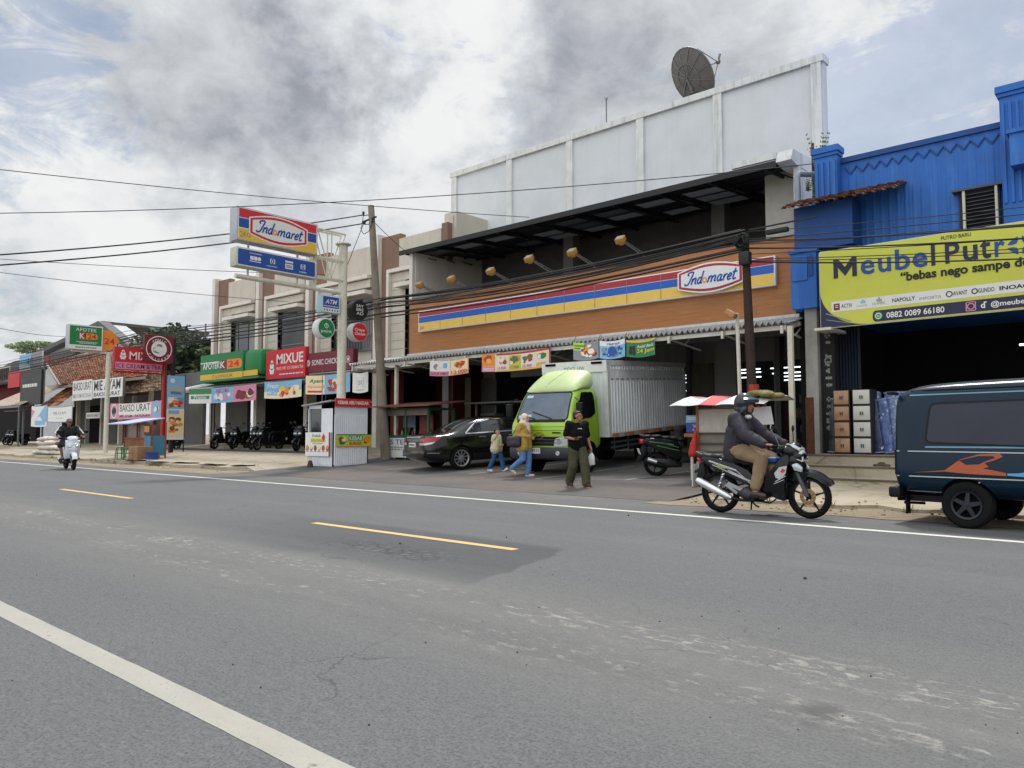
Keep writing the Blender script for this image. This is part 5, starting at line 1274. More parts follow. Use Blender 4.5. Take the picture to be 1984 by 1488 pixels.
mb = MB(); mb.bar((.60, -.30, .235), (.60, .30, .235), .025, .025); mb.tube([(.60, -.19, .21), (.80, -.20, .19), (.86, -.16, .24)], .012, 6); mb.tube([(.5, -.12, .2), (.62, -.25, .15), (.66, -.23, .13)], .012, 6); mb.build('foot_peg', BLKP, BK)
for s_ in (-1, 1):
    mb = MB(); mb.bbox(.54, s_ * .24 - .06, .24, .68, s_ * .24 + .06, .265, .01); mb.build('peg_rubber', RUB, BK)
mb = MB(); mb.bar((.5, -.1, .22), (.40, .1, .06), .02, .02); mb.build('side_stand', BLKP, BK)
# legshield / front body
ls = [(.58, .40), (.70, .48), (.84, .66), (.96, .84), (1.04, .82), (1.06, .72), (.98, .60), (.97, .42), (.98, .22), (.86, .24), (.76, .32)]
for s_ in (-1, 1): panel(BK, 'leg_shield', ls, min(s_ * .10, s_ * .17), max(s_ * .10, s_ * .17), BKP, .02)
mb = MB(); mb.prism([(.85, .58), (.92, .66), (1.02, .68), (1.00, .58), (.93, .50), (.87, .52)], -.178, -.172, 'Y'); mb.build('front_decal', SLV, BK)
mb = MB(); mb.prism([(.93, .60), (.96, .645), (1.0, .63), (.985, .60), (.96, .585)], -.183, -.179, 'Y'); mb.build('red_decal', mat('red_decal', (206, 40, 70), .4), BK)
mb = MB(); mb.bar((.86, -.174, .47), (1.0, -.174, .55), .005, .01); mb.bar((.84, -.174, .44), (.98, -.174, .50), .005, .008); mb.build('decal_line', SLV, BK)
mb = MB(); mb.prism([(.60, .30), (.96, .22), (.99, .44), (.86, .50), (.66, .42)], -.09, .09, 'Y', 0, .02); mb.build('inner_fairing', BLKP, BK)
# front fork and mudguard
for s_ in (-1, 1):
    mb = MB(); mb.tube([(1.24, s_ * .075, .285), (1.16, s_ * .075, .48), (1.05, s_ * .07, .76)], [.026, .026, .022], 10); mb.build('fork_leg', GRYP, BK)
mb = MB(); pr = []
for i in range(13):
    a = R(28 + i * 9.2); rr_ = .33 + (.02 if i < 2 else 0)
    c_ = Vector((1.235 + math.cos(a) * rr_, 0, .285 + math.sin(a) * rr_)); up = Vector((math.cos(a), 0, math.sin(a)))
    wd = .062 + .018 * math.sin(i / 12 * math.pi); pr.append([c_ + Vector((0, y, 0)) + up * u for y, u in ((-wd, -.07), (-wd * .9, -.01), (-wd * .4, .022), (wd * .4, .022), (wd * .9, -.01), (wd, -.07), (wd * .8, -.07), (wd * .7, -.02), (-wd * .7, -.02), (-wd * .8, -.07))])
mb.loft(pr); mb.build('front_mudguard', BKP, BK)
mb = MB(); mb.prism([(1.06, .66), (1.14, .58), (1.28, .60), (1.22, .50), (1.12, .46), (1.04, .52)], -.085, .085, 'Y', 0, .02); mb.build('fork_shroud', BKP, BK)
# head unit
def headf(mb):
    mb.ball((1.02, 0, .86), (.15, .15, .10), 14); mb.ball((1.10, 0, .80), (.12, .13, .09), 12); mb.cap((.92, -.14, .90), .055, (.92, .14, .90), .055, 12); mb.ball((1.06, 0, .93), (.09, .10, .06), 10)
blob('headlight_cowl', headf, BKP, BK, .014, 3)
def frontf(mb):
    mb.ball((1.06, 0, .74), (.12, .16, .12), 14); mb.ball((1.12, 0, .66), (.09, .13, .10), 12)
blob('front_fairing', frontf, BKP, BK, .014, 3)
for s_ in (-1, 1):
    mb = MB(); mb.prism([(1.06, .70), (1.14, .72), (1.21, .66), (1.20, .60), (1.10, .62)], min(s_ * .10, s_ * .145), max(s_ * .10, s_ * .145), 'Y', 0, .015); mb.build('indicator', LAMPW, BK)
mb = MB(); mb.ball((1.15, 0, .83), (.05, .10, .06), 12); mb.build('headlight', LAMPW, BK)
mb = MB(); mb.prism([(.98, .955), (1.07, .97), (1.17, .90), (1.155, .86), (1.08, .93)], -.10, .10, 'Y', 0, .012); mb.build('visor', SLV, BK)
mb = MB(); mb.box(1.19, -.10, .745, 1.20, .10, .80); f = Face(mb, (1.2, -.1, .745), (1.2, .1, .745), (1.2, .1, .80), (1.2, -.1, .80)); f.scribble(.1, .25, .9, .8, 1, 1)
mb.T = None; mb.prism([(1.06, .80), (1.17, .755), (1.20, .735), (1.10, .775)], -.12, -.05, 'Y', 0); mb.build('number_plate', [PLATE, PLK], BK)
mb = MB(); mb.tube([(.90, -.36, .93), (.93, -.2, .94), (.96, 0, .90), (.93, .2, .94), (.90, .36, .93)], .012, 8); mb.build('handlebar', CHROME, BK)
for s_ in (-1, 1):
    mb = MB(); mb.cap((.90, s_ * .36, .93), .019, (.915, s_ * .25, .937), .019, 10); mb.build('grip', RUB, BK)
    mb = MB(); mb.tube([(.95, s_ * .24, .94), (.93, s_ * .30, 1.06), (.90, s_ * .36, 1.14)], .007, 6); mb.T = Matrix.Translation((.90, s_ * .37, 1.17)) @ Matrix.Rotation(R(20), 4, 'Z'); mb.ball((0, 0, 0), (.018, .075, .05), 12); mb.build('mirror', [CHROME if s_ < 0 else BLKP], BK)
    mb = MB(); mb.tube([(.95, s_ * .20, .94), (.99, s_ * .28, .925), (.985, s_ * .36, .915)], .007, 6); mb.build('brake_lever', CHROME, BK)
# shopping hung in front of the seat
def bagf(mb):
    mb.ball((.76, .02, .64), (.11, .10, .10), 12); mb.ball((.80, -.02, .58), (.09, .10, .08), 12)
o = blob('shopping_bag', bagf, mat('yellow_bag', (126, 110, 52), .55, var=.25, scale=10, bump=.4, bscale=20), None, .016, 2)
o.location = BK.location; o.rotation_euler = BK.rotation_euler; o.scale = BK.scale; tag(o, 'dull yellow shopping bag hung before the knees on the black motorcycle', 'bag')
def bag2(mb): mb.bbox(.70, -.10, .70, .86, .10, .79, .03)
o = blob('parcel', bag2, mat('blue_parcel', (36, 84, 150), .5, var=.2, scale=8), None, .02, 2)
o.location = BK.location; o.rotation_euler = BK.rotation_euler; o.scale = BK.scale; tag(o, 'blue parcel on top of the yellow bag between the rider\'s knees', 'parcel')

# --- automatic scooters
def scooter(label, loc, rot, body, accent, group=None, scale=1., decal=None):
    t = thing('scooter', label, 'scooter', loc, rot, group, scale)
    bike_wheel(t, (0, 0, .25), .25, .10, 6, BLKP); bike_wheel(t, (1.24, 0, .25), .25, .09, 6, BLKP, ALU)
    tail = [(-.28, .70), (-.22, .78), (.1, .76), (.42, .72), (.50, .60), (.50, .36), (.36, .32), (.22, .44), (.02, .54), (-.16, .60)]
    for s_ in (-1, 1): panel(t, 'side_panel', tail, min(s_ * .07, s_ * .15), max(s_ * .07, s_ * .15), body, .025)
    mb = MB()
    for a_, b_, w_ in (((-.16, .70), (.34, .64), .02), ((.0, .62), (.44, .52), .014), ((.1, .68), (.44, .58), .012)):
        for s_ in (-1, 1): mb.bar((a_[0], s_ * .152, a_[1]), (b_[0], s_ * .152, b_[1]), .006, w_)
    mb.build('stripe', decal or accent, t)
    def sf(mb):
        for x, z in ((-.18, .80), (.02, .80), (.2, .775), (.36, .765), (.48, .74)):
            for y in (-.06, .06): mb.ball((x, y, z), (.13, .09, .045), 10)
    blob('seat', sf, SEATM, t, .018, 3)
    mb = MB(); mb.tube([(-.2, -.1, .80), (-.32, -.06, .84), (-.32, .06, .84), (-.2, .1, .80)], .015, 8); mb.build('grab_rail', GRYP, t)
    mb = MB(); mb.bbox(-.33, -.09, .66, -.24, .09, .75, .02); mb.build('tail_light', LAMPR, t)
    mb = MB(); mb.prism([(-.18, .62), (-.28, .62), (-.40, .30), (-.34, .28), (-.2, .45)], -.06, .06, 'Y', 0, .01); mb.build('rear_mudguard', BLKP, t)
    mb = MB(); mb.T = Matrix.Translation((-.34, 0, .50)) @ Matrix.Rotation(R(-18), 4, 'Y'); mb.box(-.012, -.12, -.06, 0, .12, .06); mb.build('number_plate', PLATE, t)
    mb = MB(); mb.bbox(-.05, .06, .17, .55, .14, .34, .04); mb.bbox(-.02, -.05, .2, .42, .05, .36, .03); mb.build('engine', mat('scooter_engine', (52, 54, 57), .5, .4, var=.2), t)
    mb = MB(); mb.tube([(.30, -.12, .20), (.16, -.15, .20), (.10, -.155, .22), (-.26, -.165, .32)], [.02, .03, .055, .05], 12); mb.build('silencer', BLKP, t)
    mb = MB(); mb.tube([(-.20, -.168, .345), (-.02, -.162, .29)], [.058, .06], 12); mb.build('heat_shield', CHROME, t)
    mb = MB(); mb.prism([(.44, .28), (.92, .26), (1.0, .36), (.88, .36), (.50, .38)], -.17, .17, 'Y', 0, .025); mb.build('floorboard', BLKP, t)
    shp = [(.84, .34), (.90, .34), (1.10, .62), (1.08, .90), (.98, .94), (.92, .70), (.82, .42)]
    mb = MB(); L_ = []
    for y, sx in ((-.20, -.05), (-.15, 0), (-.07, .05), (0, .07), (.07, .05), (.15, 0), (.20, -.05)): L_.append([(x + (sx if i in (1, 2, 3) else sx * .5), y, z) for i, (x, z) in enumerate(shp)])
    mb.loft(L_); mb.build('leg_shield', body, t, angle=50)
    def nf(mb): mb.ball((1.08, 0, .78), (.10, .19, .10), 14); mb.ball((1.14, 0, .66), (.08, .15, .10), 14); mb.ball((1.12, 0, .55), (.07, .11, .09), 12)
    blob('front_fairing', nf, body, t, .018, 3)
    for s_ in (-1, 1):
        mb = MB(); mb.T = Matrix.Translation((1.165, s_ * .10, .73)) @ Matrix.Rotation(R(s_ * 28), 4, 'Z'); mb.ball((0, 0, 0), (.035, .075, .045), 10); mb.build('headlight', LAMPW, t)
    for s_ in (-1, 1):
        mb = MB(); mb.tube([(1.24, s_ * .07, .25), (1.10, s_ * .07, .58)], .024, 8); mb.build('fork_leg', GRYP, t)
    mb = MB(); pr = []
    for i in range(10):
        a = R(20 + i * 12); c_ = Vector((1.235 + math.cos(a) * .295, 0, .25 + math.sin(a) * .295)); up = Vector((math.cos(a), 0, math.sin(a))); wd = .075
        pr.append([c_ + Vector((0, y, 0)) + up * u for y, u in ((-wd, -.07), (-wd * .8, 0), (0, .03), (wd * .8, 0), (wd, -.07), (wd * .7, -.06), (0, -.0), (-wd * .7, -.06))])
    mb.loft(pr); mb.build('front_mudguard', body, t)
    def hf(mb): mb.ball((.96, 0, .99), (.13, .17, .08), 14); mb.ball((1.04, 0, .95), (.07, .13, .07), 12)
    blob('handlebar_cowl', hf, accent, t, .018, 3)
    mb = MB(); mb.tube([(.86, -.35, 1.0), (.92, -.18, 1.0), (.92, .18, 1.0), (.86, .35, 1.0)], .014, 8); mb.build('handlebar', GRYP, t)
    for s_ in (-1, 1):
        mb = MB(); mb.cap((.86, s_ * .36, 1.0), .02, (.89, s_ * .25, 1.0), .02, 8); mb.build('grip', RUB, t)
        mb = MB(); mb.tube([(.92, s_ * .22, 1.0), (.92, s_ * .30, 1.12), (.90, s_ * .36, 1.18)], .008, 6); mb.ball((.90, s_ * .38, 1.20), (.02, .075, .05), 10); mb.build('mirror', BLKP, t)
    return t
SCB = mat('black_scooter_paint', (14, 16, 19), .25, .0, var=.08, coat=.15, spec=.25); GRN = mat('green_decal', (70, 116, 62), .4, var=.15); SCW = mat('white_scooter_paint', (206, 212, 218), .25, var=.05, coat=.6); SCU = mat('blue_scooter_paint', (28, 66, 120), .25, coat=.6)
SCD = mat('navy_scooter_paint', (20, 28, 48), .3, spec=.3)
SC1 = scooter('black scooter with green stripes parked beside the truck\'s rear', (-9.40, 15.62, G(15.62)), R(40), SCB, SCB, None, 1.14, GRN)
SC2 = scooter('white scooter ridden by a man in shorts at the far end of the road', (-29.85, 9.75, 0), R(-9), SCW, SCW, None, 1.05)
SC2.location = (-28.9, 9.62, 0)
g_ = 'motorbikes parked in the dark forecourt'
PORCH = G(17.6) + .13
P0 = scooter('motorbike at the near end of the dark parked row, beside the blue one', (0, 0, 0), 0, SCB, SCB, g_); 
row = [(-26.3, 18.9, R(-62)), (-35.2, 19.2, R(-75)), (-34.3, 19.3, R(-58)), (-32.6, 19.5, R(-68)), (-31.2, 19.2, R(-80)), (-29.6, 19.6, R(-55)), (-28.2, 19.1, R(-72))]
for i, (x, y, r_) in enumerate(row):
    tt = P0 if i == 0 else dup(P0, (0, 0, 0), None, 'black motorbike in the dark row under the shop canopy')
    tt.location = (x, y, PORCH); tt.rotation_euler = (0, 0, r_)
scooter('blue motorbike half hidden behind the white kebab booth', (-25.0, 18.3, PORCH), R(-20), SCU, SCU, None)
scooter('black scooter standing alone beside the tall food banner', (-37.9, 17.6, G(17.6) + .075), R(-75), SCB, SCB, None)
scooter('dark motorbike behind the street food cart under the canopy', (-8.15, 16.75, .30), R(20), SCD, SCB, None)
for i, (x, y, r_) in enumerate(((-60.5, 17.5, R(-60)), (-62.0, 17.8, R(-70)))):
    tt = dup(P0, (x, y, G(y) + .05), r_, 'motorbike in the shade at the far end of the shops'); tt['group'] = 'motorbikes at the far end'
# ------------------------------------------------------------------ signs and street furniture
def atX(x, y, X):
    r = ray(x, y); t = X / r.x
    return Vector((X, r.y * t, H + r.z * t))
P_ = {}
def pm(n, c, **k): return mat('print_' + n, c, k.pop('rough', .5), var=.05, **k)
PW, PK, PR, PG, PY, PB, PO, PM = pm('white', (218, 218, 214)), pm('black', (22, 22, 24)), pm('red', (196, 30, 44)), pm('green', (18, 122, 66)), pm('yellow', (224, 178, 48)), pm('blue', (22, 70, 150)), pm('orange', (226, 136, 40)), pm('maroon', (112, 22, 38))
PBR, PSK, PCR, PNV, PLM, PGY, PPK = pm('brown', (134, 80, 44)), pm('skyblue', (120, 172, 206)), pm('cream', (226, 210, 172)), pm('navy', (24, 26, 66)), pm('lime', (178, 196, 66)), pm('grey', (130, 132, 134)), pm('pink', (206, 130, 160))
PAL = [PW, PK, PR, PG, PY, PB, PO, PM, PBR, PSK, PCR, PNV, PLM, PGY, PPK]
W, K, RD, GN, YE, BU, OR, MA, BN, SK, CR, NV, LM, GY, PK_ = range(15)

def boxsign(t, A, B, z0, z1, th, edge, draw, name='panel', both=False):
    """upright sign box between ground points A->B (read left to right), thickness behind the face"""
    A, B = Vector((A[0], A[1], 0)), Vector((B[0], B[1], 0)); d = (B - A).normalized(); n = Vector((d.y, -d.x, 0))
    mb = MB(); v = [A, B, B - n * th, A - n * th]
    mb.prism([(p.x, p.y) for p in v], z0, z1, 'Z', 0, .012); pn = mb.build(name, edge, t, True)
    mb = MB(); f = Face(mb, A + Vector((0, 0, z0)), B + Vector((0, 0, z0)), B + Vector((0, 0, z1)), A + Vector((0, 0, z1)), .003, .003); draw(f); mb.build('printed_face', PAL, t, True, recalc=False)
    if both:
        mb = MB(); A2, B2 = B - n * th, A - n * th; f = Face(mb, A2 + Vector((0, 0, z0)), B2 + Vector((0, 0, z0)), B2 + Vector((0, 0, z1)), A2 + Vector((0, 0, z1)), .003, .003); draw(f); mb.build('printed_face', PAL, t, True, recalc=False)
    return pn
def post(t, x, y, r, z1, m, name='pole', z0=None, n=14):
    z0 = G(y) if z0 is None else z0
    mb = MB(); mb.tube([(x, y, z0), (x, y, z1)], r, n); mb.lathe([(r * 1.9, z0), (r * 1.9, z0 + .03), (r, z0 + .04)], n, 'Z', (x, y, 0)); return mb.build(name, m, t, True)

# ---- tall supermarket sign post, its boxes stand square to the road and face along it
PX = -21.35
pb = atX(662, 700, PX); py_ = pb.y
PYL = thing('sign_post', 'tall cream sign post with striped shop box, blue service box and round lamps', 'sign', (PX, py_, G(py_)))
ztop = atX(662, 474, PX).z
mb = MB(); mb.tube([(PX, py_, G(py_)), (PX, py_, ztop)], .15, 18); mb.lathe([(.001, ztop), (.26, ztop), (.26, ztop + .04), (.001, ztop + .05)], 18, 'Z', (PX, py_, 0)); mb.build('pole', S_cream, PYL, True)
y0, y1 = atX(452, 440, PX).y, atX(608, 460, PX).y
za0, za1 = (atX(452, 467, PX).z + atX(608, 496, PX).z) / 2, (atX(453, 402, PX).z + atX(608, 436, PX).z) / 2
zb0, zb1 = (atX(452, 516, PX).z + atX(608, 542, PX).z) / 2, (atX(453, 479, PX).z + atX(608, 508, PX).z) / 2
XF = PX + .22
def d_ind(f):
    f.rrect(.01, .03, .99, .97, .02, W); f.rect(.02, .04, .98, .36, YE, 1).rect(.02, .385, .98, .66, BU, 1).rect(.02, .685, .98, .95, RD, 1)
    global wht_i, red_i, blu_i, ora_i
    wht_i, red_i, blu_i, ora_i = W, RD, BU, OR
    oval(f, .135, .06, .865, .93, 0, 2)
    f.text('24', .035, .10, .10, .28, GY, 2, .02); f.ring(.135, .19, .016, .024, GY, 2, 16)
    wht_i, red_i, blu_i, ora_i = 0, 1, 2, 4
boxsign(PYL, (XF, y0), (XF, y1), za0, za1, .44, mat('lightbox_grey', (170, 174, 178), .5, streak=.2), d_ind, 'upper_box')
def d_blue(f):
    f.rrect(.008, .04, .992, .96, .02, W); f.rrect(.016, .09, .984, .91, .015, BU, 1)
    f.scribble(.15, .74, .30, .80, W, 1, 2, 4).rect(.16, .42, .20, .62, W, 2).rect(.205, .42, .245, .62, W, 2).ell(.268, .52, .022, W, 2).rect(.15, .33, .29, .37, W, 2)
    for u in (.40, .79):
        f.rect(u, .40, u + .012, .68, W, 2).rect(u, .65, u + .025, .68, W, 2).rect(u, .40, u + .025, .43, W, 2).rect(u + .05, .40, u + .062, .68, W, 2).rect(u + .037, .65, u + .062, .68, W, 2).rect(u + .037, .40, u + .062, .43, W, 2).text('i', u + .025, .46, u + .036, .62, W, 2, .04)
    f.text('i.payment', .36, .2, .49, .31, W, 2, .01).text('i.saldo', .77, .2, .87, .31, W, 2, .01)
    f.rect(.59, .28, .69, .72, W, 2).rect(.59, .56, .69, .62, BU, 3).scribble(.60, .34, .68, .5, BU, 2, 3, 5)
boxsign(PYL, (XF - .03, y0 + .02), (XF - .03, y1 - .02), zb0, zb1, .38, mat('lightbox_cream', (186, 184, 170), .5, streak=.2), d_blue, 'lower_box')
mb = MB()
for y in (y0 + .5, y1 - .6): mb.bar((PX, y, zb1 - .02), (PX, y, za0 + .02), .05, .05); mb.bar((PX, y, zb0 + .02), (PX, y, zb0 - .25), .05, .05)
zp = zb0 - .28; mb.tube([(PX, y0 + .1, zp), (PX, py_, zp)], .075, 12)
ya = y1 + .06
mb.bar((PX, ya, zp), (PX, ya, za1 - .05), .09, .09)
for z in (za1 - .10, za0 + .0, zb0 + .12): mb.bar((PX - .12, ya, z), (PX - .12, py_, z), .04, .05); mb.bar((PX + .12, ya, z), (PX + .12, py_, z), .04, .05)
ym = (ya + py_) / 2
for X_ in (PX - .12, PX + .12):
    mb.bar((X_, ya, za1 - .1), (X_, ym, zb0 + .12), .03, .03); mb.bar((X_, ym, zb0 + .12), (X_, py_, za1 - .1), .03, .03); mb.bar((X_, ym, zb0 + .12), (X_, ym, za1 - .1), .03, .03)
mb.build('lattice_arm', S_cream, PYL, True)
def d_atm(f):
    f.rrect(.02, .03, .98, .97, .04, W); f.rect(.07, .28, .93, .92, BU, 1); f.text('ATM', .18, .50, .84, .76, W, 2, .03, .3); f.scribble(.1, .34, .9, .42, W, 1, 2, 8); f.rect(.05, .05, .95, .25, W, 1)
    for i in range(6): f.ell(.14 + i * .145, .15, .045, BU if i % 2 else GY, 2, None, 8)
ya_, yb_ = atX(617, 590, PX).y, atX(655, 590, PX).y
boxsign(PYL, (XF - .04, ya_), (XF - .04, yb_ - .05), (atX(617, 606, PX).z + atX(655, 609, PX).z) / 2, (atX(617, 571, PX).z + atX(655, 577, PX).z) / 2, .3, mat('lightbox_cyan', (150, 190, 196), .5), d_atm, 'atm_box')
def roundsign(px, pyy, rpx, edge, draw, name, back=.3):
    c = atX(px, pyy, XF - .02); dep = (c.x * FH[0] + c.y * FH[1]); r = rpx * dep / F
    mb = MB(); mb.lathe([(.001, -back), (r, -back), (r, 0), (r * .93, .01), (.001, .01)], 32, 'X', c); mb.bar((c.x - .15, c.y, c.z), (c.x - .15, py_, c.z), .04, .04); o_ = mb.build(name, edge, PYL, True)
    mb = MB(); f = Face(mb, c + Vector((.012, -r, -r)), c + Vector((.012, r, -r)), c + Vector((.012, r, r)), c + Vector((.012, -r, r)), .003, .003); draw(f); mb.build('printed_face', PAL, o_, True, recalc=False)
def d_pt(f): f.ell(.5, .5, .44, GN, 0, None, 32); f.ring(.5, .62, .09, .12, W, 1, 18); f.text('9', .46, .56, .54, .70, W, 1, .02); f.text('point', .2, .24, .8, .44, W, 1, .01)
roundsign(632, 636, 20.5, mat('lightbox_white', (204, 208, 206), .5), d_pt, 'green_lamp')
def d_yk(f):
    f.ell(.5, .5, .47, K, 0, None, 32)
    for t_, v in (('SAY', .64), ('BRE', .45), ('AD', .26)): f.text(t_, .28, v, .72, v + .14, W, 1, .01)
roundsign(697, 601, 19.5, S_black, d_yk, 'black_lamp')
def d_rd(f): f.ell(.5, .5, .47, RD, 0, None, 32); f.text('Crispy', .16, .5, .84, .68, W, 1, .03, .2); f.text('Chicken', .16, .32, .84, .48, W, 1, .03, .2)
roundsign(697, 643, 18.5, mat('lightbox_white2', (196, 200, 200), .5), d_rd, 'red_lamp')

# ---- pharmacy sign on a white pole
KX = -39.9; kp = atX(210, 700, KX)
K24 = thing('pharmacy_sign', 'green pharmacy sign box and orange diamond on a slim white pole', 'sign', (KX, kp.y, G(kp.y)))
post(K24, KX, kp.y, .11, atX(210, 684, KX).z, S_white)
ka, kb = atX(130, 650, KX).y, atX(196, 650, KX).y
def d_k24(f):
    f.rect(0, 0, 1, 1, W); f.rect(.03, .18, .97, .95, GN, 1); f.text('APOTEK', .2, .74, .82, .88, W, 2, .01, 0, 1.1); f.rect(.30, .42, .50, .68, RD, 2); f.rrect(.47, .43, .84, .67, .05, OR, 2); f.text('K', .32, .44, .46, .66, W, 3, .03); f.text('24', .54, .45, .80, .65, RD, 3, .03)
    f.rect(.22, .30, .84, .32, W, 2); f.scribble(.2, .05, .82, .13, GY, 1, 2, 6); f.scribble(.3, .24, .8, .28, W, 1, 2, 6)
zk0, zk1 = (atX(130, 675, KX).z + atX(196, 681, KX).z) / 2, (atX(130, 628, KX).z + atX(196, 634, KX).z) / 2
boxsign(K24, (KX + .2, ka), (KX + .2, kb), zk0, zk1, .4, mat('lightbox_grey2', (176, 180, 180), .5), d_k24, 'sign_box', True)
yc = atX(212, 660, KX).y; zc = atX(212, 660, KX).z
mb = MB(); mb.prism([(yc - .35, zc + .5), (yc + .05, zc + .5), (yc + .45, zc), (yc + .05, zc - .5), (yc - .35, zc - .5)], KX, KX + .1, 'X'); f = Face(mb, (KX + .1, yc - .35, zc - .5), (KX + .1, yc + .45, zc - .5), (KX + .1, yc + .45, zc + .5), (KX + .1, yc - .35, zc + .5)); f.text('24', .1, .3, .7, .6, 1, 0, .03); mb.build('arrow_plate', [PO, PR], K24, True)
mb = MB(); mb.bar((KX, ka + .2, zk0 - .06), (KX, kb + 1.2, zk0 - .06), .1, .1); mb.build('bracket', S_white, K24, True)

# ---- ice cream / chicken signs on a red post
MX = -35.9; mp_ = atX(317, 780, MX)
def d_cup(f, u, v, s, l=2):            # a plain ice cream cup
    k = f.w / f.h
    f.poly([(u - s, v), (u + s, v), (u + s * .6, v - s * 1.1 * k), (u - s * .6, v - s * 1.1 * k)], W, l); f.ell(u, v + s * .5 * k, s * .75, W, l); f.ell(u, v + s * 1.3 * k, s * .45, W, l)
def d_mix(f):
    f.rect(0, 0, 1, 1, RD); f.rect(.02, .03, 1, .33, PK_, 1); d_cup(f, .17, .62, .07, 2); f.text('MIXUE', .30, .47, .98, .82, W, 2, .03); f.text('ICE CREAM & TEA', .04, .08, .98, .27, MA, 2, .015)
MS = thing('shop_sign', 'red ice cream and tea sign on the red post behind the square sign', 'sign', (MX, mp_.y, G(mp_.y)))
post(MS, MX, mp_.y, .10, atX(317, 690, MX).z, mat('red_steel', (160, 28, 36), .5, streak=.2))
ma, mc = atX(220, 690, MX).y, atX(312, 690, MX).y
boxsign(MS, (MX + .12, ma), (MX + .12, mc), atX(265, 718, MX).z, atX(265, 675, MX).z, .24, mat('red_steel', (160, 28, 36)), d_mix, 'sign_box')
bars('bracket', MATS['red_steel'], MS, [((MX - .02, ma, z), (MX - .02, mp_.y, z)) for z in (atX(265, 722, MX).z, atX(265, 690, MX).z)], .06, .08)
def d_son(f):
    f.rect(0, 0, 1, 1, MA); f.ring(.5, .5, .42, .45, W, 1, 36); f.ell(.5, .5, .27, W, 1, None, 28); f.food(.28, .3, .72, .7, [GY, W, MA, W], 16, 2, 11, .11)
    f.arc_text('SONIC', .5, .5, .31, 140, 40, .13, W, 1); f.arc_text('CHICKEN', .5, .5, .39, 205, 335, .12, W, 1)
SX = MX + .55; sa, sb = atX(280, 670, SX).y, atX(336, 670, SX).y
SS = thing('shop_sign', 'square maroon sign with a white ring and curved chicken lettering', 'sign', (SX, sb, G(sb)))
boxsign(SS, (SX, sa), (SX, sb), atX(308, 702, SX).z, atX(308, 650, SX).z, .18, mat('maroon_steel', (84, 18, 30), .5), d_son, 'sign_box', True)
mb = MB(); mb.bar((SX - .1, sb + .05, G(sb)), (SX - .1, sb + .05, atX(308, 652, SX).z), .16, .16); mb.build('post', S_black, SS, True)
BX_ = MX + .62; ba, bb = atX(323, 790, BX_).y, atX(357, 790, BX_).y
def d_fb(f):
    f.rect(0, 0, 1, 1, SK); f.rect(0, 0, 1, .48, CR, 1); f.rect(0, 0, 1, .04, W, 2); f.ell(.3, .92, .13, W, 2); f.text('CHICKEN', .1, .76, .9, .82, YE, 3, .03); f.text('SPESIAL', .2, .71, .85, .75, K, 3, .02); f.rect(.05, .52, .6, .66, W, 2); f.scribble(.4, .56, .95, .66, GY, 3, 3, 6)
    f.food(.05, .50, .95, .62, [BN, OR, RD], 14, 4, 2, .12); f.food(.1, .1, .95, .36, [BN, OR, CR, BN], 26, 4, 5, .15); f.rect(.1, .40, .7, .46, SK, 3)
FBN = thing('food_banner', 'tall narrow pale blue banner with fried chicken pictures beside the red post', 'banner', (BX_, ba, 1))
boxsign(FBN, (BX_, ba), (BX_, bb), atX(340, 852, BX_).z, atX(340, 728, BX_).z, .02, PW, d_fb, 'cloth')
bars('post', S_black, FBN, [((BX_ - .03, y, G(y)), (BX_ - .03, y, atX(340, 725, BX_).z)) for y in (ba, bb + .02)], .04, .04)

# ---- boards over the shops (face the road)
def board(name, label, cat, px0, px1, py0, py1, Y, th, edge, draw, legs=0, group=None):
    """py0/py1: bottom and top at the left edge"""
    a, b = at(px0, py0, Y), at(px1, py0, Y); c = at(px0, py1, Y)
    t = thing(name, label, cat, ((a.x + b.x) / 2, Y, a.z), 0, group)
    boxsign(t, (a.x, Y), (b.x, Y), a.z, c.z, th, edge, draw); 
    if legs:
        bars('bracket', S_black, t, [((x, Y + th + .03, legs), (x, Y + th + .03, c.z)) for x in (a.x + .1, b.x - .1)], .05, .05)
    return t, a, b, c.z
def d_apo(f):
    f.rect(0, 0, 1, 1, GN); f.rect(0, 0, 1, .22, YE, 1); f.text('APOTEK', .06, .42, .48, .66, W, 2, .03); f.rrect(.47, .36, .64, .72, .02, MA, 2); f.rrect(.60, .36, .98, .72, .05, OR, 1); f.text('K', .49, .41, .60, .68, W, 3, .04); f.text('24', .67, .42, .92, .66, RD, 3, .03); f.text('CILONGOK', .3, .05, .78, .17, MA, 2, .01, 0, 1.2); f.rect(0, .66, .46, .70, W, 2)
t, a, b, zt = board('shop_sign', 'green pharmacy sign box with yellow lower band over its shop', 'sign', 388, 470, 738, 690, 19.0, .9, PG, d_apo)
mb = MB(); mb.bbox(b.x, 19.0, a.z, b.x + 1.6, 20.2, zt, .25); mb.box(a.x - .3, 18.9, a.z - .12, b.x + 1.6, 19.9, a.z - .02); mb.build('curved_end', PG, t, True)
mb = MB(); mb.box(b.x + .1, 18.97, a.z + .02, b.x + 1.4, 18.995, a.z + (zt - a.z) * .22); mb.build('yellow_band', PY, t, True)
def d_mxs(f):
    f.rect(0, 0, 1, 1, RD); d_cup(f, .16, .36, .07, 1); f.text('MIXUE', .28, .50, .95, .84, W, 1, .035); f.text('SINCE 1997  ICE CREAM & TEA', .28, .30, .95, .40, W, 1, .005); f.scribble(.36, .12, .95, .18, W, 1, 1, 5)
board('shop_sign', 'bright red ice cream sign board over a shop, right of the green one', 'sign', 515, 591, 736, 681, 19.2, .2, PR, d_mxs)
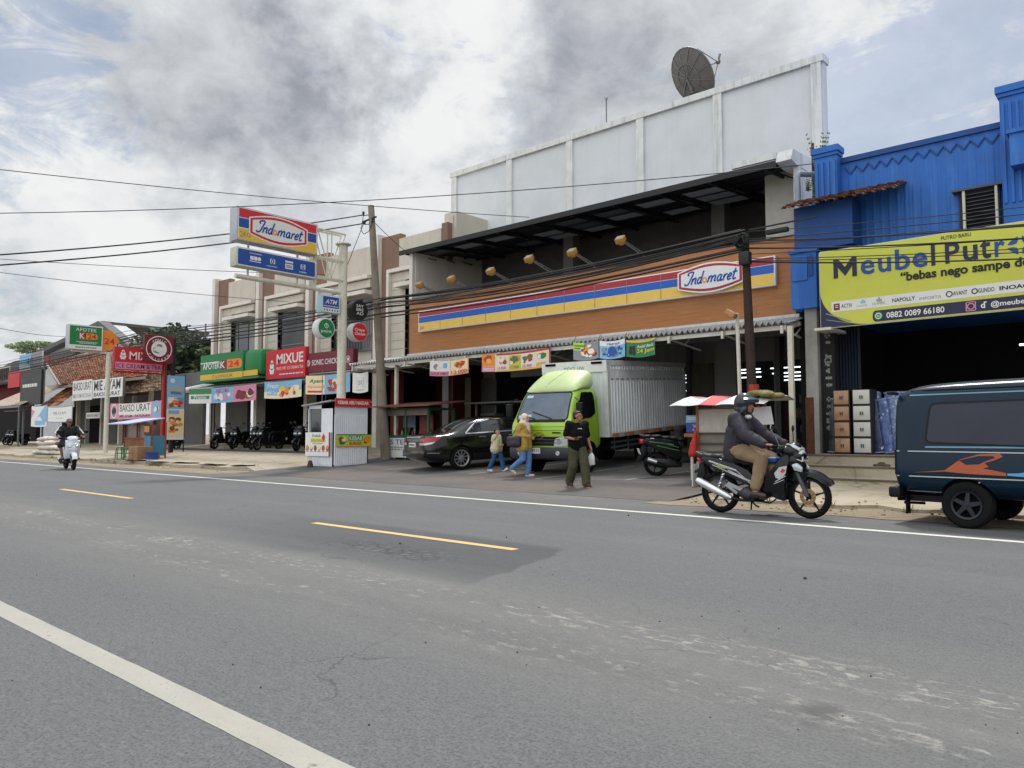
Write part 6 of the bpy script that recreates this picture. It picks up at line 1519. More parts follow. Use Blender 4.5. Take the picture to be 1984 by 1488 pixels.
def d_ss(f): f.rect(0, 0, 1, 1, MA); f.ring(.06, .5, .035, .042, W, 1); f.ring(.06, .5, .015, .03, W, 1); f.text('SONIC CHICKEN', .14, .36, .78, .64, W, 1, .02); f.ring(.9, .5, .035, .042, W, 1); f.ell(.9, .5, .02, W, 1)
board('shop_sign', 'maroon chicken sign between the red sign and the concrete pole', 'sign', 592, 684, 723, 686, 19.3, .25, mat('maroon_steel', (84, 18, 30)), d_ss)
FOODS = [BN, OR, CR, RD, YE]
def cloth(name, label, px0, px1, py0L, py1L, Y, draw, cat='banner', slope=True, tilt=0., group=None):
    a, b = at(px0, py0L, Y), at(px1, py0L, Y); c = at(px0, py1L, Y); z0, z1 = a.z, c.z
    t = thing(name, label, cat, ((a.x + b.x) / 2, Y, z0), 0, group)
    # gently sagging cloth
    def S(u, v, off): return Vector((a.x + (b.x - a.x) * u, Y + off + .012 * math.sin(u * 9 + v * .3), z0 + (z1 - z0) * v - .05 * math.sin(math.pi * u) * (1 if tilt == 0 else 1) + tilt * (u - .5)))
    mb = MB(); n = 14; k = 5
    for i in range(n + 1):
        for j in range(k + 1): mb.v.append(tuple(S(i / n, j / k, 0)))
    for i in range(n):
        for j in range(k): mb.f.append((i * (k + 1) + j, (i + 1) * (k + 1) + j, (i + 1) * (k + 1) + j + 1, i * (k + 1) + j + 1)); mb.m.append(0)
    mb.build('cloth', PW, t, True)
    mb = MB(); f = Face(mb, a, b, b, c, .003, .004); f.w, f.h = b.x - a.x, z1 - z0
    f.p = lambda u, v, l=0: S(u, v, -(.005 + l * .003))
    class SubFace: pass
    op_ = f.poly
    def poly(pts, m, l=0):                 # cut big flat shapes so that they follow the cloth
        us = [p[0] for p in pts]
        if len(pts) == 4 and max(us) - min(us) > .12:
            q = pts; n_ = int((max(us) - min(us)) / .07) + 1
            for i in range(n_):
                t0, t1 = i / n_, (i + 1) / n_
                L = lambda A, B, s_: (A[0] + (B[0] - A[0]) * s_, A[1] + (B[1] - A[1]) * s_)
                op_([L(q[0], q[1], t0), L(q[0], q[1], t1), L(q[3], q[2], t1), L(q[3], q[2], t0)], m, l)
            return f
        return op_(pts, m, l)
    f.poly = poly; draw(f); mb.build('printed_face', PAL, t, True, recalc=False)
    mb = MB()
    for u in (.01, .99): mb.tube([S(u, 1, 0), S(u, 1, .0) + Vector((0, .1, .16))], .008, 5)
    mb.build('tie_cord', S_black, t, True); return t
def d_b1(f): f.rect(0, 0, .36, 1, W); f.rect(.36, 0, .68, 1, SK); f.rect(.68, 0, 1, 1, PK_); f.rect(.0, .62, .36, 1, GN, 1); f.rect(.03, .3, .33, .52, GN, 1); f.text('Promo', .08, .3, .28, .55, W, 2, .02); f.food(.4, .1, .66, .7, [BU, PK_, W, OR], 14, 2, 4, .04); f.food(.7, .1, .98, .8, [MA, CR, BN, W], 14, 2, 9, .045); f.text('ICE', .44, .68, .62, .9, RD, 3, .03)
cloth('banner', 'three panel drinks banner hung under the pharmacy sign', 366, 496, 782, 754, 18.42, d_b1)
def d_b2(f): f.rect(0, 0, 1, 1, pal_teal); f.rect(0, 0, 1, .4, CR, 1); f.text('Fresh', .08, .62, .4, .9, W, 2, .02, .2); f.rect(.08, .2, .36, .5, SK, 2); f.text('Milk Tea', .1, .26, .34, .44, W, 3, .02); f.food(.42, .08, .96, .75, FOODS + [W], 22, 2, 5, .06)
pal_teal = SK
cloth('banner', 'pale green drinks banner hung under the red ice cream sign', 512, 584, 772, 740, 18.42, d_b2)
def d_b3(f): f.rect(0, 0, 1, 1, CR); f.rect(.45, 0, 1, 1, SK, 1); f.text('Ayam', .08, .56, .42, .82, GN, 2, .03, .2); f.text('Spesial', .05, .3, .44, .5, OR, 2, .02); f.food(.5, .1, .96, .8, FOODS, 22, 2, 8, .06); f.rect(.05, .1, .4, .2, RD, 2)
cloth('banner', 'cream food banner hung under the maroon chicken sign', 592, 678, 764, 728, 18.42, d_b3)
def d_b4(f): f.rect(0, 0, 1, 1, W); f.ring(.5, .52, .25, .28, GY, 1, 4, R(45), R(405)); f.text('SI', .4, .42, .6, .64, GY, 1, .0); f.scribble(.25, .12, .75, .18, GY, 1, 1, 5)
cloth('banner', 'small white banner with a grey emblem tied beside the concrete pole', 683, 713, 760, 722, 18.0, d_b4)

# ---- supermarket promotion banners under the canopy
def d_p1(f): f.rect(0, 0, 1, 1, W); f.rect(0, 0, .52, .3, PK_, 1); f.text('DAPUR HEMAT', .02, .06, .5, .24, MA, 2, .02); f.food(.08, .4, .5, .9, [CR, GY, SK, W], 10, 2, 2, .06); f.rect(.54, 0, 1, 1, OR, 1); f.rect(.56, .03, .98, .97, CR, 2); f.food(.62, .35, .92, .95, [RD, BN, OR], 16, 3, 6, .05); f.text('12.000', .6, .05, .98, .3, RD, 16, .03)
cloth('promo_banner', 'white and orange promotion banner reading 12.000 under the store canopy', 833, 908, 728, 699, 17.22, d_p1)
def d_p2(f):
    f.rect(0, 0, 1, 1, CR); f.rect(0, .3, .2, 1, OR, 1); f.rect(0, 0, .2, .28, PK_, 1); f.rect(.22, 0, 1, .08, YE, 1); f.rect(.22, .9, 1, 1, RD, 1); f.rect(.98, 0, 1, 1, MA, 2)
    f.food(.02, .45, .18, .95, [YE, RD, BN], 12, 2, 1, .04); f.scribble(.02, .06, .18, .22, W, 2, 2, 3)
    for i, u in enumerate((.23, .42, .6, .79)): f.rect(u, .10, u + .17, .86, [W, LM, W, CR][i], 2); f.food(u + .01, .35, u + .16, .85, [RD, GN, BN, YE, OR, W], 12, 3, i + 3, .035); f.text('%d.900' % (12 + i * 5), u + .02, .13, u + .15, .28, RD, 14, .02)
cloth('promo_banner', 'long crowded promotion banner with a wavy edge under the store canopy', 934, 1067, 720, 686, 17.22, d_p2, tilt=.02)
def d_p3(f): f.rect(0, 0, 1, 1, GY); f.rect(0, .55, .45, 1, LM, 1); f.scribble(.05, .6, .5, .9, GN, 2, 2, 3); f.food(.25, .1, .95, .9, [BN, CR, OR, MA, W], 26, 2, 7, .10)
cloth('promo_banner', 'grey banner with a plate of food under the store canopy', 1111, 1160, 697, 663, 17.22, d_p3)
def d_p4(f): f.rect(0, 0, 1, 1, SK); f.rect(0, .72, 1, 1, W, 1); f.text('Hemat', .3, .77, .8, .93, BU, 2, .02); f.food(.05, .1, .95, .68, [BU, W, GY, SK], 24, 2, 9, .09); f.ell(.55, .42, .16, BU, 22)
cloth('promo_banner', 'pale blue banner with a dark round pot under the store canopy', 1162, 1211, 694, 660, 17.22, d_p4)
def d_p5(f): f.rect(0, 0, 1, 1, GN); f.rect(0, .88, 1, 1, YE, 1); f.text('Ambil Beda', .38, .56, .95, .74, W, 1, .02, .2); f.text('24 Jam', .38, .2, .97, .5, YE, 1, .035); f.ell(.15, .55, .06, K, 1); f.ell(.26, .6, .06, K, 1); f.rect(.08, .15, .2, .45, K, 1); f.rect(.21, .15, .32, .5, K, 1)
cloth('promo_banner', 'green banner reading 24 Jam under the store canopy', 1214, 1269, 691, 659, 17.22, d_p5)

# ---- the furniture shop's big yellow banner
bY = 17.6; A_ = at(1591, 636, bY); D_ = at(1588, 490, bY); bw_ = 5.4
MBN = thing('shop_banner', 'big lime yellow furniture banner with dark blue lettering stretched over the blue shopfront', 'banner', (A_.x, bY, A_.z))
B_ = Vector((A_.x + bw_, bY, A_.z + .05)); C_ = Vector((A_.x + bw_, bY, D_.z + .0)); D_.x = A_.x
BAN = mat('lime_banner', (196, 200, 72), .5, var=.06, scale=1.5, bump=.7, bscale=2.2)
mb = MB(); mb.prism([(A_.x, A_.z), (B_.x, B_.z), (C_.x, C_.z), (D_.x, D_.z)], bY, bY + .015, 'Y'); mb.build('cloth', BAN, MBN, True)
mb = MB(); f = Face(mb, A_, B_, C_, D_, .003, .003); k_ = f.w / f.h
def U(px, py): 
    p = at(px, py, bY); return ((p.x - A_.x) / bw_, (p.z - A_.z) / (D_.z - A_.z))
def TX(s_, pa, pb_, pc, m, l=2, bold=.03, **kw):   # bottom-left px, bottom-right px, top-left px
    (u0, v0), (u1, v1), (u2, v2) = U(*pa), U(*pb_), U(*pc); f.text(s_, u0, (v0 + v1) / 2, u1, (v0 + v1) / 2 + (v2 - v0), m, l, bold, **kw)
f.rect(.02, .235, 1, .375, GY + 0, 0) if False else f.poly([(.045, .195), (1, .195), (1, .33), (.045, .33)], SK if False else W, 0)
f.poly([(.215, .015), (1, .015), (1, .155), (.215, .155), (.207, .13), (.205, .085), (.207, .04)], NV, 1)
n_ = 14; pts = [(0, 0), (.19, 0)] + [(.19 - .19 * math.sin(i / n_ * math.pi / 2), .48 * (1 - math.cos(i / n_ * math.pi / 2)) ) for i in range(1, n_ + 1)]
f.poly(pts, NV, 1)
for q in (.25, .45): f.poly([(.02, q * .4), (.12, q * .1), (.124, q * .12), (.024, q * .42)], GY, 2)
f.poly([(.057, .63), (.075, .63), (.075, .885), (.057, .885)], NV, 2).poly([(.132, .63), (.15, .63), (.15, .885), (.132, .885)], NV, 2)
f.poly([(.075, .885), (.075, .77), (.1035, .65), (.1035, .765)], NV, 3).poly([(.132, .885), (.1035, .765), (.1035, .65), (.132, .77)], NV, 3)
for s_, u0, u1, m in (('e', .165, .218, BU), ('u', .232, .280, BU), ('b', .295, .350, BU), ('e', .358, .411, BU), ('l', .424, .438, NV), ('P', .472, .521, NV), ('u', .532, .580, NV), ('t', .588, .622, NV), ('r', .634, .666, BU)):
    hgt = {'b': .262, 'l': .262, 'P': .25, 't': .235}.get(s_, .185); f.text(s_, u0, .63, u1, .63 + hgt, m, 2, .03)
for q in range(4):                    # the leaf-like emblem: four petals around an open square
    a_ = R(45 + 90 * q); cx, cy = .713, .735; k2 = f.w / f.h * .85
    def pt(rad, da): return (cx + rad * math.cos(a_ + da), cy + rad * k2 * math.sin(a_ + da))
    f.poly([pt(.014, 0), pt(.024, -.55), pt(.040, -.62), pt(.036, -.2), pt(.036, .2), pt(.040, .62), pt(.024, .55)], BU, 2)
f.text('PUTRO BARU', .46, .925, .56, .97, K, 2, .01)
f.text('\u201cbebas nego sampe deal\u201d', .313, .45, .79, .60, K, 2, .055)
for s_, u0, u1, m, bo in (('ACTIV', .084, .128, K, .005), ('OLYMPIC', .205, .255, GY, .0), ('NAPOLLY', .28, .363, K, .03), ('IMPORTA', .378, .454, GY, .0), ('AVANT', .494, .541, K, .02), ('GUNDO', .576, .628, K, .02), ('INOAC', .644, .735, NV, .05)):
    f.text(s_, u0, .235 if m != GY else .225, u1, .285 if m != GY else .26, m, 1, bo)
f.rect(.054, .215, .078, .30, MA, 1); f.rect(.060, .245, .072, .255, W, 2); f.rect(.060, .27, .072, .28, W, 2)
for u in (.160, .222):
    for i in range(3): f.rect(u + i * .007, .265, u + i * .007 + .005, .30 + (i == 1) * .02, pal_teal if u < .2 else GY, 1)
f.text('OASIS', .145, .225, .185, .25, pal_teal, 1, 0); f.ring(.481, .26, .008, .012, K, 1, 14); f.ring(.565, .26, .007, .011, K, 1, 14)
f.ell(.227, .085, .016, GN, 2); f.ring(.227, .085, .009, .0125, W, 3, 16); f.text('c', .222, .073, .232, .097, W, 3, .05)
f.text('0882 0089 66180', .257, .045, .463, .12, W, 2, .03)
f.ring(.551, .085, .009, .013, PK_, 2, 14)
for q in ((.535, .028, .567, .038), (.535, .132, .567, .142), (.534, .028, .538, .142), (.564, .028, .568, .142)): f.rect(*q, PK_, 2)
f.text('d', .583, .05, .597, .125, W, 2, .04); f.rect(.595, .11, .602, .125, W, 2)
f.text('@meubel', .615, .04, .725, .12, W, 2, .03)
mb.build('printed_face', PAL, MBN, True, recalc=False)
mb = MB()
for a__, b__ in ((A_, B_), (C_, D_), (D_, A_)): mb.bar(a__ + Vector((0, .03, 0)), b__ + Vector((0, .03, 0)), .035, .035)
mb.build('frame', S_white, MBN, True)
mb = MB(); mb.box(A_.x - .12, bY - .1, A_.z - .06, A_.x + .25, bY + .9, A_.z + .0); mb.bar((A_.x + .05, bY + .03, A_.z), (A_.x + .05, bY + 1.0, A_.z), .05, .05); mb.build('bracket', S_white, MBN, True); bars('bracket', S_white, MBN, [((A_.x + .05, bY + .03, D_.z), (A_.x + .05, bY + 1.0, D_.z))], .05, .05)

# ---- white kebab booth
KB = thing('kebab_booth', 'white corrugated kebab booth with red top sign and menu board', 'booth', (-21.05, 15.1, G(15)))
kx0, kx1, ky0, ky1, kz0, kz1 = -21.75, -20.36, 14.44, 15.82, .16, 2.12
KW = mat('booth_sheet', (214, 218, 222), .5, var=.08, scale=2, streak=.15, dirt=(150, 150, 150))
mb = MB()
n = 16
for i in range(n):
    y = ky0 + .03 + i * (ky1 - ky0 - .06) / n; s_ = (ky1 - ky0 - .06) / n
    mb.prism([(kx1, y), (kx1 + .03, y + s_ * .2), (kx1 + .03, y + s_ * .45), (kx1, y + s_ * .6)], kz0 + .04, kz1 - .32, 'Z')
    x = kx0 + .03 + i * (kx1 - kx0 - .06) / n; s_ = (kx1 - kx0 - .06) / n
    mb.prism([(x, ky0), (x + s_ * .2, ky0 - .025), (x + s_ * .45, ky0 - .025), (x + s_ * .6, ky0)], kz0 + .04, kz0 + .42, 'Z')
mb.box(kx1 - .04, ky0, kz0, kx1, ky1, kz1); mb.box(kx0, ky1 - .04, kz0, kx1, ky1, kz1); mb.box(kx0, ky0, kz0, kx0 + .04, ky1, kz1); mb.box(kx0, ky0, kz0, kx1, ky0 + .04, 1.22); mb.box(kx0, ky0, kz1 - .12, kx1, ky0 + .04, kz1); mb.box(kx0 + .74, ky0, 1.2, kx1, ky0 + .04, kz1)
mb.build('wall', KW, KB, True)
mb = MB(); mb.prism([(kx0 - .18, kz1 - .03), (kx1 + .06, kz1 + .1), (kx1 + .06, kz1 + .14), (kx0 - .18, kz1 + .01)], ky0 - .15, ky1 + .1, 'Y'); mb.build('roof', mat('roof_grey', (150, 152, 154), .6, streak=.3), KB, True)
mb = MB(); mb.box(kx0 + .1, ky0 + .05, 1.22, kx0 + .72, ky0 + .08, kz1 - .13); mb.build('hatch', TINT, KB, True)
def d_menu(f):
    f.rect(0, 0, 1, 1, W); f.text('Kebab', .28, .80, .62, .92, GN, 1, .03, .2); f.rect(.22, .58, .80, .74, LM, 1); f.text('Abu Haidar', .24, .60, .78, .73, OR, 2, .03); f.poly([(.66, .78), (.74, .95), (.8, .8), (.74, .62)], RD, 3); f.scribble(.3, .5, .7, .55, GN, 1, 1, 4)
    for i in range(6): f.ell(.09 + i * .16, .33, .06, [RD, BN, MA, OR, RD, MA][i], 1); f.ell(.09 + i * .16, .37, .05, [OR, CR, BN, CR, BN, OR][i], 2); f.scribble(.03 + i * .16, .17, .14 + i * .16, .23, GY, 1, 1, i)
    f.rect(.94, 0, 1, 1, MA, 1)
boxsign(KB, (kx0 - .05, ky0 - .06), (kx1 - .06, ky0 - .06), .48, 1.24, .03, PW, d_menu, 'menu_board')
def d_kb(f): f.rect(0, 0, 1, 1, LM); f.rect(0, 0, 1, .08, OR, 1); f.rect(0, .92, 1, 1, GN, 1); f.text('KEBAB', .36, .52, .72, .84, W, 2, .04); f.rect(.34, .48, .74, .88, GN, 1); f.text('BURGER', .36, .14, .72, .40, RD, 2, .05); f.food(.04, .15, .3, .85, [BN, MA, CR, GN], 14, 2, 3, .07); f.food(.76, .2, .97, .85, [OR, RD, BN], 12, 2, 4, .08)
boxsign(KB, (kx1 + .045, ky0 + .08), (kx1 + .045, ky1 + .1), .78, 1.18, .015, PY, d_kb, 'side_banner')
def d_kt(f): f.rect(0, 0, 1, 1, RD); f.rect(.02, .1, .98, .9, MA, 1) if False else None; f.text('KEBAB ABU HAIDAR', .06, .28, .94, .72, W, 2, .05)
boxsign(KB, (kx1 + .06, ky0 + .03), (kx1 + .06, ky1 + .03), kz1 - .06, kz1 + .2, .05, PR, d_kt, 'top_sign')
mb = MB(); mb.tube([(kx0 + .9, ky0 - .1, kz1), (kx0 + .9, ky0 - .1, kz1 + 1.1)], .012, 6); mb.build('aerial', S_grey, KB, True)
def brf(mb):
    for i in range(9): a = i * .7; mb.cap((.07 * math.cos(a), .07 * math.sin(a), .0), .045, (.03 * math.cos(a), .03 * math.sin(a), .2), .03, 8)
o = blob('doormat_roll', brf, mat('brown_sack', (78, 64, 56), .9, var=.3), None, .014, 2); o.location = at(601, 903, 14.1); o.location.z = G(14.1); tag(o, 'small brown bundle on the ground at the kebab booth corner', 'bundle')

# ---- green metal drink stall
GS = thing('drink_stall', 'green framed drink stall with dirty roof and a white printed cloth below', 'stall', (-20.6, 17.4, G(17.4)))
gx0, gx1, gy0, gy1, gz = -21.15, -18.9, 17.15, 18.3, G(17.2)
GRS = mat('green_steel', (28, 92, 52), .55, var=.2, scale=4, streak=.3)
mb = MB()
for x in (gx0, (gx0 + gx1) / 2, gx1):
    for y in (gy0, gy1): mb.bar((x, y, gz), (x, y, gz + 1.75), .07, .07)
for z in (gz + .25, gz + .8, gz + 1.72):
    mb.bar((gx0, gy0, z), (gx1, gy0, z), .06, .06); mb.bar((gx0, gy1, z), (gx1, gy1, z), .06, .06); mb.bar((gx0, gy0, z), (gx0, gy1, z), .06, .06); mb.bar((gx1, gy0, z), (gx1, gy1, z), .06, .06)
mb.build('frame', GRS, GS, True)
mb = MB(); mb.box(gx0 - .02, gy0 + .04, gz + .25, gx0 + .02, gy1, gz + .8); mb.box(gx0, gy0 + .02, gz + .22, gx1, gy1 - .02, gz + .78); mb.build('counter', GRS, GS, True)
def d_gs(f): f.rect(0, 0, 1, 1, W); f.text('ES TEH', .06, .66, .6, .92, BU, 1, .02); f.scribble(.05, .36, .7, .58, GY, 2, 1, 3); f.scribble(.6, .66, .95, .9, SK, 2, 1, 9); f.food(.62, .1, .95, .5, [SK, W, GY], 10, 1, 4, .06)
boxsign(GS, (gx0 + .06, gy0 - .05), (gx1 - .1, gy0 - .05), gz + .08, gz + .74, .02, PW, d_gs, 'printed_cloth')
mb = MB(); mb.prism([(gy0 - .45, gz + 1.78), (gy1 + .3, gz + 1.98), (gy1 + .3, gz + 2.02), (gy0 - .45, gz + 1.82)], gx0 - .35, gx1 + .5, 'X'); mb.build('roof', mat('dirty_red_roof', (122, 76, 66), .8, streak=.6, var=.3), GS, True)
mb = MB(); mb.box(gx0, gy0 - .02, gz + 1.5, gx1, gy0 + .0, gz + 1.72); mb.build('valance', mat('grubby_board', (128, 120, 108), .8, streak=.4), GS, True)
g = random.Random(9)
for i in range(14): mb = MB(); x = gx0 + .2 + i * .14; h_ = g.uniform(.18, .34); mb.lathe([(.001, 0), (.045, 0), (.045, h_ * .7), (.02, h_ * .85), (.02, h_), (.001, h_)], 10, 'Z', (x, gy0 + .3 + g.uniform(0, .3), gz + .80)); o = mb.build('bottle', [mat('bottle_red', (122, 34, 34), .2), mat('bottle_clear', (120, 132, 130), .1), mat('bottle_brown', (96, 66, 42), .2)][g.randrange(3)], None); tag(o, 'small bottle standing on the green drink stall\'s counter', 'bottle', 'bottles on the drink stall')
boxes('menu_card', mat('faded_red_card', (128, 60, 56), .7, var=.4, scale=6), GS, [(gx1 - .95, gy0 + .45, gz + .8, gx1 - .3, gy0 + .5, gz + 1.5)])
boxes('menu_card', mat('faded_blue_card', (112, 118, 140), .7, var=.4, scale=6), GS, [(gx0 + .25, gy0 + .6, gz + 1.1, gx0 + .9, gy0 + .64, gz + 1.5)])
g2 = thing('food_stall', 'dim grey stall with a flat roof behind the black car', 'stall', (-17.8, 19.5, G(19.5)))
mb = MB()
for x in (-18.7, -16.6):
    for y in (19.2, 20.2): mb.bar((x, y, G(y)), (x, y, G(y) + 1.8), .06, .06)
mb.bar((-18.7, 19.2, 1.5), (-16.6, 19.2, 1.5), .06, .05); mb.build('frame', S_grey, g2, True)
mb = MB(); mb.box(-19.0, 18.9, 2.22, -16.3, 20.5, 2.27); mb.build('roof', W_dgrey, g2, True)
mb = MB(); mb.box(-18.7, 19.2, G(19.2), -16.6, 20.2, 1.35); mb.box(-18.6, 19.3, 1.35, -17.9, 19.7, 1.9); mb.build('counter', mat('dim_steel_counter', (92, 92, 88), .5, .3, var=.3), g2, True)

# ---- snack cart with a striped awning behind the rider
CT = thing('snack_cart', 'wooden snack cart with sagging white and red awning behind the rider', 'cart', (-7.6, 15.6, G(15.6)))
cxa, cxb, cya, cyb = at(1352, 850, 15.3).x, at(1452, 850, 15.3).x, 15.3, 16.1
czf = G(15.3)
WDW = mat('whitewashed_wood', (176, 170, 158), .75, var=.2, scale=5, streak=.4, dirt=(110, 96, 78)); WDB = mat('raw_wood', (150, 104, 66), .75, var=.25, scale=6, streak=.3)
mb = MB(); mb.box(cxa, cya + .04, czf + .45, cxb, cyb, 1.75); mb.build('cabinet', mat('cart_grey_board', (122, 118, 108), .8, var=.25, scale=3, streak=.3), CT, True)
mb = MB()
for z in (.62, .80, .98, 1.2): mb.box(cxa + .03, cya - .02, z, cxb, cya + .04, z + .025)
mb.box(cxa, cya - .03, czf + .40, cxb + .05, cya + .06, czf + .52); mb.build('shelf_edge', mat('worn_shelf', (84, 80, 74), .8), CT, True)
mb = MB(); mb.box(cxa - .02, cya, 1.22, cxb + .02, cya + .035, 1.72); mb.build('upper_board', WDW, CT, True)
bars('post', WDB, CT, [((x, y, czf + .4), (x, y, 1.92)) for x in (cxa, cxb) for y in (cya, cyb)], .05, .05)
bars('leg', WDW, CT, [((x, cya, G(cya)), (x, cya, czf + .45)) for x in (cxa, cxb)] + [((cxa - .08, cya - .12, G(15) - .01), (cxa - .08, cya - .12, 1.0))], .05, .05)
mb = MB(); mb.bbox(cxa - .35, cya + .02, 1.12, cxa + .02, cya + .2, 1.20, .01); mb.build('side_tray', WDB, CT, True)
mb = MB(); e0, e1 = at(1296, 781, 14.85), at(1480, 783, 14.85)
n = 12; AW = [(e0.x + (e1.x - e0.x) * i / n) for i in range(n + 1)]
for i in range(n + 1):
    s_ = .04 * math.sin(i * 1.9)
    for j, (y, z) in enumerate(((14.85, 1.80 + s_ * .3), (15.1, 1.88 + s_ * .5), (15.5, 1.99 + s_), (16.1, 2.02 + s_ * .5), (16.5, 1.92))):
        x = AW[i] if j < 3 else AW[i] + (.25 if i == 0 else 0); mb.v.append((x, y, z))
for i in range(n):
    for j in range(4): mb.f.append((i * 5 + j, (i + 1) * 5 + j, (i + 1) * 5 + j + 1, i * 5 + j + 1)); mb.m.append(1 if i in (4, 5) else 2 if i == 1 and j > 1 else 0)
mb.build('awning', [mat('white_tarp', (206, 208, 208), .6, var=.12, streak=.3), mat('red_tarp', (198, 74, 80), .6, var=.15), mat('pink_print', (190, 120, 140), .6, var=.3, scale=8)], CT, True, 60)
mb = MB(); p0, p1 = at(1448, 790, 15.2), at(1494, 822, 15.2)
mb.quad((p0.x, 15.2, p0.z), (p1.x, 15.2, p0.z + .02), (p1.x + .06, 15.2, p1.z), (p0.x, 15.2, p1.z - .02)); mb.build('side_curtain', mat('pale_curtain', (184, 182, 184), .7, var=.1), CT, True)
q_ = at(1462, 772, 15.0)
def crf(mb):
    for dx, dy, dz in ((-.2, .1, -.01), (-.05, -.1, .03), (.1, .1, .035), (.2, -.1, .0), (.34, .05, -.03), (0, .2, .05)): mb.ball((dx, dy, dz), (.15, .17, .05), 10)
o = blob('folded_tarp', crf, mat('patterned_tarp', (122, 116, 62), .7, var=.55, scale=7), None, .02, 2); crumple(o, .02, 7); o.location = (q_.x, 15.25, 2.0); tag(o, 'crumpled yellow and brown tarp lying on the snack cart awning', 'tarp')
def d_bs(f): f.rect(0, 0, 1, 1, BU); f.rect(0, .66, 1, 1, SK, 1); f.rect(0, .6, 1, .64, W, 2); f.scribble(.1, .72, .9, .92, W, 2, 2, 4); f.food(.3, .05, .9, .5, [W, SK, PK_], 10, 2, 3, .1)
ta, tb = at(1332, 838, 15.6), at(1362, 838, 15.6)
bs = thing('blue_poster', 'bright blue printed board on the left side of the snack cart', 'poster', (ta.x, 15.55, ta.z)); boxsign(bs, (ta.x, 15.55), (tb.x, 15.55), ta.z, at(1332, 805, 15.6).z, .02, PW, d_bs)
rp = at(1343, 855, 15.2)
def redf(mb): mb.cap((0, 0, -.26), .09, (.04, 0, .12), .05, 10); mb.cap((-.03, 0, -.27), .09, (.03, 0, .0), .07, 10); mb.cap((.04, .02, .12), .05, (.05, .02, .22), .03, 8)
o = blob('red_raincoat', redf, mat('red_cloth', (176, 34, 26), .6, var=.2, bump=.4, bscale=20), None, .016, 2); o.location = rp; tag(o, 'red raincoat hanging between the parked scooter and the snack cart', 'raincoat')

# ---- floodlight on a white mast
fm = at(1436, 780, 16.9); FLM = thing('floodlight_mast', 'slim white mast with a rusty floodlight in front of the canopy', 'lamp post', (fm.x, 16.9, .53))
mb = MB(); mb.tube([(fm.x, 16.9, .53), (fm.x - .06, 16.9, at(1432, 606, 16.9).z)], .045, 10); mb.build('mast', S_white, FLM, True)
q_ = at(1417, 608, 16.7); mb = MB(); mb.T = Matrix.Translation(q_) @ Matrix.Rotation(R(35), 4, 'Y'); mb.bbox(-.13, -.1, -.06, .13, .1, .06, .02); mb.T = None; mb.bar(q_, (fm.x - .06, 16.9, q_.z - .06), .03, .03); mb.build('lamp_head', mat('rusty_lamp', (176, 128, 84), .7, var=.3, scale=12), FLM, True)

# ---- furniture in front of the blue shop
def cabinet(label, px0, px1, Yc, h, d, body, front, rows, dark_gap=True, name='drawer_cabinet'):
    a, b = at(px0, 873, Yc), at(px1, 873, Yc); z = .75
    t = thing(name, label, 'cabinet', ((a.x + b.x) / 2, Yc, z)); mb = MB(); mb.box(a.x, Yc, z, b.x, Yc + d, z + h); mb.build('carcass', body, t, True)
    hh = h / rows
    for i in range(rows):
        mb = MB(); mb.bbox(a.x + .02, Yc - .025, z + i * hh + .035, b.x - .02, Yc - .002, z + (i + 1) * hh - .015, .006)
        xm = (a.x + b.x) / 2; dr = mb.build('drawer', front, t, True)
        mb = MB(); mb.box(xm - .03, Yc - .05, z + (i + .42) * hh, xm - .01, Yc - .026, z + (i + .62) * hh); mb.box(xm + .015, Yc - .05, z + (i + .42) * hh, xm + .035, Yc - .026, z + (i + .62) * hh); mb.build('handle', GRYP, dr, True)
    return t
cabinet('brown plastic-wrapped cabinet standing on the blue shop\'s step', 1617, 1649, 17.75, 1.42, .45, S_black, mat('wrapped_brown', (158, 124, 88), .3, var=.25, scale=5, streak=.5, dirt=(200, 180, 150)), 4)
cabinet('white four drawer plastic cabinet beside the brown one', 1654, 1690, 17.7, 1.42, .45, S_black, mat('drawer_white', (184, 184, 174), .4, var=.06), 4)
def floral(name, base, tint, k):
    a = Nodes(name); tc = a.new('ShaderNodeTexCoord'); a.pos = tc.outputs['Object']
    v = a.voro(k, 'F1'); n = a.noise(k * .8, 4, .7); st = a.noise(1.0, 6, .7, (9, 9, .8)); c = a.mix(a.rng(n, .42, .58), lin(base), lin(tint)); c = a.mix(a.rng(v, .18, .24, .8, 0), c, lin((186, 192, 206))); c = a.mix(a.rng(st, .56, .7, 0, .55), c, lin((196, 204, 216)))
    a.val(a.b, 'Base Color', c); a.val(a.b, 'Roughness', .35); a.bump(st, .5, .03); return a.m
MT = [floral('mattress_blue', (50, 74, 130), (92, 112, 158), 9), floral('mattress_navy', (28, 34, 66), (54, 66, 108), 7), floral('mattress_grey', (84, 100, 136), (126, 140, 170), 11), floral('wrapped_dark', (28, 30, 38), (60, 66, 80), 5)]
def mattress(label, px0, px1, py1, Yc, lean, m, group=None):
    a, b = at(px0, 872, Yc), at(px1, 872, Yc); h = at(px0, py1, Yc).z - .76
    t = thing('mattress', label, 'mattress', ((a.x + b.x) / 2, Yc, .75), (R(-6), R(lean), 0)); w_ = b.x - a.x
    mb = MB(); mb.bbox(-w_ / 2, 0, 0, w_ / 2, .16, h, .04); mb.build('cover', m, t)
    for z in (.03, h - .05): mb = MB(); mb.box(-w_ / 2 - .006, -.012, z, w_ / 2 + .006, .172, z + .02); mb.build('piping', mat('pale_piping', (130, 140, 160), .5), t)
mattress('dark plastic-wrapped mattress leaning beside the brown cabinet', 1604, 1618, 768, 17.8, 2, MT[3])
mattress('dark blue floral mattress leaning next to the white drawers', 1692, 1712, 770, 17.9, -7, MT[1])
